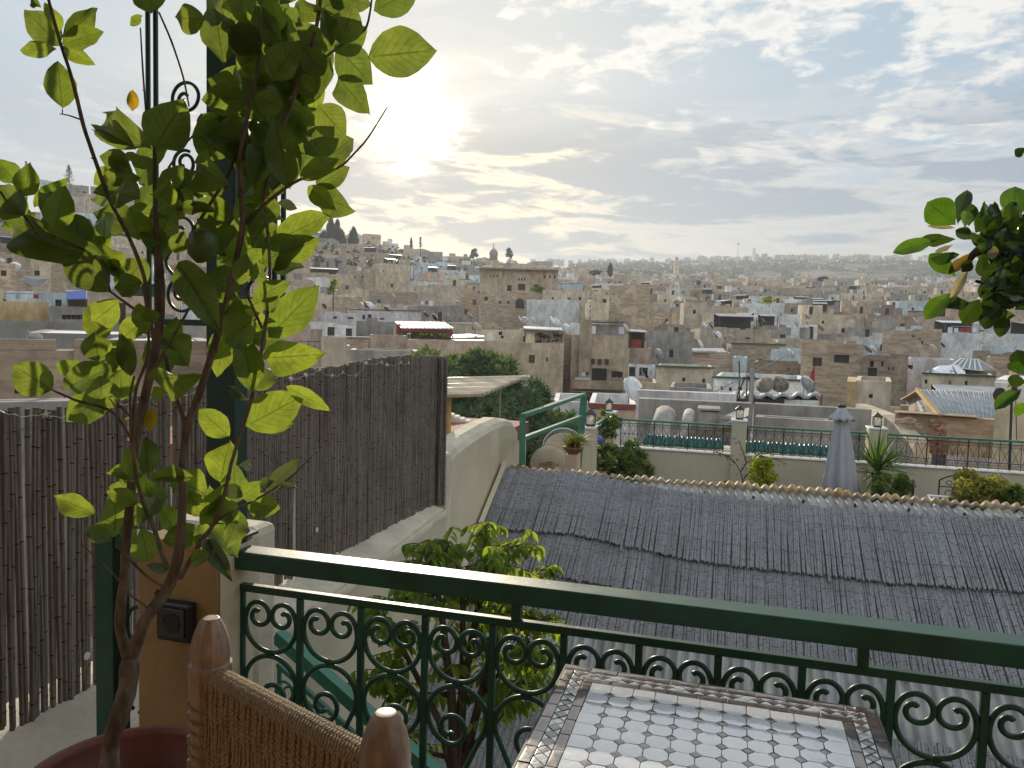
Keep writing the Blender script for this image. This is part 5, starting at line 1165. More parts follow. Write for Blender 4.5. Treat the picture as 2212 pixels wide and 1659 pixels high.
# ---- the rest of the town, house by house, to about three hundred
rh = random.Random(23)
rowsd = [40, 47, 54, 62, 71, 82, 94, 108, 124, 142, 163, 187, 214, 245, 280, 320]
CW = ['sand'] * 28 + ['tan'] * 18 + ['beige'] * 18 + ['grey'] * 13 + ['pink'] * 9 + ['white'] * 15 + ['cream'] * 9 + ['blue'] * 3 + ['brown'] * 10 + ['lilac'] * 2
def dlimit(c): return interp([(0, 262), (450, 262), (800, 410), (1060, 540), (1300, 640), (2400, 720)], c)
count = 0
def clash(x0, x1, yt, d):
    for (a, b, t_, bt, dd) in HAND:
        if dd > d and x0 < b + 1 and x1 > a - 1 and yt < bt - (bt - t_) * .25: return True
        if abs(dd - d) < dd * .09 and x0 < b and x1 > a: return True
    return False
def add_house(c, d, w_, far=False):
    global count
    hw_ = w_ / 2 * F_PX / d; yt = yline(c, d) + rh.gauss(0, 1.3) * F_PX / d * .55
    x0, x1 = c - hw_, c + hw_
    if clash(x0, x1, yt, d): return
    col = rh.choice(CW); nwin = rh.choice([0, 0, 1, 1, 2, 2, 3]) if d < 200 else rh.choice([0, 1, 2, 2, 3])
    s = F_PX / d; wins = []; row = rh.uniform(1.2, 2.2)
    if nwin:
        ww, hh = rh.choice([(.6, .8), (.8, 1.1), (.5, .6), (.9, 1.3), (.7, 1.7)])
        st = (x1 - x0) / (nwin + 1)
        for i in range(nwin):
            cy = yt + row * s + (rh.uniform(-.3, .3) * s if nwin < 3 else 0)
            if rh.random() < .25: cy += 2.4 * s
            wins.append((x0 + st * (i + 1) + rh.uniform(-.12, .12) * st, cy, ww * s, hh * s, rh.choice([0, 1, 1])))
    if d < 190:
        for _ in range(rh.choice([0, 1, 1, 2, 3])): k_ = rh.uniform(.14, .34) * s; wins.append((rh.uniform(x0 + .8 * s, x1 - .8 * s), yt + rh.uniform(.9, 5.5) * s, k_, k_ * rh.uniform(1, 1.7), 1))
        wins = [v for i, v in enumerate(wins) if not any(abs(v[0] - u[0]) < (v[2] + u[2]) / 2 + .15 * s and abs(v[1] - u[1]) < (v[3] + u[3]) / 2 + .15 * s for u in wins[:i])]
    dep = rh.uniform(6, 10); roofm = rh.choice(['roof_floor'] * 6 + ['white', 'tin', 'beige'])
    r = house(x0, x1, yt, yt + 9 * s, d, col, wins, None, yaw=rad(rh.gauss(0, 16)), depth=dep, roof=roofm, par=rh.choice([.25, .5, .8]), group='flat roofed houses of the old town', jag=d < 210)
    count += 1; feat = ''
    nb_ = sum(1 for v in wins if v[2] > .45 * s)
    z = r['zt'] - r['par']; o, ux, win = r['o'], r['ux'], r['win']; T = r['t']; k = rh.random()
    if rh.random() < .55:      # a stepped wing, lower or higher than the main block
        ww_ = rh.uniform(.25, .5) * r['W']; up_ = rh.choice([-2.6, -1.6, -.9, .7, 1.3, 2.2]); sd_ = rh.random() < .5; wm_ = M(); oo = o + ux * (-ww_ * .75 if sd_ else r['W'] - ww_ * .25) + win * (-rh.uniform(.3, 1.6) if up_ < 0 else rh.uniform(.25, 2.0)); zt2_ = r['zt'] + up_
        Bw = block(wm_, oo, ux, win, ww_, rh.uniform(3, 5.5), zt2_ - 9.5, zt2_, rh.choice([.2, .5]), .2, [(ww_ * .4, zt2_ - 2.2, ww_ * .4 + .55, zt2_ - 1.4)] if rh.random() < .6 and ww_ > 1.8 else [])
        if d < 200: jag_top(wm_, oo, ux, win, ww_, 3, zt2_, rh)
        wm_.quad(*Bw); wm_.build('wing', HM[rh.choice([col, col, col, 'tan', 'beige', 'grey'])], T)
    if k < .24:
        hw2 = rh.uniform(2, min(4, r['W'] * .55)); u = rh.uniform(.3, r['W'] - hw2 - .3); b = M(); hh = rh.uniform(2.0, 2.7); oo = o + ux * u + win * rh.uniform(1.5, 4)
        ow = [(hw2 * .35, z + .1, hw2 * .35 + .75, z + 1.85)]
        Bf = block(b, oo, ux, win, hw2, 2.6, z, z + hh, .12, .15, ow); c2 = rh.choice([col, col, 'white', 'beige', 'grey'])
        b.build('roof_room', HM[c2], T); M().quad(*Bf).build('roof_room_top', MAT['roof_floor'], T); window_part(T, oo, ux, win, ow[0], 1); feat = 'roof room'
    elif k < .46:
        u = rh.uniform(.4, r['W'] * .4); l_ = rh.uniform(2.5, r['W'] * .55); q = o + ux * u + win * 1.2 + Vector((0, 0, z))
        a, b, c_, e = q + Vector((0, 0, 2.1)), q + ux * l_ + Vector((0, 0, 2.1)), q + ux * l_ + win * 3 + Vector((0, 0, 2.5)), q + win * 3 + Vector((0, 0, 2.5))
        lo = [v - Vector((0, 0, .06)) for v in (a, b, c_, e)]; M().add([a, b, c_, e] + lo, ((0, 1, 2, 3), (7, 6, 5, 4), (0, 4, 5, 1), (1, 5, 6, 2), (2, 6, 7, 3), (3, 7, 4, 0))).build('roof_sheet', MAT[rh.choice(['tin', 'tin', 'tin_dark', 'white_plastic'])], T)
        for v in (a, b, c_, e): M().tube([v - Vector((0, 0, 2.5)), v], .05, 4).build('post', MAT['frame_brown'], T)
        M().obox((c_ + e) / 2 - Vector((0, 0, 1.2)), ux * l_ / 2, win * .08, (0, 0, 1.15)).build('back_wall', MAT['opening'], T); feat = 'tin shelter'
    elif k < .56:
        lm = M(); u = rh.uniform(.3, 1.0); q = o + ux * u + win * .5 + Vector((0, 0, r['zt'] + .5))
        for i in range(rh.randint(3, 6)):
            lm.obox(q + ux * (i * .75) + Vector((0, 0, rh.uniform(-.1, .1))), ux * rh.uniform(.2, .34), win * .02, (0, 0, rh.uniform(.25, .42)), rh.choice([0, 0, 0, 1, 2, 3, 4]))
        lm.tube([q + Vector((0, 0, .45)), q + ux * min(5, r['W'] - u) + Vector((0, 0, .45))], .02, 4)
        lm.build('washing_line', [MAT[k_] for k_ in ('white_cloth', 'canvas', 'red_laundry', 'blue_tarp', 'black_cloth')], T); feat = 'washing'
    elif k < .64:
        M().obox(o + ux * r['W'] / 2 + win * .12 + Vector((0, 0, r['zt'] + .07)), ux * (r['W'] / 2 + .12), win * .3, (0, 0, .065)).build('coping', MAT[rh.choice(['white_plastic', 'green_tile', 'tin'])], T); feat = 'trimmed edge'
    for _ in range(rh.choice([0, 1, 2])):      # water tanks, crates, chimney stubs and sheets lying on the roof
        bw_, bh_ = rh.uniform(.35, 1.6), rh.uniform(.3, 1.5); uu = rh.uniform(.4, max(r['W'] - bw_ - .4, .5)); q = o + ux * (uu + bw_ / 2) + win * rh.uniform(.5, 4) + Vector((0, 0, z + r['par'] + bh_ / 2 - .25))
        kk = rh.choice(['white', 'grey', 'beige', 'blue', 'tan', 'tan', 'sand', 'brown', 'brown', 'grey']); M().obox(q, ux * bw_ / 2, win * rh.uniform(.15, .6), (0, 0, bh_ / 2 + .25)).build('roof_box', HM[kk], T)
    if rh.random() < .16 and d < 200:
        uu = rh.uniform(.5, r['W'] - .5); q = o + ux * uu + win * .5 + Vector((0, 0, r['zt'] + .75)); px, py, _ = proj(q)
        dish(q, rh.uniform(.8, 1.2), px=px, py=py, pole=1.3, parts=d < 90, mat=rh.choice(['dish_white'] * 4 + ['dish_beige', 'dish_rust']))
    if rh.random() < .25 and d < 160:
        q = o + ux * rh.uniform(.5, r['W'] - .5) + win * rh.uniform(.5, 3) + Vector((0, 0, z)); am = M(); am.tube([q, q + Vector((0, 0, rh.uniform(2.5, 4.5)))], .03, 4)
        tp = Vector(am.v[-1]); am.tube([tp - ux * .6, tp + ux * .6], .02, 4); am.tube([tp - ux * .4 - Vector((0, 0, .3)), tp + ux * .4 - Vector((0, 0, .3))], .02, 4); am.build('aerial', MAT['metal_dark'], T)
    lbl = {'tan': 'brown brick', 'lilac': 'mauve white', 'beige': 'beige', 'brown': 'dark brown'}.get(col, col) + ' house, ' + NUMW[nb_] + (', ' + feat if feat else '') + ', ' + relation(c, yt)
    if len(lbl.split()) > 13: lbl = lbl.replace(', ' + feat, '')
    pend(T, lbl, c)
for d in rowsd:
    c = -60 + rh.uniform(0, 60)
    while c < 2290:
        w_ = rh.uniform(6.0, 14.5); px = w_ * F_PX / d; cc = c + px / 2
        skip = (d < 62 and (cc < 660 or (870 < cc < 1230))) or (d < 47 and cc < 1900) or d > dlimit(cc) or yline(cc, d) > 905
        if cc < 640 and 60 < d < 250 and rh.random() < .25: skip = True
        if not skip and count < 262: add_house(cc, d + rh.uniform(-.06, .06) * d, w_)
        c += px * rh.uniform(.86, 1.12)
settle_labels()
# ---- farther houses: one mass
fm = {k: M() for k in ('sand', 'tan', 'beige', 'white', 'grey', 'pink')}; wd = M()
def far_house(c, d, w_, hgt, jit=1.0):
    q = P(c, yline(c, d), d); q.z += rh.gauss(0, 1.6) * jit; yw = rad(rh.gauss(0, 18))
    ux = Vector((cos(yw) * R0.x - sin(yw) * R0.y, sin(yw) * R0.x + cos(yw) * R0.y, 0)); win = Vector((-ux.y, ux.x, 0)); dp = rh.uniform(6, 11)
    k = rh.choice(['sand'] * 6 + ['tan'] * 4 + ['beige'] * 5 + ['white'] * 3 + ['grey'] * 3 + ['pink'])
    z0 = q.z - hgt; o = q - ux * w_ / 2; o.z = 0
    block(fm[k], o, ux, win, w_, dp, z0 - 6, q.z, .4, .25); b = fm[k]
    fm[k].obox(o + ux * w_ / 2 + win * dp / 2 + Vector((0, 0, q.z - .45)), ux * (w_ / 2 - .2), win * (dp / 2 - .2), (0, 0, .05))
    if rh.random() < .45:
        h2 = rh.uniform(1.8, 3); w2 = rh.uniform(1.8, w_ * .5); u = rh.uniform(0, w_ - w2)
        fm[rh.choice([k, 'white', 'beige'])].obox(o + ux * (u + w2 / 2) + win * 2.5 + Vector((0, 0, q.z + h2 / 2 - .4)), ux * w2 / 2, win * 1.4, (0, 0, h2 / 2))
    for i in range(rh.choice([0, 1, 2, 3, 4])):
        u = rh.uniform(.6, w_ - .6); zz = q.z - rh.choice([1.8, 2.0, 4.6])
        wd.obox(o + ux * u + Vector((0, 0, zz)), ux * rh.uniform(.28, .5), win * .03, (0, 0, rh.uniform(.35, .75)))
for d in [300, 335, 372, 412, 455, 500, 550, 605, 660, 720]:
    c = 560
    while c < 2330:
        w_ = rh.uniform(6, 12); px = w_ * F_PX / d; cc = c + px / 2
        if d < dlimit(cc) and not (d < 330 and rh.random() < .5) and not clash(cc - px / 2, cc + px / 2, yline(cc, d), d): far_house(cc, d + rh.uniform(-.05, .05) * d, w_, 8)
        c += px * rh.uniform(.88, 1.25)
for d in (1380, 1420, 1455, 1485):
    c = 1180
    while c < 2330:
        w_ = rh.uniform(4, 11); px = w_ * F_PX / d; cc = c + px / 2
        if rh.random() < (.9 if cc > 1500 else .6) * (1 if d > 1480 else .3): far_house(cc, d, w_, rh.uniform(4, 6), .8)
        c += px * rh.uniform(.95, 1.6)
mall, idx = M(), list(fm)
for i, k in enumerate(idx): mall.add(fm[k].v, fm[k].f, i)
mall.add(wd.v, wd.f, len(idx))
tag(mall.build('distant_houses', [HM[k] for k in idx] + [MAT['opening']], kind='stuff'), 'mass of tiny pale houses in the hazy distance up to the hilltop', 'houses')
# ---- trees scattered over the far hill
m = M(); rg_ = random.Random(9)
for i in range(3600):
    d = rg_.uniform(830, 1440); c = rg_.uniform(1230, 2330)
    if 1590 < c < 1960 and yline(c, d) > 574 + abs(c - 1760) * .06 and rg_.random() < .96: continue
    if sin(c * .021 + d * .013) + .6 * sin(c * .05 - d * .02) < -.75: continue
    q = P(c, yline(c, d), d); q.z -= 7.5; s = rg_.uniform(2.6, 5.5)
    leaf_cloud(m, q + Vector((0, 0, s * .6)), s * 1.4, s * 1.2, s * .9, 22, s * .42, rg_, 4)
tag(m.build('hillside_trees', FOL['far'], kind='stuff'), 'dark scattered trees and scrub on the far hillside', 'trees')
m = M()
for i in range(130):
    c = rg_.uniform(640, 1180); d = dlimit(c) * rg_.uniform(.55, .98); q = P(c, yline(c, d) + 1.5, d); s = rg_.uniform(1.0, 2.2); leaf_cloud(m, q, s, s, s * .8, 22, s * .4, rg_, 3)
tag(m.build('ridge_scrub', FOL['far'], kind='stuff'), 'small dark bushes between the ridge houses', 'bushes')

# ---- air
hz, t = new_mat('haze'); pv_ = t.n('ShaderNodeVolumePrincipled', ins={'Color': (.44, .50, .58, 1), 'Density': HAZE, 'Anisotropy': .40, 'Absorption Color': (.1, .1, .1, 1)})
oo = t.n('ShaderNodeOutputMaterial'); hz.node_tree.links.new(pv_.outputs[0], oo.inputs['Volume'])
ob = M().box(-3150, 3150, -3150, 3150, GZ0 - 1.0, GZ1 + 24).build('haze', hz, kind='stuff')
# ------------------------------------------------------------ things on the lower terrace
def TQ(px, py, Y): return PY(px, py, Y)
# closed parasol
um = TQ(1812, 1072, 13.2); ut = TQ(1819, 876, 13.2); uh = ut.z - um.z
t = thing('closed_parasol', 'closed grey canvas parasol standing on the lower terrace', 'parasol', (um.x, 13.2, ZF)); m = M(); n = 48
prof = [(0.0, .30), (.012, .34), (.25, .27), (.5, .215), (.72, .15), (.80, .12), (.86, .10)]
for v, r in prof:
    for j in range(n):
        a = 2 * pi * j / n; f = 1 + (.26 * cos(a * 8 + .6 * sin(v * 3)) + .09 * cos(a * 5 + 1)) * (1 - v * .55)
        k = r * uh / 1.95 * f; m.v.append((um.x + (ut.x - um.x) * v + cos(a) * k, 13.2 + sin(a) * k, um.z + uh * v + (.05 * sin(a * 3 + 1) + .035 * sin(a * 8)) * (1 - v) ** 3))
for i in range(len(prof) - 1):
    for j in range(n): j2 = (j + 1) % n; m.f.append((i * n + j, i * n + j2, (i + 1) * n + j2, (i + 1) * n + j)); m.mi.append(0)
m.build('canopy', MAT['canvas'], t, True)
m = M(); pr2 = [(.845, .235), (.88, .19), (.93, .115), (.985, .07)]
for v, r in pr2:
    for j in range(n):
        a = 2 * pi * j / n; k = r * uh / 1.95 * (1 + .2 * cos(a * 8) * (1 - (v - .845) / .16)); m.v.append((um.x + (ut.x - um.x) * v + cos(a) * k, 13.2 + sin(a) * k, um.z + uh * v + (.018 * cos(a * 8 + 2) if v < .86 else 0)))
for i in range(3):
    for j in range(n): j2 = (j + 1) % n; m.f.append((i * n + j, i * n + j2, (i + 1) * n + j2, (i + 1) * n + j)); m.mi.append(0)
o = m.build('vent_cap', MAT['canvas'], t, True); s_ = o.modifiers.new('s', 'SOLIDIFY'); s_.thickness = .006
M().lathe([(.06, 0), (.065, .03), (.04, .05), (0, .055)], (ut.x, 13.2, um.z + uh * .98), 14).build('finial', MAT['metal_dark'], t)
M().tube([(um.x, 13.2, ZF), (ut.x, 13.2, um.z + uh * .97)], .024, 8).build('pole', MAT['metal_grey'], t); M().lathe([(.28, 0), (.28, .05), (.06, .09), (.04, .3)], (um.x, 13.2, ZF), 20).build('base', MAT['metal_dark'], t)

def potted(name, lab, px, ybase, Y, cat='plant', pot_r=.22, pot_h=.35, mat='clay', sink=0.0):
    q = TQ(px, ybase, Y); t = thing(name, lab, cat, (q.x, Y, ZF))
    p = thing('plant_pot', 'pot holding the ' + lab.split(' on ')[0].split(' in ')[0].split(' beside ')[0].split(' before ')[0], 'pot', (q.x, Y, ZF))
    M().lathe([(pot_r * .7, 0), (pot_r * .95, pot_h * .85), (pot_r * 1.05, pot_h * .86), (pot_r * 1.05, pot_h), (pot_r * .9, pot_h), (pot_r * .85, pot_h * .9), (0, pot_h * .9)], (q.x, Y, ZF), 20).build('body', MAT[mat], p, True)
    return t, Vector((q.x, Y, ZF + pot_h * .9))
# yucca
t, b = potted('yucca', 'spiky green yucca right of the parasol', 1893, 1060, 13.6, pot_r=.26, pot_h=.35)
cr = TQ(1893, 1020, 13.6); M().tube([b - Vector((0, 0, .1)), b.lerp(cr, .5) + Vector((.03, 0, 0)), cr], [.10, .085, .09], 9).build('trunk', MAT['bark_dark'], t, True)
m = M(); L = 12
for i in range(L + 1):
    v = i / L; w_ = (.55 + .45 * v * 2.2 if v < .25 else 1.0) * (1 - v ** 3.0) + .01; cz = -.10 * v * v
    for u, dzz in ((-1, .18), (0, 0), (1, .18)): m.v.append((u * .035 * w_, v, cz + dzz * .06 * w_))
for i in range(L):
    for j in range(2): m.f.append((i * 3 + j, i * 3 + j + 1, (i + 1) * 3 + j + 1, (i + 1) * 3 + j)); m.mi.append(0)
ym = m.mesh('leaf', FOL['yucca'], True); ry = random.Random(2)
def aim(p, dirv_, up, s):
    y = Vector(dirv_).normalized(); z = (Vector(up) - y * Vector(up).dot(y))
    if z.length < .01: z = Vector((1, 0, 0)) - y * y.x
    z.normalize(); x = y.cross(z); return Matrix(((x.x * s, y.x * s, z.x * s, p[0]), (x.y * s, y.y * s, z.y * s, p[1]), (x.z * s, y.z * s, z.z * s, p[2]), (0, 0, 0, 1)))
for i in range(110):
    a = ry.uniform(0, 2 * pi); e = rad(ry.choice([ry.uniform(5, 88), ry.uniform(-35, 40)])); d_ = Vector((cos(a) * cos(e), sin(a) * cos(e), sin(e)))
    o = link('leaf', ym, None, aim(cr + Vector((0, 0, ry.uniform(-.05, .12))) + d_ * .06, d_, Vector((0, 0, 1)) + d_ * .2 + Vector((ry.uniform(-.3, .3), ry.uniform(-.3, .3), 0)), ry.uniform(.42, .72) * (1 if e > 0 else .8))); attach(o, t)
def bush(name, lab, px0, px1, ytop, ybot, Y, mat, n, size, stem=True, clumps=9, seed=1, cat='plant', pot=True, flat=.6):
    c = TQ((px0 + px1) / 2, (ytop + ybot) / 2, Y); a = TQ(px0, ybot, Y); b = TQ(px1, ytop, Y); rg_ = random.Random(seed)
    if pot: t, bb = potted(name, lab, (px0 + px1) / 2, ybot, Y, cat)
    else: t = thing(name, lab, cat, (c.x, Y, ZF)); bb = Vector((c.x, Y, ZF))
    m = M(); leaf_cloud(m, c, (b.x - a.x) / 2, (b.x - a.x) / 2.4, (b.z - a.z) / 2, n, size, rg_, clumps, flat); m.build('foliage', FOL[mat], t)
    if stem:
        s = M()
        for i in range(5): s.tube([bb, bb.lerp(c, .6) + Vector((rg_.uniform(-.05, .05), 0, 0)), c + Vector((rg_.uniform(-.7, .7) * (b.x - a.x) / 2, rg_.uniform(-.1, .1), rg_.uniform(.0, .7) * (b.z - a.z) / 2))], [.018, .012, .006], 5)
        s.build('stem', MAT['bark_dark'], t)
    return t
bush('shrub', 'bright lime green shrub in a dark pot left of the parasol', 1610, 1686, 990, 1064, 13.5, 'lime', 1300, .042, clumps=16, seed=3)
bush('shrub', 'feathery olive green shrub at the foot of the yucca', 1882, 1972, 1015, 1085, 13.0, 'vine', 3200, .028, clumps=14, seed=4)
bush('thuja', 'golden tipped knobbly conifer beside the iron chair', 2038, 2190, 1022, 1100, 12.6, 'thuja', 3600, .040, clumps=18, seed=6, flat=1.2)
bush('shrub', 'small dark green shrub at the right edge of the lower terrace', 2155, 2250, 1046, 1105, 12.3, 'vine', 900, .045, clumps=12, seed=7)
bush('shrub', 'little green tuft peeping over the roof ridge', 1552, 1588, 1040, 1052, 13.4, 'vine', 160, .03, stem=False, clumps=4, seed=8, pot=False)
# leafless branching shrub with a dark plaque on the wall
t, b = potted('bare_shrub', 'thin nearly bare shrub in a dark pot below the lantern pillar', 1606, 1060, 13.9, pot_r=.2, pot_h=.3, mat='black_plastic')
m = M(); rg_ = random.Random(12); tips = []
for pts in ([(1606, 1045), (1600, 1020), (1588, 1000), (1560, 980)], [(1600, 1020), (1612, 1000), (1640, 985), (1660, 975)], [(1606, 1035), (1628, 1010), (1634, 985), (1625, 960)], [(1588, 1000), (1575, 985), (1540, 975)], [(1612, 1000), (1605, 975), (1596, 950)], [(1640, 985), (1670, 990), (1690, 998)], [(1634, 985), (1668, 962)]):
    pp_ = [TQ(x, y, 13.9 + rg_.uniform(-.1, .1)) for x, y in pts]; m.tube(pp_, [lerp(.012, .004, i / (len(pp_) - 1)) for i in range(len(pp_))], 5); tips += pp_[1:]
m.build('branch', MAT['bark_dark'], t); m = M()
for p in tips: leaf_cloud(m, p, .12, .1, .09, 16, .026, rg_, 3)
m.build('foliage', FOL['dry'], t)
tag(M().obox(TQ(1591, 1012, YT - .012), (.035, 0, 0), (0, .012, 0), (0, 0, .04)).build('wall_plaque', MAT['black_plastic'], bevel=.004), 'small square dark plaque on the far cream parapet', 'plaque')
# vine on the side wall and corner pillar
t = thing('vine', 'green climbing vine sprawling over the side wall and corner pillar', 'vine', (xa_, 13, ZF)); m = M(); rg_ = random.Random(21)
for (px, py, Y, r_, n_) in ((1322, 925, 14.2, .22, 320), (1312, 905, 14.5, .2, 200), (1300, 965, 13.4, .33, 520), (1335, 985, 13.6, .35, 620), (1372, 985, 14.3, .30, 420), (1350, 1010, 13.8, .4, 600), (1300, 1000, 12.8, .25, 320), (1395, 1015, 14.35, .22, 220), (1275, 1000, 12.2, .15, 160), (1360, 965, 14.4, .15, 120)):
    leaf_cloud(m, TQ(px, py, Y), r_, r_ * .7, r_, n_, .055, rg_, 7)
m.build('foliage', FOL['vine'], t); m = M()
for pts in ([(1280, 1030), (1285, 980), (1300, 950), (1318, 915)], [(1350, 1030), (1340, 990), (1330, 960)], [(1400, 1040), (1380, 1000), (1370, 970)]): m.tube([TQ(x, y, 13.6) for x, y in pts], [.014, .011, .008, .006][:len(pts)], 5)
m.build('stem', MAT['bark_dark'], t)
t = thing('blue_cloth', 'dark blue rag lying over the side wall', 'cloth', TQ(1291, 948, 12.6)); a = TQ(1287, 942, 12.5); b = TQ(1299, 957, 12.7); M().tube([a, a.lerp(b, .5) + Vector((0, 0, .02)), b], [.04, .06, .05], 7).build('cloth', MAT['blue_tarp'], t, True)
tb = thing('plant_shelf', 'narrow wooden shelf propping up the vine', 'shelf', TQ(1310, 995, 12.9)); M().bar(TQ(1283, 997, 12.7), TQ(1325, 998, 13.2), .2, .04).build('board', MAT['frame_brown'], tb); M().tube([TQ(1305, 1000, 12.9), TQ(1304, 1060, 12.9)], .03, 6).build('leg', MAT['bark_dark'], tb)
# pillar with the spider plant, satellite dish pair
q = TQ(1234, 982, 9.6); pq = thing('pedestal', 'pale square pedestal under the hanging grassy plant', 'pedestal', (q.x, 9.6, ZF)); a = TQ(1221, 982, 9.6); b = TQ(1247, 982, 9.6); M().box(a.x, b.x, 9.6, 9.85, ZF - 1, a.z).build('shaft', HM['pink'], pq, bevel=.01)
pc = Vector(((a.x + b.x) / 2, 9.72, a.z)); po = thing('plant_pot', 'shallow clay pot on the pale pedestal', 'pot', pc); M().lathe([(.07, .0), (.13, .07), (.14, .07), (.14, .09), (.11, .09), (0, .08)], pc + Vector((0, 0, .002)), 18).build('body', MAT['clay'], po, True)
t = thing('spider_plant', 'yellow green grassy plant spilling from the pot on the pedestal', 'plant', pc + Vector((0, 0, .08))); m = M(); rg_ = random.Random(31)
for i in range(230):
    an = rg_.uniform(0, 2 * pi); e = rg_.uniform(.5, 1.5); L_ = rg_.uniform(.2, .44); p = pc + Vector((rg_.uniform(-.06, .06), rg_.uniform(-.06, .06), .08)); d_ = Vector((cos(an) * cos(e), sin(an) * cos(e), sin(e))); w_ = Vector((-sin(an), cos(an), 0)); pts = []
    for k in range(6): s = k / 5; pts.append(p + d_ * L_ * s + Vector((0, 0, -.32 * L_ * s * s * 1.4)) + Vector((cos(an), sin(an), 0)) * L_ * .35 * s * s)
    o_ = len(m.v)
    for k, pp_ in enumerate(pts): ww = .007 * (1 - (k / 5) ** 2) + .0008; m.v += [tuple(pp_ - w_ * ww), tuple(pp_ + w_ * ww)]
    for k in range(5): m.f.append((o_ + 2 * k, o_ + 2 * k + 1, o_ + 2 * k + 3, o_ + 2 * k + 2)); m.mi.append(0)
m.build('foliage', FOL['grassy'], t)
# big round dish with lettering seen from the back
dq = P(1185, 1001, 10.6); t = thing('satellite_dish', 'large round beige satellite dish with printed lettering behind the ridge', 'satellite dish', dq - Vector((0, 0, .8)), 'satellite dishes on the rooftops')
axd = (-F0 * .96 + R0 * .08 - Vector((0, 0, .18))).normalized(); rr0 = 40 * 10.6 / F_PX
M().lathe([(rr0, .0), (rr0 * 1.015, .008), (rr0, .018), (rr0 * .85, .04), (rr0 * .5, .075), (0, .09)], dq, 40, ax=axd).build('reflector', MAT['dish_beige'], t, True)
M().tube([dq - axd * .1 - Vector((0, 0, .9)), dq - axd * .1, dq], .03, 6).build('pole', MAT['metal_grey'], t)
def lettering(body, size, pos, xdir, ydir, mat, parent, name='lettering', ext=.001):
    cu = bpy.data.curves.new(name, 'FONT'); cu.body = body; cu.size = size; cu.align_x = 'CENTER'; cu.align_y = 'CENTER'; cu.extrude = ext; cu.materials.append(mat)
    tmp = bpy.data.objects.new('tmp', cu); me = bpy.data.meshes.new_from_object(tmp); bpy.data.objects.remove(tmp); bpy.data.curves.remove(cu)
    x = Vector(xdir).normalized(); z = x.cross(Vector(ydir)).normalized(); y = z.cross(x)
    o = bpy.data.objects.new(name, me); COL.objects.link(o); o.matrix_basis = Matrix(((x.x, y.x, z.x, pos[0]), (x.y, y.y, z.y, pos[1]), (x.z, y.z, z.z, pos[2]), (0, 0, 0, 1))); attach(o, parent); return o
ink = simple('dish_print', (.20, .155, .11), .7); xd = R0; yd = Vector((0, 0, 1)) + axd * .2
lettering('SPEED STAR', .052, dq + axd * .098 + Vector((0, 0, .015)), xd, yd, ink, t)
m = M(); c_ = dq + axd * .098 + Vector((0, 0, .05)); m.bar(c_ - R0 * .05, c_ + R0 * .05, .012, .003, axd); m.bar(c_ + R0 * .012 + Vector((0, 0, -.1)), c_ + R0 * .012 + Vector((0, 0, .02)), .008, .003, axd); m.bar(c_ + R0 * .0 + Vector((0, 0, -.075)), c_ + R0 * .1 + Vector((0, 0, -.075)), .008, .003, axd); m.build('emblem', ink, t)
dish(P(1218, 975, 12.0), .62, az=10, el=-8, mat='dish_beige', lab='second beige dish half hidden behind the grassy plant'); dish(P(1217, 966, 13.5), .72, az=5, el=-5, mat='dish_white', lab='pale dish rim rising behind the beige dishes')
# green two bar stair rail
t = thing('stair_rail', 'green two bar handrail running away past the rounded wall end', 'railing', P(1128, 1000, 8.4))
p0, p1 = P(1129, 898, 8.35), P(1262, 852, 11.3); l0, l1 = P(1129, 948, 8.35), P(1258, 899, 11.3); ff0, ff1 = P(1128, 1004, 8.35), P(1248, 1010, 11.3); m = M()
M().bar(p0, p1, .06, .045).build('top_rail', MAT['green_mid'], t); M().bar(l0, l1, .05, .045).build('lower_rail', MAT['green_mid'], t)
M().bar(ff0, p0 - Vector((0, 0, .02)), .055, .055).build('post', MAT['green_mid'], t); M().bar(ff1, p1 - Vector((0, 0, .02)), .075, .075).build('post', MAT['green_mid'], t)
# black iron chairs and solar panel on the lower terrace
def iron_chair(px, py, Y, face, lab):
    q = TQ(px, py, Y); t = thing('iron_chair', lab, 'chair', (q.x, Y, ZF), 'black iron chairs on the lower terrace'); z = q.z; fx = Vector((cos(face), sin(face), 0)); fy = Vector((-fx.y, fx.x, 0)); c = Vector((q.x, Y, 0)); w_ = .21; m = M()
    Z = lambda u, h: c + fx * u + Vector((0, 0, z + h))
    m.tube([Z(-w_, -.9), Z(-w_, -.06)], .012, 5); m.tube([Z(w_, -.9), Z(w_, -.06)], .012, 5); m.tube([Z(-w_ + 2 * w_ * k / 10, -.06 + .06 * sin(pi * k / 10) * 1.4) for k in range(11)], .012, 5); m.tube([Z(-w_, -.16), Z(w_, -.16)], .009, 5); m.tube([Z(-w_, -.38), Z(w_, -.38)], .009, 5)
    for sg in (-1, 1):
        for (hz_, R_) in ((-.10, .05), (-.27, .07)): m.tube([Z(sg * (.075 - cos(a_) * R_ * (1 - .5 * k / 12)), hz_ + sin(a_) * R_ * (1 - .5 * k / 12)) for k in range(13) for a_ in [lerp(-.4 * pi, 1.8 * pi, k / 12)]], .006, 4)
    m.build('backrest', MAT['iron'], t); s = M(); s.obox(c + fy * .2 + Vector((0, 0, z - .47)), fx * w_, fy * .2, (0, 0, .012)); s.build('seat', MAT['iron'], t)
    for u in (-w_, w_): M().tube([c + fx * u + fy * .4 + Vector((0, 0, z - .9)), c + fx * u + fy * .4 + Vector((0, 0, z - .48))], .011, 5).build('leg', MAT['iron'], t)
iron_chair(2062, 1031, 13.5, rad(0), 'black iron chair with a scrolled back left of the golden conifer'); iron_chair(1973, 1040, 13.0, rad(80), 'black iron chair seen edge on right of the yucca')
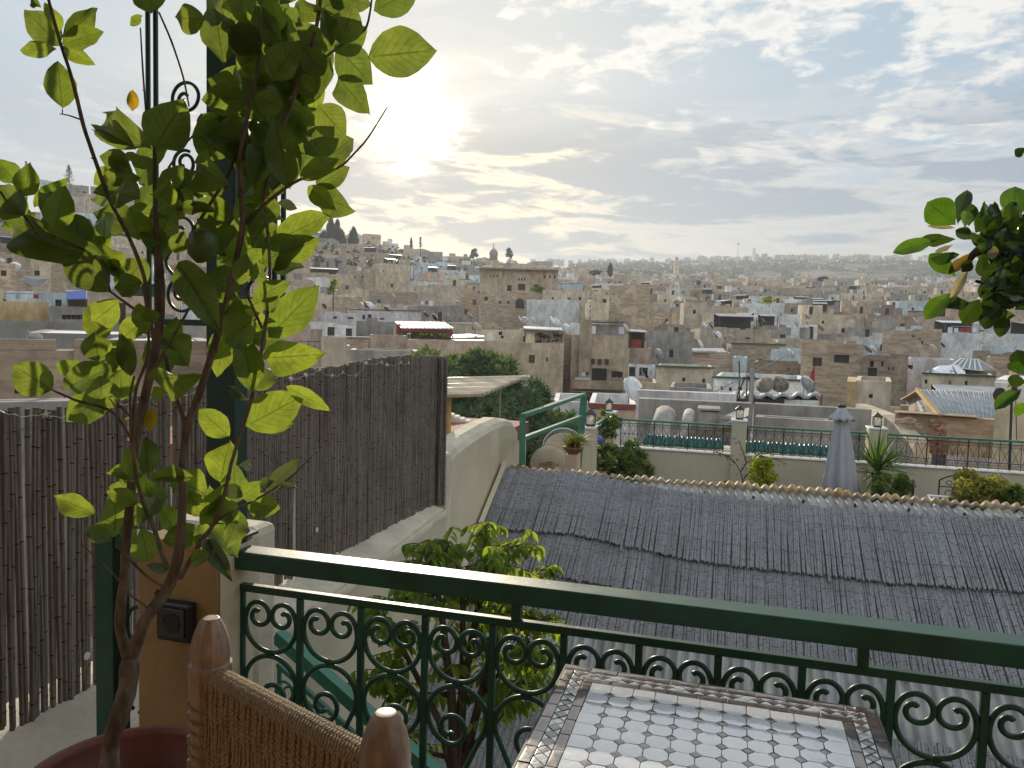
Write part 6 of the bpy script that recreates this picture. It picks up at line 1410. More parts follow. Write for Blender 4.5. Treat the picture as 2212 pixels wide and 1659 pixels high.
t = thing('solar_panel', 'tilted solar panel with an aluminium frame before the golden conifer', 'solar panel', TQ(2035, 1085, 12.2)); a = TQ(2004, 1072, 12.6); b = TQ(2060, 1076, 12.6); c_ = b + Vector((.15, -.75, -.34)); d_ = a + Vector((.15, -.75, -.34)); nn = (b - a).cross(d_ - a).normalized()
if nn.z < 0: nn = -nn
M().add([a, b, c_, d_] + [v - nn * .03 for v in (a, b, c_, d_)], ((0, 1, 2, 3), (7, 6, 5, 4), (0, 4, 5, 1), (1, 5, 6, 2), (2, 6, 7, 3), (3, 7, 4, 0))).build('panel', MAT['solar'], t)
m = M()
for u, v in ((a, b), (b, c_), (c_, d_), (d_, a)): m.bar(u, v, .035, .045, nn)
m.build('frame', MAT['dish_white'], t); m = M()
for k in range(1, 6): m.bar(a.lerp(b, k / 6) + nn * .003, d_.lerp(c_, k / 6) + nn * .003, .004, .002, nn)
for k in range(1, 8): m.bar(a.lerp(d_, k / 8) + nn * .0045, b.lerp(c_, k / 8) + nn * .0045, .004, .002, nn)
m.build('grid_line', MAT['metal_grey'], t); M().bar((d_ + c_) / 2 - Vector((0, 0, .05)), (d_ + c_) / 2 - Vector((0, 0, .75)), .05, .05).build('stand', MAT['metal_grey'], t)

# ---- broad loquat tree behind the fence
t = thing('loquat_tree', 'broad dark green loquat tree between the canopy and the big sand wall', 'tree', P(1080, 1100, 16)); rg_ = random.Random(17); base = P(1080, 1120, 16); M().tube([base - Vector((0, 0, 3)), P(1075, 980, 16), P(1060, 880, 16), P(1040, 800, 16)], [.2, .17, .12, .05], 8).build('trunk', MAT['bark_dark'], t)
crown = [(925, 782, 16.5, 30, 20), (975, 800, 16, 36, 24), (1035, 800, 16.5, 55, 32), (1042, 780, 17, 34, 16), (1010, 850, 16, 60, 45), (1080, 815, 16.5, 40, 40), (1130, 880, 16.5, 55, 60), (1060, 900, 15.5, 80, 60), (1165, 930, 17, 55, 50), (1200, 960, 17, 45, 50), (1110, 960, 16, 90, 70), (1225, 930, 17.5, 30, 40), (1010, 930, 15.5, 60, 60), (1160, 1000, 16.5, 80, 60)]
lm = M()
for i in range(7):
    v = i / 6; w_ = sin(pi * min(v * .92 + .06, 1)) ** .8 * .15; lm.v += [(-w_, v, .03 - .16 * v * v), (0, v, -.16 * v * v), (w_, v, .03 - .16 * v * v)]
for i in range(6):
    for j in range(2): lm.f.append((i * 3 + j, i * 3 + j + 1, (i + 1) * 3 + j + 1, (i + 1) * 3 + j)); lm.mi.append(0)
cm = M()
for (px, py, d, rx, ry_) in crown:
    for k in range(int(rx * ry_ / 24) + 10):
        an = rg_.uniform(0, 2 * pi); rr_ = math.sqrt(rg_.random()); c_ = P(px + cos(an) * rx * rr_, py + sin(an) * ry_ * rr_, d - rg_.uniform(-.2, 1.0) * (1 - rr_ * rr_) * 1.2); dn = (c_ - P(px, py + ry_ * .5, d + .8)).normalized()
        for q in range(9):
            a2 = q * 2.4 + an; u = dn.orthogonal().normalized(); v = dn.cross(u); dd = (dn * rg_.uniform(.15, .7) + u * cos(a2) + v * sin(a2)).normalized(); mt_ = aim(c_, dd, dn + Vector((0, 0, .6)), rg_.uniform(.14, .22))
            cm.add([mt_ @ Vector(p) for p in lm.v], lm.f)
cm.build('crown', FOL['loquat'], t)
# ------------------------------------------------------------ railing in front of us
RY = 1.97
def RX(px, py): return PY(px, py, RY)
xb0 = RX(523, 1262).x; xb1 = RX(2130, 1476).x; ST = (xb1 - xb0) / 10
ztop = (RX(530, 1196).z + RX(2100, 1392).z) / 2 ; ztop = (PY(530, 1188, RY - .036).z + PY(1474, 1309, RY - .036).z + PY(2212, 1401, RY - .036).z) / 3; zlow = (RX(650, 1284).z + RX(1935, 1456).z) / 2
t = thing('balcony_railing', 'dark green wrought iron railing with scrolls in front of the terrace', 'railing', (.3, RY, FLOOR))
XE = xb0 + 14 * ST
r_ = M(); r_.box(-1.40, XE, RY - .036, RY + .040, ztop - .055, ztop); r_.build('top_rail', MAT['green_paint'], t, bevel=.004)
M().box(-1.40, XE, RY - .011, RY + .011, zlow - .011, zlow + .011).build('upper_bar', MAT['green_paint'], t, bevel=.002)
ZB = FLOOR + .12
M().box(-1.40, XE, RY - .011, RY + .011, ZB - .011, ZB + .011).build('lower_bar', MAT['green_paint'], t, bevel=.002)
for px in (1117, 1870): x = RX(px, 1300).x; M().box(x - .013, x + .013, RY - .013, RY + .013, zlow + .012, ztop - .056).build('strut', MAT['green_paint'], t, bevel=.002)
x_ = RX(1870, 1300).x + (RX(1870, 1300).x - RX(1117, 1300).x); M().box(x_ - .013, x_ + .013, RY - .013, RY + .013, zlow + .012, ztop - .056).build('strut', MAT['green_paint'], t, bevel=.002)
barme = M().box(-.0095, .0095, -.008, .008, ZB - zlow + .012, -.012).mesh('vertical_bar', MAT['green_paint'])
for i in range(15): o = link('vertical_bar', barme, None, Matrix.Translation((xb0 + i * ST, RY, zlow))); attach(o, t); b_ = o.modifiers.new('b', 'BEVEL'); b_.width = .002; b_.segments = 1
Rb = ST / 2 - .0095 - .003; zc1 = -.012 - Rb - .004; zc2 = zc1 - 2 * Rb - .012
def sp_pts(cx, cz, r0, a0, a1, r1, n, flip):
    return [Vector((flip * (cx + cos(lerp(a0, a1, k / n)) * lerp(r0, r1, max(0, (k / n - .38) / .62) ** 1.1)), 0, cz + sin(lerp(a0, a1, k / n)) * lerp(r0, r1, max(0, (k / n - .38) / .62) ** 1.1))) for k in range(n + 1)]
def c_half(flip):
    big = [Vector((flip * cos(a) * Rb, 0, zc1 + sin(a) * Rb)) for a in [lerp(-90, -210, k / 18) * pi / 180 for k in range(19)]]
    rs_ = Rb * .435; A = rad(150); c = Vector((cos(A) * (Rb - rs_), 0, zc1 + sin(A) * (Rb - rs_)))
    return big[:-1] + sp_pts(c.x, c.z, rs_, A, A - rad(440), rs_ * .20, 40, flip)
def s_low(flip):
    a = [Vector((flip * cos(x) * Rb, 0, zc2 + sin(x) * Rb)) for x in [lerp(90, -65, k / 22) * pi / 180 for k in range(23)]]
    rs_ = Rb * .50; A = rad(-65); c = Vector((cos(A) * (Rb - rs_), 0, zc2 + sin(A) * (Rb - rs_)))
    curl = a[:-1] + sp_pts(c.x, c.z, rs_, A, A - rad(420), rs_ * .20, 40, flip)
    b = [Vector((flip * cos(x) * Rb, 0, zc2 + sin(x) * Rb)) for x in [lerp(90, 208, k / 18) * pi / 180 for k in range(19)]]
    d = (b[-1] - b[-2]).normalized(); zb_ = ZB - zlow + .012; L_ = (b[-1].z - zb_) / max(-d.z, .2); tail = b + [b[-1] + d * L_ * k / 8 for k in range(1, 9)]
    return curl, tail
def scroll_mesh(paths, name):
    m = M()
    for p in paths: m.tube(p, .0074, 8)
    return m.mesh(name, MAT['green_paint'], True)
up_me = scroll_mesh([c_half(1), c_half(-1)], 'heart_scroll'); lo_a = scroll_mesh(s_low(1), 'lower_scroll'); lo_b = scroll_mesh(s_low(-1), 'lower_scroll')
for i in range(14):
    x = xb0 + (i + .5) * ST
    o = link('heart_scroll', up_me, None, Matrix.Translation((x, RY, zlow))); attach(o, t); o = link('lower_scroll', lo_a if i % 2 == 0 else lo_b, None, Matrix.Translation((x, RY, zlow))); attach(o, t)
m = M()
for i in range(14):
    x = xb0 + (i + .5) * ST
    for (dx, dz_) in ((0, zc1 - Rb - .006), (-Rb - .004, zc1), (Rb + .004, zc1), (-Rb - .004, zc2), (Rb + .004, zc2)): m.obox((x + dx, RY, zlow + dz_), (.009, 0, 0), (0, .006, 0), (0, 0, .010))
m.build('weld_collar', MAT['green_paint'], t, kind='stuff')

# ------------------------------------------------------------ ochre pillar, post and cream pillar at the left end
c0 = PY(467, 1300, 1.86); XP1 = -1.405; XP0 = PY(295, 1300, 1.86).x; zp = PY(480, 1172, 1.9).z
t = thing('ochre_pillar', 'ochre plastered pillar with a black socket at the left end of the railing', 'pillar', (-1.53, 1.95, FLOOR))
M().box(XP0, XP1, 1.86, 2.04, FLOOR, zp).build('shaft', MAT['ochre_pillar'], t, bevel=.012)
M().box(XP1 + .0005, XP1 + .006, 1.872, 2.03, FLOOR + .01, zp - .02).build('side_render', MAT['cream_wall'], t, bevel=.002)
so = thing('power_socket', 'black outdoor socket on the ochre pillar', 'socket', (0, 0, 0)); a = PY(352, 1290, 1.855); b = PY(425, 1385, 1.855)
M().box(a.x, b.x, 1.825, 1.859, b.z, a.z).build('housing', MAT['black_plastic'], so, bevel=.008); mx, mz = (a.x + b.x) / 2, (a.z + b.z) / 2; dx = (b.x - a.x) / 2
M().box(mx - dx * .72, mx + dx * .72, 1.819, 1.8245, mz - dx * .72, mz + dx * .72).build('cover_flap', MAT['metal_dark'], so, bevel=.004); M().lathe([(dx * .5, 0), (dx * .5, .003), (dx * .42, .003), (dx * .40, .001), (0, .001)], (mx, 1.8188, mz), 28, ax=(0, -1, 0)).build('socket_ring', MAT['black_plastic'], so)
t = thing('green_post', 'dark green square steel post rising from the ochre pillar to the roof', 'post', (-1.45, 1.96, zp))
M().box(-1.497, -1.40, 1.932, 2.0, zp - .05, 1.55).build('shaft', MAT['post_paint'], t, bevel=.004); M().box(-1.52, -1.377, 1.91, 2.022, zp + .002, zp + .010).build('base_plate', MAT['green_paint'], t)
# openwork iron panels either side of the post
YTP = 1.966
def panel(xa, xb, zb, lab, flip, centres):
    t = thing('scroll_trellis', lab, 'iron panel', ((xa + xb) / 2, YTP, zb), 'scrolled iron panels beside the post'); m = M()
    for x in (xa, xa + flip * .028): m.tube([(x, YTP, zb), (x, YTP, 1.53)], .0075, 6)
    m.build('upright', MAT['green_paint'], t); M().box(min(xa, xb), max(xa, xb), YTP - .009, YTP + .009, zb - .009, zb + .009).build('bottom_bar', MAT['green_paint'], t)
    for (cx, cz, R_, a0, tr) in centres:
        s = M(); pts = []
        for k in range(46): f = k / 45; a = rad(a0) + rad(tr) * f; r = R_ * (1 - .80 * max(0, f - .42) / .58); pts.append((cx + cos(a) * r * flip, YTP, cz + sin(a) * r))
        s.tube(pts, .0052, 6); s.build('scroll', MAT['green_paint'], t, True)
    m = M()
    for k in range(len(centres) - 1):
        c0_, c1_ = centres[k], centres[k + 1]; m.tube([Vector((lerp(c0_[0] - .02 * flip, xa + flip * .03, sin(pi * q / 8) * .55 + .0) if q else c0_[0], YTP, lerp(c0_[1] - c0_[2], c1_[1] + c1_[2], q / 8))) for q in range(9)], .005, 6)
    m.build('stem', MAT['green_paint'], t, True)
def SC(px, py, rpx, a0, tr): q = PY(px, py, YTP); return (q.x, q.z, rpx * proj(q)[2] / F_PX, a0, tr)
xl0 = PY(322, 600, YTP).x
panel(xl0, -1.50, PY(418, 697, YTP).z, 'scrolled iron panel on the left of the green post', 1, [SC(401, 213, 34, 250, -560), SC(398, 352, 27, 60, 560), SC(393, 500, 30, 250, -560), SC(393, 636, 36, 100, 560)])
xr0 = PY(612, 500, YTP).x
panel(xr0, -1.397, PY(570, 700, YTP).z, 'scrolled iron panel on the right of the green post', -1, [SC(548, 215, 30, 250, -560), SC(545, 335, 24, 60, 560), SC(552, 480, 30, 250, -560), SC(560, 625, 30, 100, 560)])
# short left piece of railing with its own post
t = thing('side_railing', 'short green railing between the ochre pillar and the reed fence', 'railing', (-1.8, 1.95, FLOOR)); xq = PY(243, 1300, 1.95).x; zt2 = PY(290, 1148, 1.95).z
M().box(xq - .035, xq + .035, 1.915, 1.985, FLOOR, zt2 + .01).build('post', MAT['green_paint'], t, bevel=.003); M().box(xq + .036, XP0 - .002, 1.92, 1.98, zt2 - .05, zt2).build('top_rail', MAT['green_paint'], t, bevel=.003)
M().tube([(XP0 - .028, 1.95, FLOOR + .05), (XP0 - .028, 1.95, zt2 - .05)], .009, 6).build('bar', MAT['green_paint'], t)
for zz in (.30, .52): M().tube([(XP0 - .075 + cos(a_) * .045, 1.95, zt2 - zz + sin(a_) * .06) for a_ in [k * pi / 14 - pi * .5 for k in range(27)]], .006, 6).build('scroll', MAT['green_paint'], t, True)
t = thing('cream_pillar', 'rounded cream plaster pillar just behind the railing end', 'pillar', (-1.6, 2.3, FLOOR)); q1 = PY(605, 1150, 2.2); zq = PY(560, 1128, 2.25).z
M().box(-1.86, PY(601, 1150, 2.30).x, 2.16, 2.30, -4, zq).build('shaft', MAT['cream_cap'], t, bevel=.03)

# stair handrail going down beyond the railing
t = thing('stair_handrail', 'green sloping handrail with small scrolls on the stair below', 'railing', P(700, 1450, 3.2)); ha = P(600, 1372, 3.35); hb = P(985, 1712, 3.0)
M().bar(ha, hb, .05, .055).build('handrail', MAT['green_mid'], t); la = ha - Vector((0, 0, .13)); lb_ = hb - Vector((0, 0, .13)); M().bar(la, lb_, .016, .02).build('lower_bar', MAT['green_mid'], t)
hs = M()
for k in range(9):
    p = la.lerp(lb_, (k + .1) / 8.5); M().bar(p, p - Vector((0, 0, .75)), .016, .016, R0).build('baluster', MAT['green_mid'], t)
    dh = (lb_ - la).normalized(); dh.z = 0; dh.normalize()
    for sg in (0, 1):
        c_ = la.lerp(lb_, (k + .38 + sg * .30) / 8.5) - Vector((0, 0, .10)); s = M(); R_ = .05
        s.tube([c_ + (dh * cos(a) * (1 if sg else -1) + Vector((0, 0, 1)) * sin(a)) * R_ * (1 - .72 * max(0, f - .4) / .6) for f in [q / 26 for q in range(27)] for a in [rad(-80) + rad(500) * f]], .006, 6); s.build('scroll', MAT['green_mid'], t, True)
struct(M().box(-2.2, 1.2, 2.75, 3.1, -6, -3.3).build('stair', MAT['cream_wall']))

# ------------------------------------------------------------ reed fence
t = thing('reed_fence', 'dark fence of upright reeds running away along the left wall', 'fence', (XF, 4, cap_z)); rg = random.Random(8)
ya_, yb_ = PX(-30, 1660, XF).y - .25, 6.34
y = ya_; cnt = 0; stuff = M(); gaps = [rg.uniform(ya_, yb_) for _ in range(26)]
zb_line = [PX(px, py, XF).z for px, py in FB]
while y < yb_:
    q = Vector((XF, y, -.3)); px = max(0, proj(q)[0]) if q.dot(FW) > .3 else 0
    zt_ = PX(max(px, 1), interp(FT, px), XF).z if px > 1 else PX(1, interp(FT, 1), XF).z
    zb_ = PX(max(px, 1), interp(FB, px), XF).z if px > 1 else cap_z + .03
    r_ = rg.uniform(.0075, .0118); tl_ = rg.gauss(0, .006)
    a = Vector((XF + rg.uniform(-.008, .008), y - tl_, zb_ + rg.uniform(-.012, .02))); b = Vector((XF + rg.uniform(-.008, .008), y + tl_, zt_ + rg.uniform(-.009, .010)))
    if cnt < 300: mm = M(); reed_geo(mm, a, b, r_, Vector((1, 0, 0)), rg, .2, 6, .006); mm.build('reed', [MAT['reed'], MAT['reed_node']], t); cnt += 1
    else: reed_geo(stuff, a, b, r_, Vector((1, 0, 0)), rg, .2, 6, .006)
    if rg.random() < .42:
        reed_geo(stuff, a + Vector((-.017, .007, rg.uniform(-.02, .0))), b + Vector((-.017, .004, rg.uniform(-.03, .0))), r_ * .9, Vector((1, 0, 0)), rg, .2, 5, .006)
    y += r_ * 2 * rg.uniform(.86, 1.02) + (.006 if any(abs(y - g) < .012 for g in gaps) else 0)
stuff.build('back_reeds', [MAT['reed'], MAT['reed_node']], t, kind='stuff')
m = M()
for f in (.12, .38, .64, .9):
    for dx in (.014, -.014): m.tube([(XF + dx * .95, lerp(ya_, yb_, k / 30), lerp(interp([(ya_, cap_z), (yb_, cap_z)], lerp(ya_, yb_, k / 30)), PX(500, interp(FT, 500), XF).z, f) + .004 * sin(k * 2.1)) for k in range(31)], .0008, 4)
m.build('tie_wire', MAT['metal_dark'], t)
# rolled end of the fence
m = M(); ye = yb_ - .03
for k in range(16):
    an = k * .82; rr_ = .018 + .0045 * k; c_ = Vector((XF + .03 + cos(an) * rr_ * .8, ye + sin(an) * rr_ * .6, 0)); reed_geo(m, c_ + Vector((0, 0, cap_z + .0 - .02)), c_ + Vector((0, 0, PX(950, 772, XF).z + rg.uniform(-.02, .02))), .0095, Vector((1, 0, 0)), rg, .2, 6, .004)
m.build('rolled_end', [MAT['reed'], MAT['reed_node']], t)
for px, py in ((325, 2460), (1188, 1987)):
    q = PX(px * (1 / 1.736) if px > 600 else px / 1.736, py / 1.736, XF + .018); M().lathe([(.016, 0), (.016, .003), (.005, .004), (.004, .002), (0, .002)], q, 16, ax=(1, 0, 0)).build('washer', MAT['white_plastic'], t)
# star fairy lights along the fence top
t = thing('fairy_lights', 'string of little white stars draped along the fence top', 'string lights', (XF, 4, -.3)); XS = XF + .022
stars = [(-10, 884), (97, 894), (167, 891), (230, 872), (330, 856), (628, 817), (660, 809), (690, 797), (717, 810), (740, 803), (769, 810), (790, 783), (824, 782), (836, 787), (865, 782), (883, 783)]
m = M(); prv = None; pts = []
for i, (px, py) in enumerate(stars[:-0 or None]):
    q = PX(px, py, XS)
    if prv is not None:
        if px - stars[i - 1][0] < 120:
            sg = [prv.lerp(q, k / 8) + Vector((.002 * sin(k * 1.7), 0, -.016 * sin(pi * k / 8) + .004 * sin(k * 2.3 + i))) for k in range(9)]
        else: sg = [prv.lerp(q, k / 20) + Vector((-.012, 0, .02 * sin(k * 1.1))) for k in range(21)]
        m.tube(sg, .0010, 4)
    prv = q
m.build('cable', MAT['white_plastic'], t); st = M(); rs = [.021 if k % 2 == 0 else .009 for k in range(10)]
top = [(cos(k * pi / 5) * rs[k], sin(k * pi / 5) * rs[k], .002) for k in range(10)]; st.add([(0, 0, .006)] + top + [(0, 0, -.006)], [(0, 1 + k, 1 + (k + 1) % 10) for k in range(10)] + [(11, 1 + (k + 1) % 10, 1 + k) for k in range(10)])
sme = st.mesh('star', MAT['lantern_glass'])
for px, py in stars:
    q = PX(px, py + 1, XS + .006); o = link('star', sme, None, Matrix.Translation(q) @ Matrix.Rotation(rg.uniform(-.6, .6) + rad(70), 4, 'Z') @ Matrix.Rotation(rad(90) + rg.uniform(-.5, .5), 4, 'X') @ Matrix.Rotation(rg.uniform(0, 1.2), 4, 'Z')); attach(o, t)

# ------------------------------------------------------------ mosaic table
TZ = -.812
e0 = PZ(1225, 1435, TZ); e1 = PZ(1890, 1535, TZ); TXa, TXb, TYb = e0.x, e1.x, (e0.y + e1.y) / 2; TYa = TYb - 1.02
t = thing('mosaic_table', 'mosaic topped table with white octagon tiles and a brown checked border', 'table', ((TXa + TXb) / 2, (TYa + TYb) / 2, FLOOR))
M().box(TXa, TXb, TYa, TYb, TZ - .035, TZ - .0045).build('tabletop', MAT['grout'], t)
ed = M(); ew = .004
for (x0, x1, y0, y1) in ((TXa - ew, TXa, TYa - ew, TYb + ew), (TXb, TXb + ew, TYa - ew, TYb + ew), (TXa, TXb, TYb, TYb + ew), (TXa, TXb, TYa - ew, TYa)): ed.box(x0, x1, y0, y1, TZ - .04, TZ)
ed.build('metal_edge', MAT['metal_dark'], t)
M().box(TXa + .06, TXb - .06, TYa + .06, TYb - .06, TZ - .07, TZ - .036).build('frame', MAT['metal_dark'], t)
for x in (TXa + .05, TXb - .05):
    for y in (TYa + .05, TYb - .05): M().box(x - .02, x + .02, y - .02, y + .02, FLOOR, TZ - .036).build('leg', MAT['metal_dark'], t)
rt_ = random.Random(14)
def tile(name, poly, mat, th=.006):
    """one hand cut tile: slightly pillowed top, bevelled rim, a little tilt"""
    n = len(poly); c = Vector((sum(p[0] for p in poly) / n, sum(p[1] for p in poly) / n, 0)); tx, ty = rt_.gauss(0, .010), rt_.gauss(0, .010); dz_ = rt_.uniform(-.0006, .0006)
    def pt(p, k, z): v = Vector((p[0], p[1], 0)) - c; v *= k; return (v.x, v.y, z + dz_ + v.x * tx + v.y * ty)
    sh = [Vector((p[0] + rt_.uniform(-.0005, .0005), p[1] + rt_.uniform(-.0005, .0005), 0)) for p in poly]; m = M()
    for k, z in ((1.0, -.006), (1.0, -.0006), (.982, 0.0), (.6, .0003)): m.v += [pt(p, k, z) for p in sh]
    m.v.append((0, 0, .0004 + dz_))
    for l in range(3):
        for j in range(n): j2 = (j + 1) % n; m.f.append((l * n + j, l * n + j2, (l + 1) * n + j2, (l + 1) * n + j)); m.mi.append(0)
    for j in range(n): m.f.append((3 * n + j, 3 * n + (j + 1) % n, 4 * n)); m.mi.append(0)
    me = m.mesh(name, mat, False); o = link(name, me, None, Matrix.Translation((c.x, c.y, TZ))); attach(o, t); return o
B1, B2, B3 = .024, .030, .022; gp = .0007
ix0, ix1, iy1 = TXa + B1 + B2 + B3, TXb - B1 - B2 - B3, TYb - B1 - B2 - B3
NX = 11; px_ = (ix1 - ix0) / NX; iy0 = TYa + B1 + B2 + B3; NYR = round((iy1 - iy0) / (px_ * .985)); py_ = (iy1 - iy0) / NYR; cut = px_ * .26
nodes = {}
for j in range(NYR):
    for i in range(NX):
        x0, x1, y1, y0 = ix0 + i * px_, ix0 + (i + 1) * px_, iy1 - j * py_, iy1 - (j + 1) * py_
        cs_ = []
        for (x, y, sx, sy, on) in ((x0, y0, 1, 1, 1), (x1, y0, -1, 1, 1), (x1, y1, -1, -1, 1), (x0, y1, 1, -1, 1)):
            edge = (abs(x - ix0) < 1e-6 or abs(x - ix1) < 1e-6) and (abs(y - iy1) < 1e-6)
            side_ = abs(x - ix0) < 1e-6 or abs(x - ix1) < 1e-6 or abs(y - iy1) < 1e-6 or abs(y - iy0) < 1e-6
            g = gp
            if side_: cs_.append([(x + sx * g, y + sy * g)])
            else:
                a_, b_ = (x + sx * cut, y + sy * g), (x + sx * g, y + sy * cut)
                cs_.append([b_, a_] if (sx * sy > 0) else [a_, b_])
        poly = [p for c_ in cs_ for p in c_]
        tile('octagon_tile', poly, MAT['tile_white'])
for j in range(1, NYR):
    for i in range(1, NX):
        x, y, k = ix0 + i * px_, iy1 - j * py_, cut - gp * 1.6
        tile('square_tile', [(x - k, y), (x, y - k), (x + k, y), (x, y + k)], MAT['tile_brown'])
def strip_tiles(x0, x1, y0, y1, along, ln):
    L_ = (x1 - x0) if along == 'x' else (y1 - y0); n = max(1, round(L_ / ln))
    for k in range(n):
        if along == 'x': a, b = lerp(x0, x1, k / n) + gp, lerp(x0, x1, (k + 1) / n) - gp; tile('border_tile', [(a, y0 + gp), (b, y0 + gp), (b, y1 - gp), (a, y1 - gp)], MAT['tile_brown'])
        else: a, b = lerp(y0, y1, k / n) + gp, lerp(y0, y1, (k + 1) / n) - gp; tile('border_tile', [(x0 + gp, a), (x1 - gp, a), (x1 - gp, b), (x0 + gp, b)], MAT['tile_brown'])
YB_ = TYa + B1
strip_tiles(TXa, TXb, TYa, TYa + B1, 'x', .062); strip_tiles(ix0 - B3, ix1 + B3, iy0 - B3, iy0, 'x', .062)
strip_tiles(TXa, TXb, TYb - B1, TYb, 'x', .062); strip_tiles(TXa, TXa + B1, YB_, TYb - B1, 'y', .062); strip_tiles(TXb - B1, TXb, YB_, TYb - B1, 'y', .062)
strip_tiles(ix0 - B3, ix1 + B3, iy1, iy1 + B3, 'x', .062); strip_tiles(ix0 - B3, ix0, iy0, iy1, 'y', .062); strip_tiles(ix1, ix1 + B3, iy0, iy1, 'y', .062)
def diamonds(x0, x1, y0, y1, along):
    """run of brown diamonds with pale triangles filling the sides"""
    wd_ = (y1 - y0) if along == 'x' else (x1 - x0); L_ = (x1 - x0) if along == 'x' else (y1 - y0); n = round(L_ / (wd_ * .98)); s = L_ / n
    f = (lambda u, v: (x0 + u, y0 + v)) if along == 'x' else (lambda u, v: (x1 - v, y0 + u))
    g = .0011; h = wd_ / 2
    for k in range(n):
        c = (k + .5) * s
        tile('diamond_tile', [f(c - s / 2 + g, h), f(c, g), f(c + s / 2 - g, h), f(c, wd_ - g)], MAT['tile_brown'] if (k * 7 + int(x0 * 50)) % 5 else MAT['tile_blue'])
    for k in range(n + 1):
        c = k * s; lo, hi = max(c - s / 2 + 2.2 * g, 0 + g), min(c + s / 2 - 2.2 * g, L_ - g)
        tile('triangle_tile', [f(lo, g), f(hi, g), f(min(max(c, lo), hi), h - 2 * g)], MAT['tile_blue']); tile('triangle_tile', [f(hi, wd_ - g), f(lo, wd_ - g), f(min(max(c, lo), hi), h + 2 * g)], MAT['tile_blue'])
diamonds(TXa + B1, TXb - B1, TYb - B1 - B2, TYb - B1, 'x'); diamonds(TXa + B1, TXb - B1, TYa + B1, TYa + B1 + B2, 'x'); diamonds(TXa + B1, TXa + B1 + B2, TYa + B1 + B2, TYb - B1 - B2, 'y'); diamonds(TXb - B1 - B2, TXb - B1, TYa + B1 + B2, TYb - B1 - B2, 'y')

# ------------------------------------------------------------ chair with a woven rope back
A_ = P(455, 1440, 1.33); B_ = P(832, 1640, 1.0); A2 = Vector((A_.x, A_.y, 0)); B2_ = Vector((B_.x, B_.y, 0)); ux = (B2_ - A2).normalized(); nr = Vector((ux.y, -ux.x, 0))
if nr.dot(F0) > 0: nr = -nr          # nr points back towards us
t = thing('rope_chair', 'wooden chair with pointed posts and a woven straw rope back', 'chair', (A2 + B2_) / 2 + Vector((0, 0, FLOOR))); zA = P(450, 1331, 1.33).z; zB = P(828, 1535, 1.0).z
def post(c, zt_, n, fac):
    m = M(); R_ = .0345; pr = [(.022, FLOOR - zt_), (R_ * .95, -.55), (R_, -.30), (R_ * 1.03, -.118), (R_ * 1.08, -.086), (R_ * 1.06, -.080), (R_ * .95, -.077), (R_ * .99, -.060), (R_ * .93, -.042), (R_ * .77, -.023), (R_ * .56, -.007), (R_ * .42, -.0005), (R_ * .38, 0), (0, 0)]
    m.lathe([(r, h) for r, h in pr], (c.x, c.y, zt_), n); o = m.build('post', MAT['wood'], t, smooth=not fac, bevel=0); return o
o1 = post(A2, zA, 11, True); o2 = post(B2_, zB, 26, False)
for o in (o2,):
    for p in o.data.polygons: p.use_smooth = True
zr0 = P(466, 1446, 1.33).z - .012; zr1 = P(782, 1622, 1.03).z - .012
c0_, c1_ = A2 + ux * .02 + Vector((0, 0, zr0)), B2_ - ux * .02 + Vector((0, 0, zr1)); M().tube([c0_, c1_], .014, 10).build('top_slat', MAT['wood'], t); M().tube([A2 + ux * .02 + Vector((0, 0, zr0 - .48)), B2_ - ux * .02 + Vector((0, 0, zr1 - .48))], .014, 8).build('bottom_slat', MAT['wood'], t)
Lb = (c1_ - c0_).length; NR_ = 60; rr_ = .0051; rc = .0185
def rope_mesh(seed, front_len):
    """two ply twisted rope: hangs on our side, goes slantwise over the slat and tucks in behind"""
    rg_ = random.Random(seed); path = []; pit = Lb / NR_
    for k in range(60): s = k / 59; path.append(Vector((rg_.uniform(-.0005, .0005) + .0009 * sin(s * 5 + seed), rc + rg_.uniform(-.0006, .0006) + .002 * sin(s * 9 + seed * 2), -front_len * (1 - s))))
    for k in range(1, 15): a = pi * k / 14; path.append(Vector((pit * 2.4 * k / 14, rc * cos(a), rc * .95 * sin(a))))
    for k in range(1, 8): path.append(Vector((pit * 2.4, -rc - .002, -.10 * k / 7)))
    m = M(); d = 0; pp_ = [[], []]
    for i, p in enumerate(path):
        tg = (path[min(i + 1, len(path) - 1)] - path[max(i - 1, 0)]).normalized(); u = Vector((1, 0, 0)) - tg * tg.x; u.normalize(); v = tg.cross(u)
        if i: d += (p - path[i - 1]).length
        for q in (0, 1): a = d / .017 * 2 * pi + q * pi; pp_[q].append(p + (u * cos(a) + v * sin(a)) * rr_ * .52)
    for q in (0, 1): m.tube(pp_[q], rr_ * .62, 6)
    return m.mesh('rope', MAT['rope'], True)
rms = [rope_mesh(s, .46) for s in range(5)]; slope = (c1_ - c0_).normalized(); rg = random.Random(6)
for i in range(NR_):
    c_ = c0_.lerp(c1_, (i + .5) / NR_ * .97 + .01); x = ux; y = nr; z = Vector((0, 0, 1))
    mt_ = Matrix(((x.x, y.x, 0, c_.x), (x.y, y.y, 0, c_.y), (slope.z * .0, 0, 1, c_.z), (0, 0, 0, 1))) @ Matrix.Rotation(rg.gauss(0, .012), 4, 'Y')
    o = link('rope', rms[i % 5], None, mt_); attach(o, t)
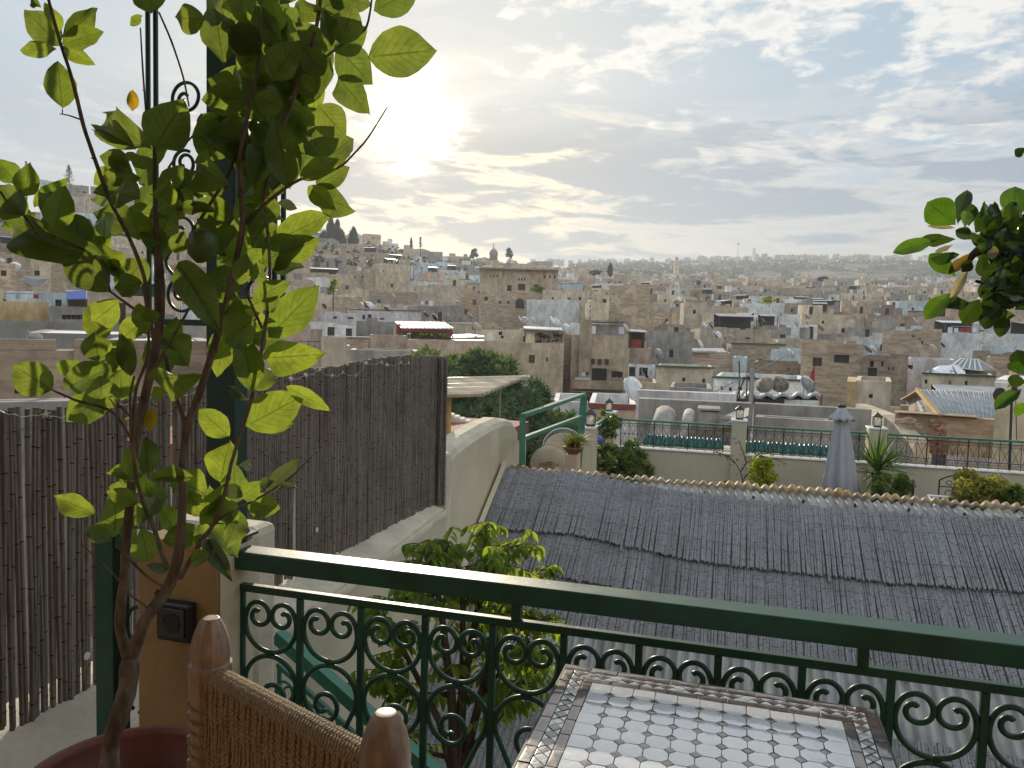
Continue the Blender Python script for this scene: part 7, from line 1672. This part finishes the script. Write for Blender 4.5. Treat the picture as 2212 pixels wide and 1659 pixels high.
# backing and lower layer of rope so that no daylight shows between the strands
for i in range(NR_):
    c_ = c0_.lerp(c1_, (i + 1.0) / NR_ * .97 + .01) - nr * .009; o = link('rope', rms[(i + 2) % 5], None, Matrix(((ux.x, nr.x, 0, c_.x), (ux.y, nr.y, 0, c_.y), (0, 0, 1, c_.z - .006), (0, 0, 0, 1)))); attach(o, t)
def wrap(c, zt_, z0, z1, R_, n):
    pts = []
    for k in range(n * 14 + 1): a = 2 * pi * k / 14; pts.append(Vector((c.x + cos(a) * R_, c.y + sin(a) * R_, lerp(z0, z1, k / (n * 14)) + .002 * sin(k * .9))))
    m = M(); d = 0; pp_ = [[], []]
    for i in range(len(pts) * 2 - 1):
        p = pts[i // 2] if i % 2 == 0 else (pts[i // 2] + pts[i // 2 + 1]) / 2; a = 2 * pi * i / 28; u = Vector((cos(a), sin(a), 0)); d += 2 * pi * R_ / 28
        for q in (0, 1): b = d / .017 * 2 * pi + q * pi; pp_[q].append(p + (u * cos(b) + Vector((0, 0, 1)) * sin(b)) * rr_ * .52)
    for q in (0, 1): m.tube(pp_[q], rr_ * .6, 5)
    return m.build('rope_binding', MAT['rope'], t, True)
wrap(A2, zA, P(440, 1500, 1.33).z, zr0 - .46, .0345, 20); wrap(B2_, zB, zr1 - .05, zr1 - .46, .0345, 20)
sc_ = (A2 + B2_) / 2 - nr * .22; M().obox(sc_ + Vector((0, 0, FLOOR + .44)), ux * .22, nr * .2, (0, 0, .02)).build('seat', MAT['rope'], t)
for s in (-1, 1): M().tube([sc_ + ux * .21 * s - nr * .19 + Vector((0, 0, FLOOR)), sc_ + ux * .21 * s - nr * .19 + Vector((0, 0, FLOOR + .46))], .024, 10).build('leg', MAT['wood'], t)

# ------------------------------------------------------------ flower pot
pcx = P(372, 1640, 1.58); pz = PZ(410, 1569, -1.0).z; pb = P(415, 1569, 1.0); kz = -1.0
back = PZ(412, 1569, kz); left = PZ(77, 1655, kz); cen = None
# circle through three rim points seen in the photograph
p1, p2, p3 = PZ(77, 1655, kz), PZ(200, 1592, kz), PZ(412, 1569, kz)
ax_, ay_, bx_, by_, cx_, cy_ = p1.x, p1.y, p2.x, p2.y, p3.x, p3.y
D_ = 2 * (ax_ * (by_ - cy_) + bx_ * (cy_ - ay_) + cx_ * (ay_ - by_))
ux_ = ((ax_ ** 2 + ay_ ** 2) * (by_ - cy_) + (bx_ ** 2 + by_ ** 2) * (cy_ - ay_) + (cx_ ** 2 + cy_ ** 2) * (ay_ - by_)) / D_
uy_ = ((ax_ ** 2 + ay_ ** 2) * (cx_ - bx_) + (bx_ ** 2 + by_ ** 2) * (ax_ - cx_) + (cx_ ** 2 + cy_ ** 2) * (bx_ - ax_)) / D_
PR = min(max(math.hypot(ax_ - ux_, ay_ - uy_), .22), .36)
PCX, PCY = ux_, uy_
d3 = Vector((p3.x - ux_, p3.y - uy_, 0)).normalized(); PCX, PCY = p3.x - d3.x * PR, p3.y - d3.y * PR
print('pot', PCX, PCY, PR)
t = thing('flower_pot', 'large dark terracotta pot holding the citrus tree', 'pot', (PCX, PCY, FLOOR)); H_ = kz - FLOOR
M().lathe([(PR * .66, 0), (PR * .80, H_ * .5), (PR * .93, H_ * .87), (PR * .99, H_ * .875), (PR * 1.0, H_ * .99), (PR * .985, H_), (PR * .93, H_), (PR * .91, H_ * .97), (PR * .88, H_ * .8), (0, H_ * .79)], (PCX, PCY, FLOOR), 64).build('body', MAT['terracotta'], t, True)
M().lathe([(0, .012), (PR * .5, .0), (PR * .885, -.006)], (PCX, PCY, FLOOR + H_ * .84), 32).build('soil', MAT['soil'], t, True)
# ------------------------------------------------------------ citrus tree
# picture coordinates below are three times finer than the px used above
def G(x, y, d): return P(x / 3.0, y / 3.0, d)
def leaf_mesh(name, mat, seed, ratio_shape=0, curl=.12, fold=.10, wav=.03):
    rg_ = random.Random(seed); nl, nw = 12, 6; m = M(); m.uv = []
    for i in range(nl + 1):
        v = i / nl
        if ratio_shape == 0: w_ = (sin(pi * min(v ** .84, 1)) ** .9) * .5 * (1 - .25 * max(0, v - .75) * 4 * (v > .75) * (v - .75))
        elif ratio_shape == 1: w_ = (sin(pi * min(v ** 1.35, 1)) ** .75) * .5      # widest near the tip
        else: w_ = (sin(pi * v ** .9) ** 1.0) * .5
        for j in range(nw + 1):
            u = j / nw * 2 - 1
            x = u * w_; z = abs(u) * w_ * fold * 2 - curl * (v - .1) ** 2 + wav * sin(v * 9 + seed + (2 if u > 0 else 0)) * abs(u) ** 2
            if abs(u) > .99 and 0 < i < nl: x += rg_.uniform(-.012, .012)
            m.v.append((x, v + (.012 * abs(u)), z + .018 * sin(v * 17 + seed * 3 + u * 2.5) * abs(u))); m.uv.append((j / nw, v))
    for i in range(nl):
        for j in range(nw): a = i * (nw + 1) + j; m.f.append((a, a + 1, a + nw + 2, a + nw + 1)); m.mi.append(0)
    return m.mesh(name, mat, True)
LM = {tn_: [leaf_mesh('leaf', LEAF[tn_], s * 7 + tn_, 0, .04 + .035 * s, .06 + .05 * s, .03 + .02 * s) for s in range(4)] for tn_ in range(4)}
rl = random.Random(77)
tree_t = thing('citrus_tree', 'young citrus tree with big translucent leaves growing from the terracotta pot', 'tree', (PCX, PCY, FLOOR + .5))
def place_leaf(parent, L, d, tone, meshes, scale=3.0, pos=None, dz_rng=.05, tilt=None):
    bx, by, tx, ty, w_ = L
    dd = rl.uniform(-dz_rng, dz_rng); b = P(bx / scale, by / scale, d); e = P(tx / scale, ty / scale, d + dd)
    y = e - b; ln = y.length; y.normalize(); view = -((b + e) / 2).normalized(); z = view - y * view.dot(y); z.normalize()
    th = rl.gauss(0, .32 if tone != 1 else .28) if tilt is None else tilt; th = max(min(th, .9), -.9)
    z = Matrix.Rotation(th, 3, y) @ z; x = y.cross(z)
    wd_ = w_ / scale * d / F_PX / max(cos(th), .55); mt_ = Matrix(((x.x * wd_, y.x * ln, z.x * ln, b.x), (x.y * wd_, y.y * ln, z.y * ln, b.y), (x.z * wd_, y.z * ln, z.z * ln, b.z), (0, 0, 0, 1)))
    o = link('leaf', rl.choice(meshes[tone]), None, mt_); attach(o, parent); return o
LV = [(395,300,160,60,200,0),(395,240,645,60,150,1),(405,290,665,200,150,1),(405,305,605,415,110,1),(370,320,118,325,105,1),(390,215,290,15,95,1),(225,50,215,-30,60,0),(405,705,375,390,190,1),(862,580,858,725,75,2),(985,90,960,-160,210,0),(925,100,838,165,60,1),(1330,130,1128,115,185,0),
(960,960,640,720,240,0),(1000,960,1190,655,300,0),(870,960,585,800,130,1),(1560,590,1342,515,175,1),(1240,880,1590,740,170,1),(1240,880,1530,960,270,0),(1270,1060,1440,1190,260,0),(1440,1260,1290,1060,220,0),(910,1290,715,1240,200,0),(900,1000,820,1030,80,0),(1010,1040,880,1180,170,0),(1010,1230,1200,1080,130,0),(1020,1290,1110,1190,140,1),(1130,1310,1240,1195,150,1),
(110,1190,-20,1030,150,1),(160,1275,195,1060,150,1),(230,1340,430,1165,120,1),(345,1510,425,1200,180,1),(320,1430,330,1230,135,0),(650,1659,-10,1430,270,0),(170,1400,-20,1190,170,0),(120,1440,-10,1270,150,0),(500,1590,415,1500,190,0),(690,1660,650,1375,260,1),(900,1560,850,1335,180,1),(980,1650,1120,1340,230,0),(1130,1640,1190,1500,120,0),(712,1893,400,1599,250,0),(775,1950,592,2095,190,1),(925,1837,731,1868,150,0),(900,1960,945,2170,120,1),(960,1990,1000,2100,100,0),(1150,2060,1068,2165,120,1),(1150,1700,1420,2130,230,0),(1660,2060,1440,2230,230,0),(1690,2130,1480,1970,170,1),(1540,1850,1600,1640,130,1),(1640,1930,1880,1830,140,1),(1730,2020,1800,1910,100,0),(1735,2190,2070,1850,240,1),(1700,2320,2090,2300,230,1),(1770,1740,1960,1720,120,3),(1640,2545,1570,2150,190,1),(1650,2530,1770,2390,150,0),(1610,2590,1465,2500,70,3),(1590,2765,1970,2560,270,1),(1850,2500,2140,2660,110,1),(1700,2780,1905,2750,75,1),(1490,2830,1285,2650,170,1),(1430,3130,1480,2850,200,1),(1550,3020,1630,3000,80,3),(345,2530,75,2365,230,0),(380,2420,510,2340,130,1),(425,2515,740,2370,190,0),(640,2350,610,2155,190,1),(790,2370,720,2250,130,1),(850,2440,785,2160,120,0),(780,2600,790,2370,170,1),(650,2590,660,2440,190,0),(770,2600,670,2620,70,1),(910,2370,1065,2210,150,0),(985,2450,1275,2460,180,0),(985,2590,1075,2520,90,1),(985,2640,965,2800,80,2),(850,2720,810,2715,40,2),(960,3080,940,2820,170,0),(870,3100,815,2900,100,1),(980,3100,1255,3080,110,0),(960,3220,935,3080,110,1),(880,3130,780,3040,90,1),(620,3330,343,3215,150,1),(740,3480,760,3190,270,0),(900,3260,690,3180,120,1),(1300,3350,1225,3180,140,1),(1330,3330,1480,3150,170,1),(1470,3150,1570,3220,100,3),(1560,3230,1680,3130,140,1),(1600,3270,1815,3290,170,1),(1720,3200,1945,2965,110,3),(1820,3140,1915,3160,60,3),(1680,3150,1780,3110,70,3),
(725,3510,540,3410,110,1),(790,3510,870,3390,150,1),(960,3640,920,3430,190,0),(1050,3510,1340,3430,170,0),(1360,3410,1545,3600,200,1),(1240,3640,1355,3580,110,1),(1340,3490,1500,3760,110,3),(1090,3700,955,3660,70,3),
(2380,370,2832,322,310,0),(2420,70,2720,-80,200,0),(2180,300,2410,550,240,0),(2190,500,2380,727,210,0),(2060,680,2240,890,220,0),(2145,300,2105,40,110,0),(2200,290,2300,20,190,0),(2030,480,1950,550,90,1),(1960,410,1910,480,60,1),(1450,430,1390,30,230,0),(1700,340,1470,170,210,0),(1830,290,1640,40,170,0),(1760,520,1930,270,210,0),(1960,440,2060,230,150,0),(2100,490,1960,300,170,0),(1760,1250,1660,760,260,0),(1880,1230,1780,760,230,0),(1990,1010,1930,800,130,0),(2060,880,1900,700,240,0),(1600,420,1560,130,200,0),(1840,700,1640,620,170,0),(1960,560,2035,500,110,1),(1640,620,1740,720,130,1),(1590,430,1640,520,90,1),(1540,960,1700,1150,200,0),(1700,1300,1560,1180,220,0),(1700,1440,1500,1330,200,0),(1450,1640,1300,1420,260,0),(1560,1650,1420,1480,220,0),(1750,1400,1620,1600,200,0),(1400,1370,1120,1340,90,0),(1940,1160,2212,1030,130,1),(1770,1570,2140,1385,190,1),(1800,1650,2075,1555,180,1),(1800,1310,1930,1350,70,3),(1700,1390,1820,1415,120,3),(2150,290,2110,60,110,0)]
for L in LV: place_leaf(tree_t, L[:5], rl.uniform(1.50, 1.74), L[5], LM)
for (x0, x1, y0, y1, n_, fr_) in ((620, 1300, 980, 1700, 16, .4), (0, 640, 1120, 1640, 8, .6), (560, 1050, 2150, 2650, 9, .5), (620, 1150, 3050, 3560, 9, .45), (1150, 1600, 3080, 3420, 6, .6), (1400, 1750, 1700, 2300, 9, .4)):
    for _ in range(n_):
        x, y = rl.uniform(x0, x1), rl.uniform(y0, y1); a = rl.uniform(0, 2 * pi); l_ = rl.uniform(170, 290)
        place_leaf(tree_t, (x, y, x + cos(a) * l_, y + sin(a) * l_, l_ * rl.uniform(.55, .75)), rl.uniform(1.62, 1.80), 1 if rl.random() < fr_ else 0, LM, dz_rng=.08)
# leaves filling the dense dark middle of the crown
for i in range(88):
    reg = rl.choice([(1480, 2180, -60, 560)] * 5 + [(1480, 2080, 560, 1250)] * 5 + [(1330, 1760, 1250, 1900)] * 2 + [(850, 1150, 980, 1500)])
    x, y = rl.uniform(reg[0], reg[1]), rl.uniform(reg[2], reg[3]); a = rl.uniform(0, 2 * pi); l_ = rl.uniform(190, 330)
    place_leaf(tree_t, (x, y, x + cos(a) * l_, y + sin(a) * l_, l_ * rl.uniform(.55, .8)), rl.uniform(1.62, 1.88), rl.choice([0, 0, 0, 0, 1]), LM, dz_rng=.08)
BR = [([(706,5010),(712,4900),(722,4770),(770,4660),(832,4450),(845,4270)], [72,60,58,62,60,66], 1.60),
([(845,4270),(795,4150),(772,4050),(785,3900),(805,3760),(815,3520),(850,3200),(870,2900),(930,2610),(1000,2310),(1040,2060),(1040,1760),(1012,1500),(1002,1100),(1000,700)], [60,42,42,40,38,36,36,36,38,40,36,34,24,18,12], 1.62),
([(845,4270),(900,4120),(945,4000),(1050,3870),(1120,3750),(1165,3570),(1185,3250),(1180,3010),(1210,2760),(1290,2560),(1385,2260),(1480,1910),(1535,1660),(1580,1450),(1545,1010),(1640,600),(1690,300),(1680,60)], [60,52,48,50,48,42,34,34,32,32,30,28,26,24,20,16,12,9], 1.60),
([(1210,2760),(1130,2540),(1070,2310)], [24,18,16], 1.60), ([(1090,3690),(1045,3590),(1000,3420),(940,3300),(870,3060),(855,2760),(880,2500),(960,2330),(965,2180),(950,2000),(925,1840)], [24,20,20,18,17,15,14,14,12,11,9], 1.58),
([(850,2770),(840,2560),(870,2440)], [14,12,10], 1.57), ([(850,2840),(740,2670),(640,2630),(500,2600),(345,2530)], [13,12,12,11,9], 1.57), ([(845,2700),(700,2550)], [11,8], 1.57), ([(980,2420),(1085,2250),(1230,1990)], [15,13,11], 1.57),
([(965,2180),(925,2040),(830,1975),(715,1890)], [11,12,13,10], 1.57), ([(1000,2250),(965,2000),(940,1800),(850,1560),(700,1280),(610,1020),(540,820),(500,640),(450,450),(390,280),(310,-20)], [14,16,17,17,18,17,17,16,15,14,13], 1.57), ([(515,772),(440,745),(385,738)], [7,6,4], 1.57), ([(405,742),(405,705)], [5,4], 1.57),
([(1500,3000),(1530,2900),(1640,2560),(1700,2250),(1745,1950),(1750,1700),(1730,1450),(1690,1350)], [15,16,17,16,14,13,11,9], 1.58), ([(1165,3750),(1290,3530),(1420,3350),(1500,3000)], [22,20,18,16], 1.58), ([(1700,2130),(1620,1950),(1560,1820)], [11,11,9], 1.58),
([(1290,3500),(1440,3340),(1640,3250),(1870,3110),(2020,2960)], [10,11,11,10,6], 1.56), ([(530,3528),(740,3718),(820,3838),(958,3938)], [5,7,9,11], 1.57), ([(760,3540),(950,3738),(1070,3808)], [11,12,13], 1.57), ([(1030,3900),(1018,3860),(1020,3830)], [22,20,16], 1.60),
([(1580,1450),(1750,1290),(1930,1160),(2205,1090),(2290,1000),(2380,905),(2512,690)], [17,15,13,10,9,8,5], 1.60), ([(1700,1300),(1830,800),(1950,520),(2050,200),(2085,-60)], [18,20,20,17,14], 1.62), ([(1960,480),(2056,415),(2180,312),(2373,200),(2400,70),(2412,-40)], [11,10,10,10,9,8], 1.62),
([(1230,1530),(1400,1260),(1500,1100),(1560,870),(1620,700)], [14,14,13,12,10], 1.63), ([(945,720),(925,450),(910,180)], [8,8,6], 1.60), ([(1225,690),(1190,500),(1110,260),(1030,80)], [7,8,9,8], 1.60), ([(1090,1090),(1200,930),(1250,880)], [9,9,8], 1.58), ([(1280,1320),(1230,1330),(1260,1310)], [6, 6, 6], 1.6), ([(0,1240),(160,1400),(240,1520)], [9,10,8], 1.57), ([(205,1420),(260,1500),(650,1660),(715,1890)], [6,8,9,10], 1.57)]
tr = M(); twig = M(); rb = random.Random(50)
for bi, (pts, rs, d) in enumerate(BR):
    P3, RR = [], []
    for i in range(len(pts) - 1):
        for k in range(4):
            s = k / 4; P3.append(G(lerp(pts[i][0], pts[i + 1][0], s), lerp(pts[i][1], pts[i + 1][1], s), d + .012 * sin(i * 1.7 + bi))); RR.append(lerp(rs[i], rs[i + 1], s) / 3 * d / F_PX * (.76 if bi > 0 else .95) * (1 + rb.uniform(-.05, .06)))
    P3.append(G(*pts[-1], d)); RR.append(rs[-1] / 3 * d / F_PX * .76)
    sm = [P3[0]] + [(P3[i - 1] + P3[i] * 2 + P3[i + 1]) / 4 for i in range(1, len(P3) - 1)] + [P3[-1]]; sm = [sm[0]] + [(sm[i - 1] + sm[i] * 2 + sm[i + 1]) / 4 for i in range(1, len(sm) - 1)] + [sm[-1]]
    m = M(); m.tube(sm, RR, 12 if bi < 3 else 7); m.build('trunk' if bi == 0 else 'branch', MAT['bark'], tree_t, True)
    if bi > 2:
        for k in range(2, len(sm), 3):
            if rb.random() < .5: dv = Vector((rb.gauss(0, 1), rb.gauss(0, 1), rb.gauss(0, 1))).normalized(); twig.tube([sm[k], sm[k] + dv * RR[k] * 2.1], [RR[k] * .7, RR[k] * .3], 5)
twig.build('buds', MAT['bark'], tree_t, kind='stuff')
lq = G(1312, 1590, 1.53); M().lathe([(r_ * .66, h_ * .66) for r_, h_ in ((0, -.056), (.012, -.052), (.034, -.036), (.045, -.005), (.043, .022), (.03, .042), (.012, .05), (0, .052))], lq, 24, ax=(.25, .1, 1)).build('fruit', simple('green_citrus_rind', (.055, .10, .02), .42, var=.2, scale=120, bump=.25), tree_t, True)
M().tube([lq + Vector((0, 0, .033)), G(1300, 1440, 1.58)], .003, 5).build('fruit_stalk', MAT['bark'], tree_t)

# ------------------------------------------------------------ glossy shrub at the right edge
S5 = .3472
def K(x, y, d): return P(1843 + x * S5, 322.6 + y * S5, d)
dsh = 1.5; rs_t = thing('magnolia_shrub', 'dark glossy leaved shrub reaching in from the right edge', 'shrub', P(2330, 1600, 1.5)); LMR = {k: [leaf_mesh('leaf', LEAF_R[k], 40 + s * 5 + k, 1, .05 + .05 * s, .08, .015) for s in range(3)] for k in range(4)}
RLV = [(640,470,465,330,190,1),(650,470,710,240,95,0),(690,490,715,370,70,1),(720,480,735,340,80,0),(780,430,845,325,60,1),(890,420,830,400,34,0),(1000,450,1010,225,170,1),(640,560,415,560,80,0),(520,565,258,635,95,1),(640,490,475,475,32,3),(620,590,510,640,36,3),(640,790,475,650,112,1),(660,650,500,690,70,0),(760,640,595,770,66,2),(720,730,605,940,58,3),(610,890,450,1050,112,1),(720,950,585,970,90,0),(790,930,680,1080,132,0),(860,970,820,1120,92,0),(900,960,900,1060,72,0),(950,1000,985,1055,56,1),(1060,1400,1020,1245,110,0),(1075,1390,962,1330,74,1),(1080,1450,960,1432,82,0),(1050,1490,887,1605,84,1),(1075,1640,1005,1600,90,1),(1080,-10,1000,40,60,0),(750,560,640,500,80,0),(740,690,690,760,70,0),(830,650,900,640,80,3),(860,500,800,640,90,0),(760,520,830,420,100,0)]
for L in RLV: x0, y0, x1, y1, w_, tn_ = L; place_leaf(rs_t, ((1843 + x0 * S5) * 3, (322.6 + y0 * S5) * 3, (1843 + x1 * S5) * 3, (322.6 + y1 * S5) * 3, w_ * S5 * 3), dsh + rl.uniform(-.06, .06), tn_, LMR, dz_rng=.03)
for i in range(190):
    x, y = rl.uniform(800, 1180), rl.uniform(430, 1000); a = rl.uniform(0, 2 * pi)
    if x < 900 and (y < 470 or y > 930): continue
    l_ = rl.uniform(120, 190); x1, y1 = x + cos(a) * l_, y + sin(a) * l_
    if x1 < 740: continue
    place_leaf(rs_t, ((1843 + x * S5) * 3, (322.6 + y * S5) * 3, (1843 + x1 * S5) * 3, (322.6 + y1 * S5) * 3, l_ * .5 * S5 * 3), dsh + rl.uniform(-.10, .18), rl.choice([0] * 9 + [1]), LMR, dz_rng=.06)
m = M(); base = PZ(2420, 1900, FLOOR)
for pts in ([(1450, 4000), (1420, 2400), (1380, 1400), (1250, 900), (1050, 720), (820, 600), (700, 500)], [(1250, 900), (1080, 830), (900, 850), (760, 820)], [(1380, 1400), (1200, 1440), (1080, 1450)], [(1250, 900), (1150, 500), (1030, 430)], [(820, 600), (740, 660), (680, 760)], [(1150, 500), (1190, 200), (1085, -8)]):
    m.tube([K(x, y, dsh + .02) for x, y in pts], [lerp(.012, .003, i / (len(pts) - 1)) for i in range(len(pts))], 7)
m.build('branch', MAT['bark_dark'], rs_t, True)
fb = K(1450, 4000, dsh + .02)
t = thing('flower_pot', 'clay pot of the glossy shrub standing outside the right edge', 'pot', (fb.x, fb.y, FLOOR)); M().lathe([(.11, 0), (.17, .30), (.18, .30), (.18, .34), (.16, .34), (.15, .30), (0, .30)], (fb.x, fb.y, FLOOR), 24).build('body', MAT['clay'], t, True); M().tube([(fb.x, fb.y, FLOOR + .29), fb], .013, 7).build('stake', MAT['bark_dark'], rs_t)

# ------------------------------------------------------------ drooping leafed tree behind the railing
t = thing('ficus_tree', 'leafy tree with small drooping leaves growing in the stairwell behind the railing', 'tree', P(960, 1700, 4)); rg = random.Random(99); fb = P(985, 1760, 4.0)
TW = [([(985, 1700), (975, 1500), (950, 1300), (930, 1230), (905, 1175)], .03), ([(985, 1700), (1000, 1480), (1040, 1280), (1045, 1200), (1052, 1130)], .032), ([(990, 1700), (1040, 1500), (1080, 1350), (1120, 1280), (1165, 1235)], .028), ([(985, 1700), (950, 1560), (880, 1420), (850, 1360), (830, 1330)], .024), ([(1000, 1480), (1000, 1300), (985, 1210), (960, 1185)], .02), ([(1040, 1280), (1090, 1220), (1110, 1180)], .016), ([(990, 1650), (1070, 1560), (1130, 1480), (1150, 1420)], .02), ([(975, 1500), (900, 1500), (850, 1480), (825, 1450)], .016), ([(1080, 1350), (1130, 1360), (1165, 1340)], .014), ([(950, 1300), (890, 1290), (850, 1300)], .014), ([(985, 1640), (900, 1620), (850, 1600)], .016), ([(1040, 1500), (1090, 1440), (1140, 1400)], .014)]
m = M(); joints = []
for pts, r_ in TW:
    p3 = [P(x, y, 4.0 + rg.uniform(-.35, .35) * (i / len(pts))) for i, (x, y) in enumerate(pts)]; m.tube(p3, [lerp(r_, .004, i / (len(p3) - 1)) for i in range(len(p3))], 7)
    for a, b in zip(p3[1:], p3[2:]): joints += [a.lerp(b, k / 5) for k in range(6)]
    joints += [p3[-1]] * 3
m.tube([fb - Vector((0, 0, 2.0)), fb, P(985, 1700, 4.0)], [.06, .05, .045], 8); m.build('trunk', MAT['bark_dark'], t, True)
fm_ = [leaf_mesh('leaf', FOL['ficus'], 60 + s, 2, .25, .12, .02) for s in range(3)]; stuff = M(); tw_ = M(); cands = []
for i in range(300):
    j = rg.choice(joints); an = rg.uniform(0, 2 * pi); L_ = rg.uniform(.07, .22); dr = Vector((cos(an), sin(an), rg.uniform(-.1, .9))).normalized(); pts = [j + dr * L_ * s - Vector((0, 0, .28 * L_ * s * s)) for s in (0, .35, .7, 1)]
    tw_.tube(pts, [.003, .0025, .002, .0012], 4)
    for k in range(8):
        s = .25 + .75 * k / 7; p = pts[0].lerp(pts[-1], s) + Vector((0, 0, .06 * L_ * sin(pi * s))); side = Vector((-sin(an), cos(an), 0)) * (1 if k % 2 else -1); dv = (side * .75 + dr * .35 + Vector((0, 0, -rg.uniform(.45, 1.2)))).normalized()
        cands.append((p, dv, rg.uniform(.055, .085)))
cands.sort(key=lambda c: proj(c[0])[2])
protov = [tuple(v.co) for v in fm_[0].vertices]; pf = [tuple(p.vertices) for p in fm_[0].polygons]
# coarser leaf for the joined remainder
cl = M(); nl = 5
for i in range(nl + 1):
    v = i / nl; w_ = sin(pi * min(v ** .9, 1)) * .5
    for u in (-1, 0, 1): cl.v.append((u * w_, v, abs(u) * w_ * .25 - .25 * v * v))
for i in range(nl):
    for j in range(2): cl.f.append((i * 3 + j, i * 3 + j + 1, (i + 1) * 3 + j + 1, (i + 1) * 3 + j))
for n_, (p, dv, s) in enumerate(cands):
    mt_ = aim(p, dv, Vector((rg.gauss(0, .5), rg.gauss(0, .5), 1)), s) @ Matrix.Diagonal((.42, 1, 1, 1))
    if n_ < 300: o = link('leaf', rg.choice(fm_), None, mt_); attach(o, t)
    else: stuff.add([mt_ @ Vector(v) for v in cl.v], cl.f)
stuff.build('foliage', FOL['ficus'], t, True, kind='stuff'); tw_.build('twigs', MAT['bark_dark'], t, kind='stuff')
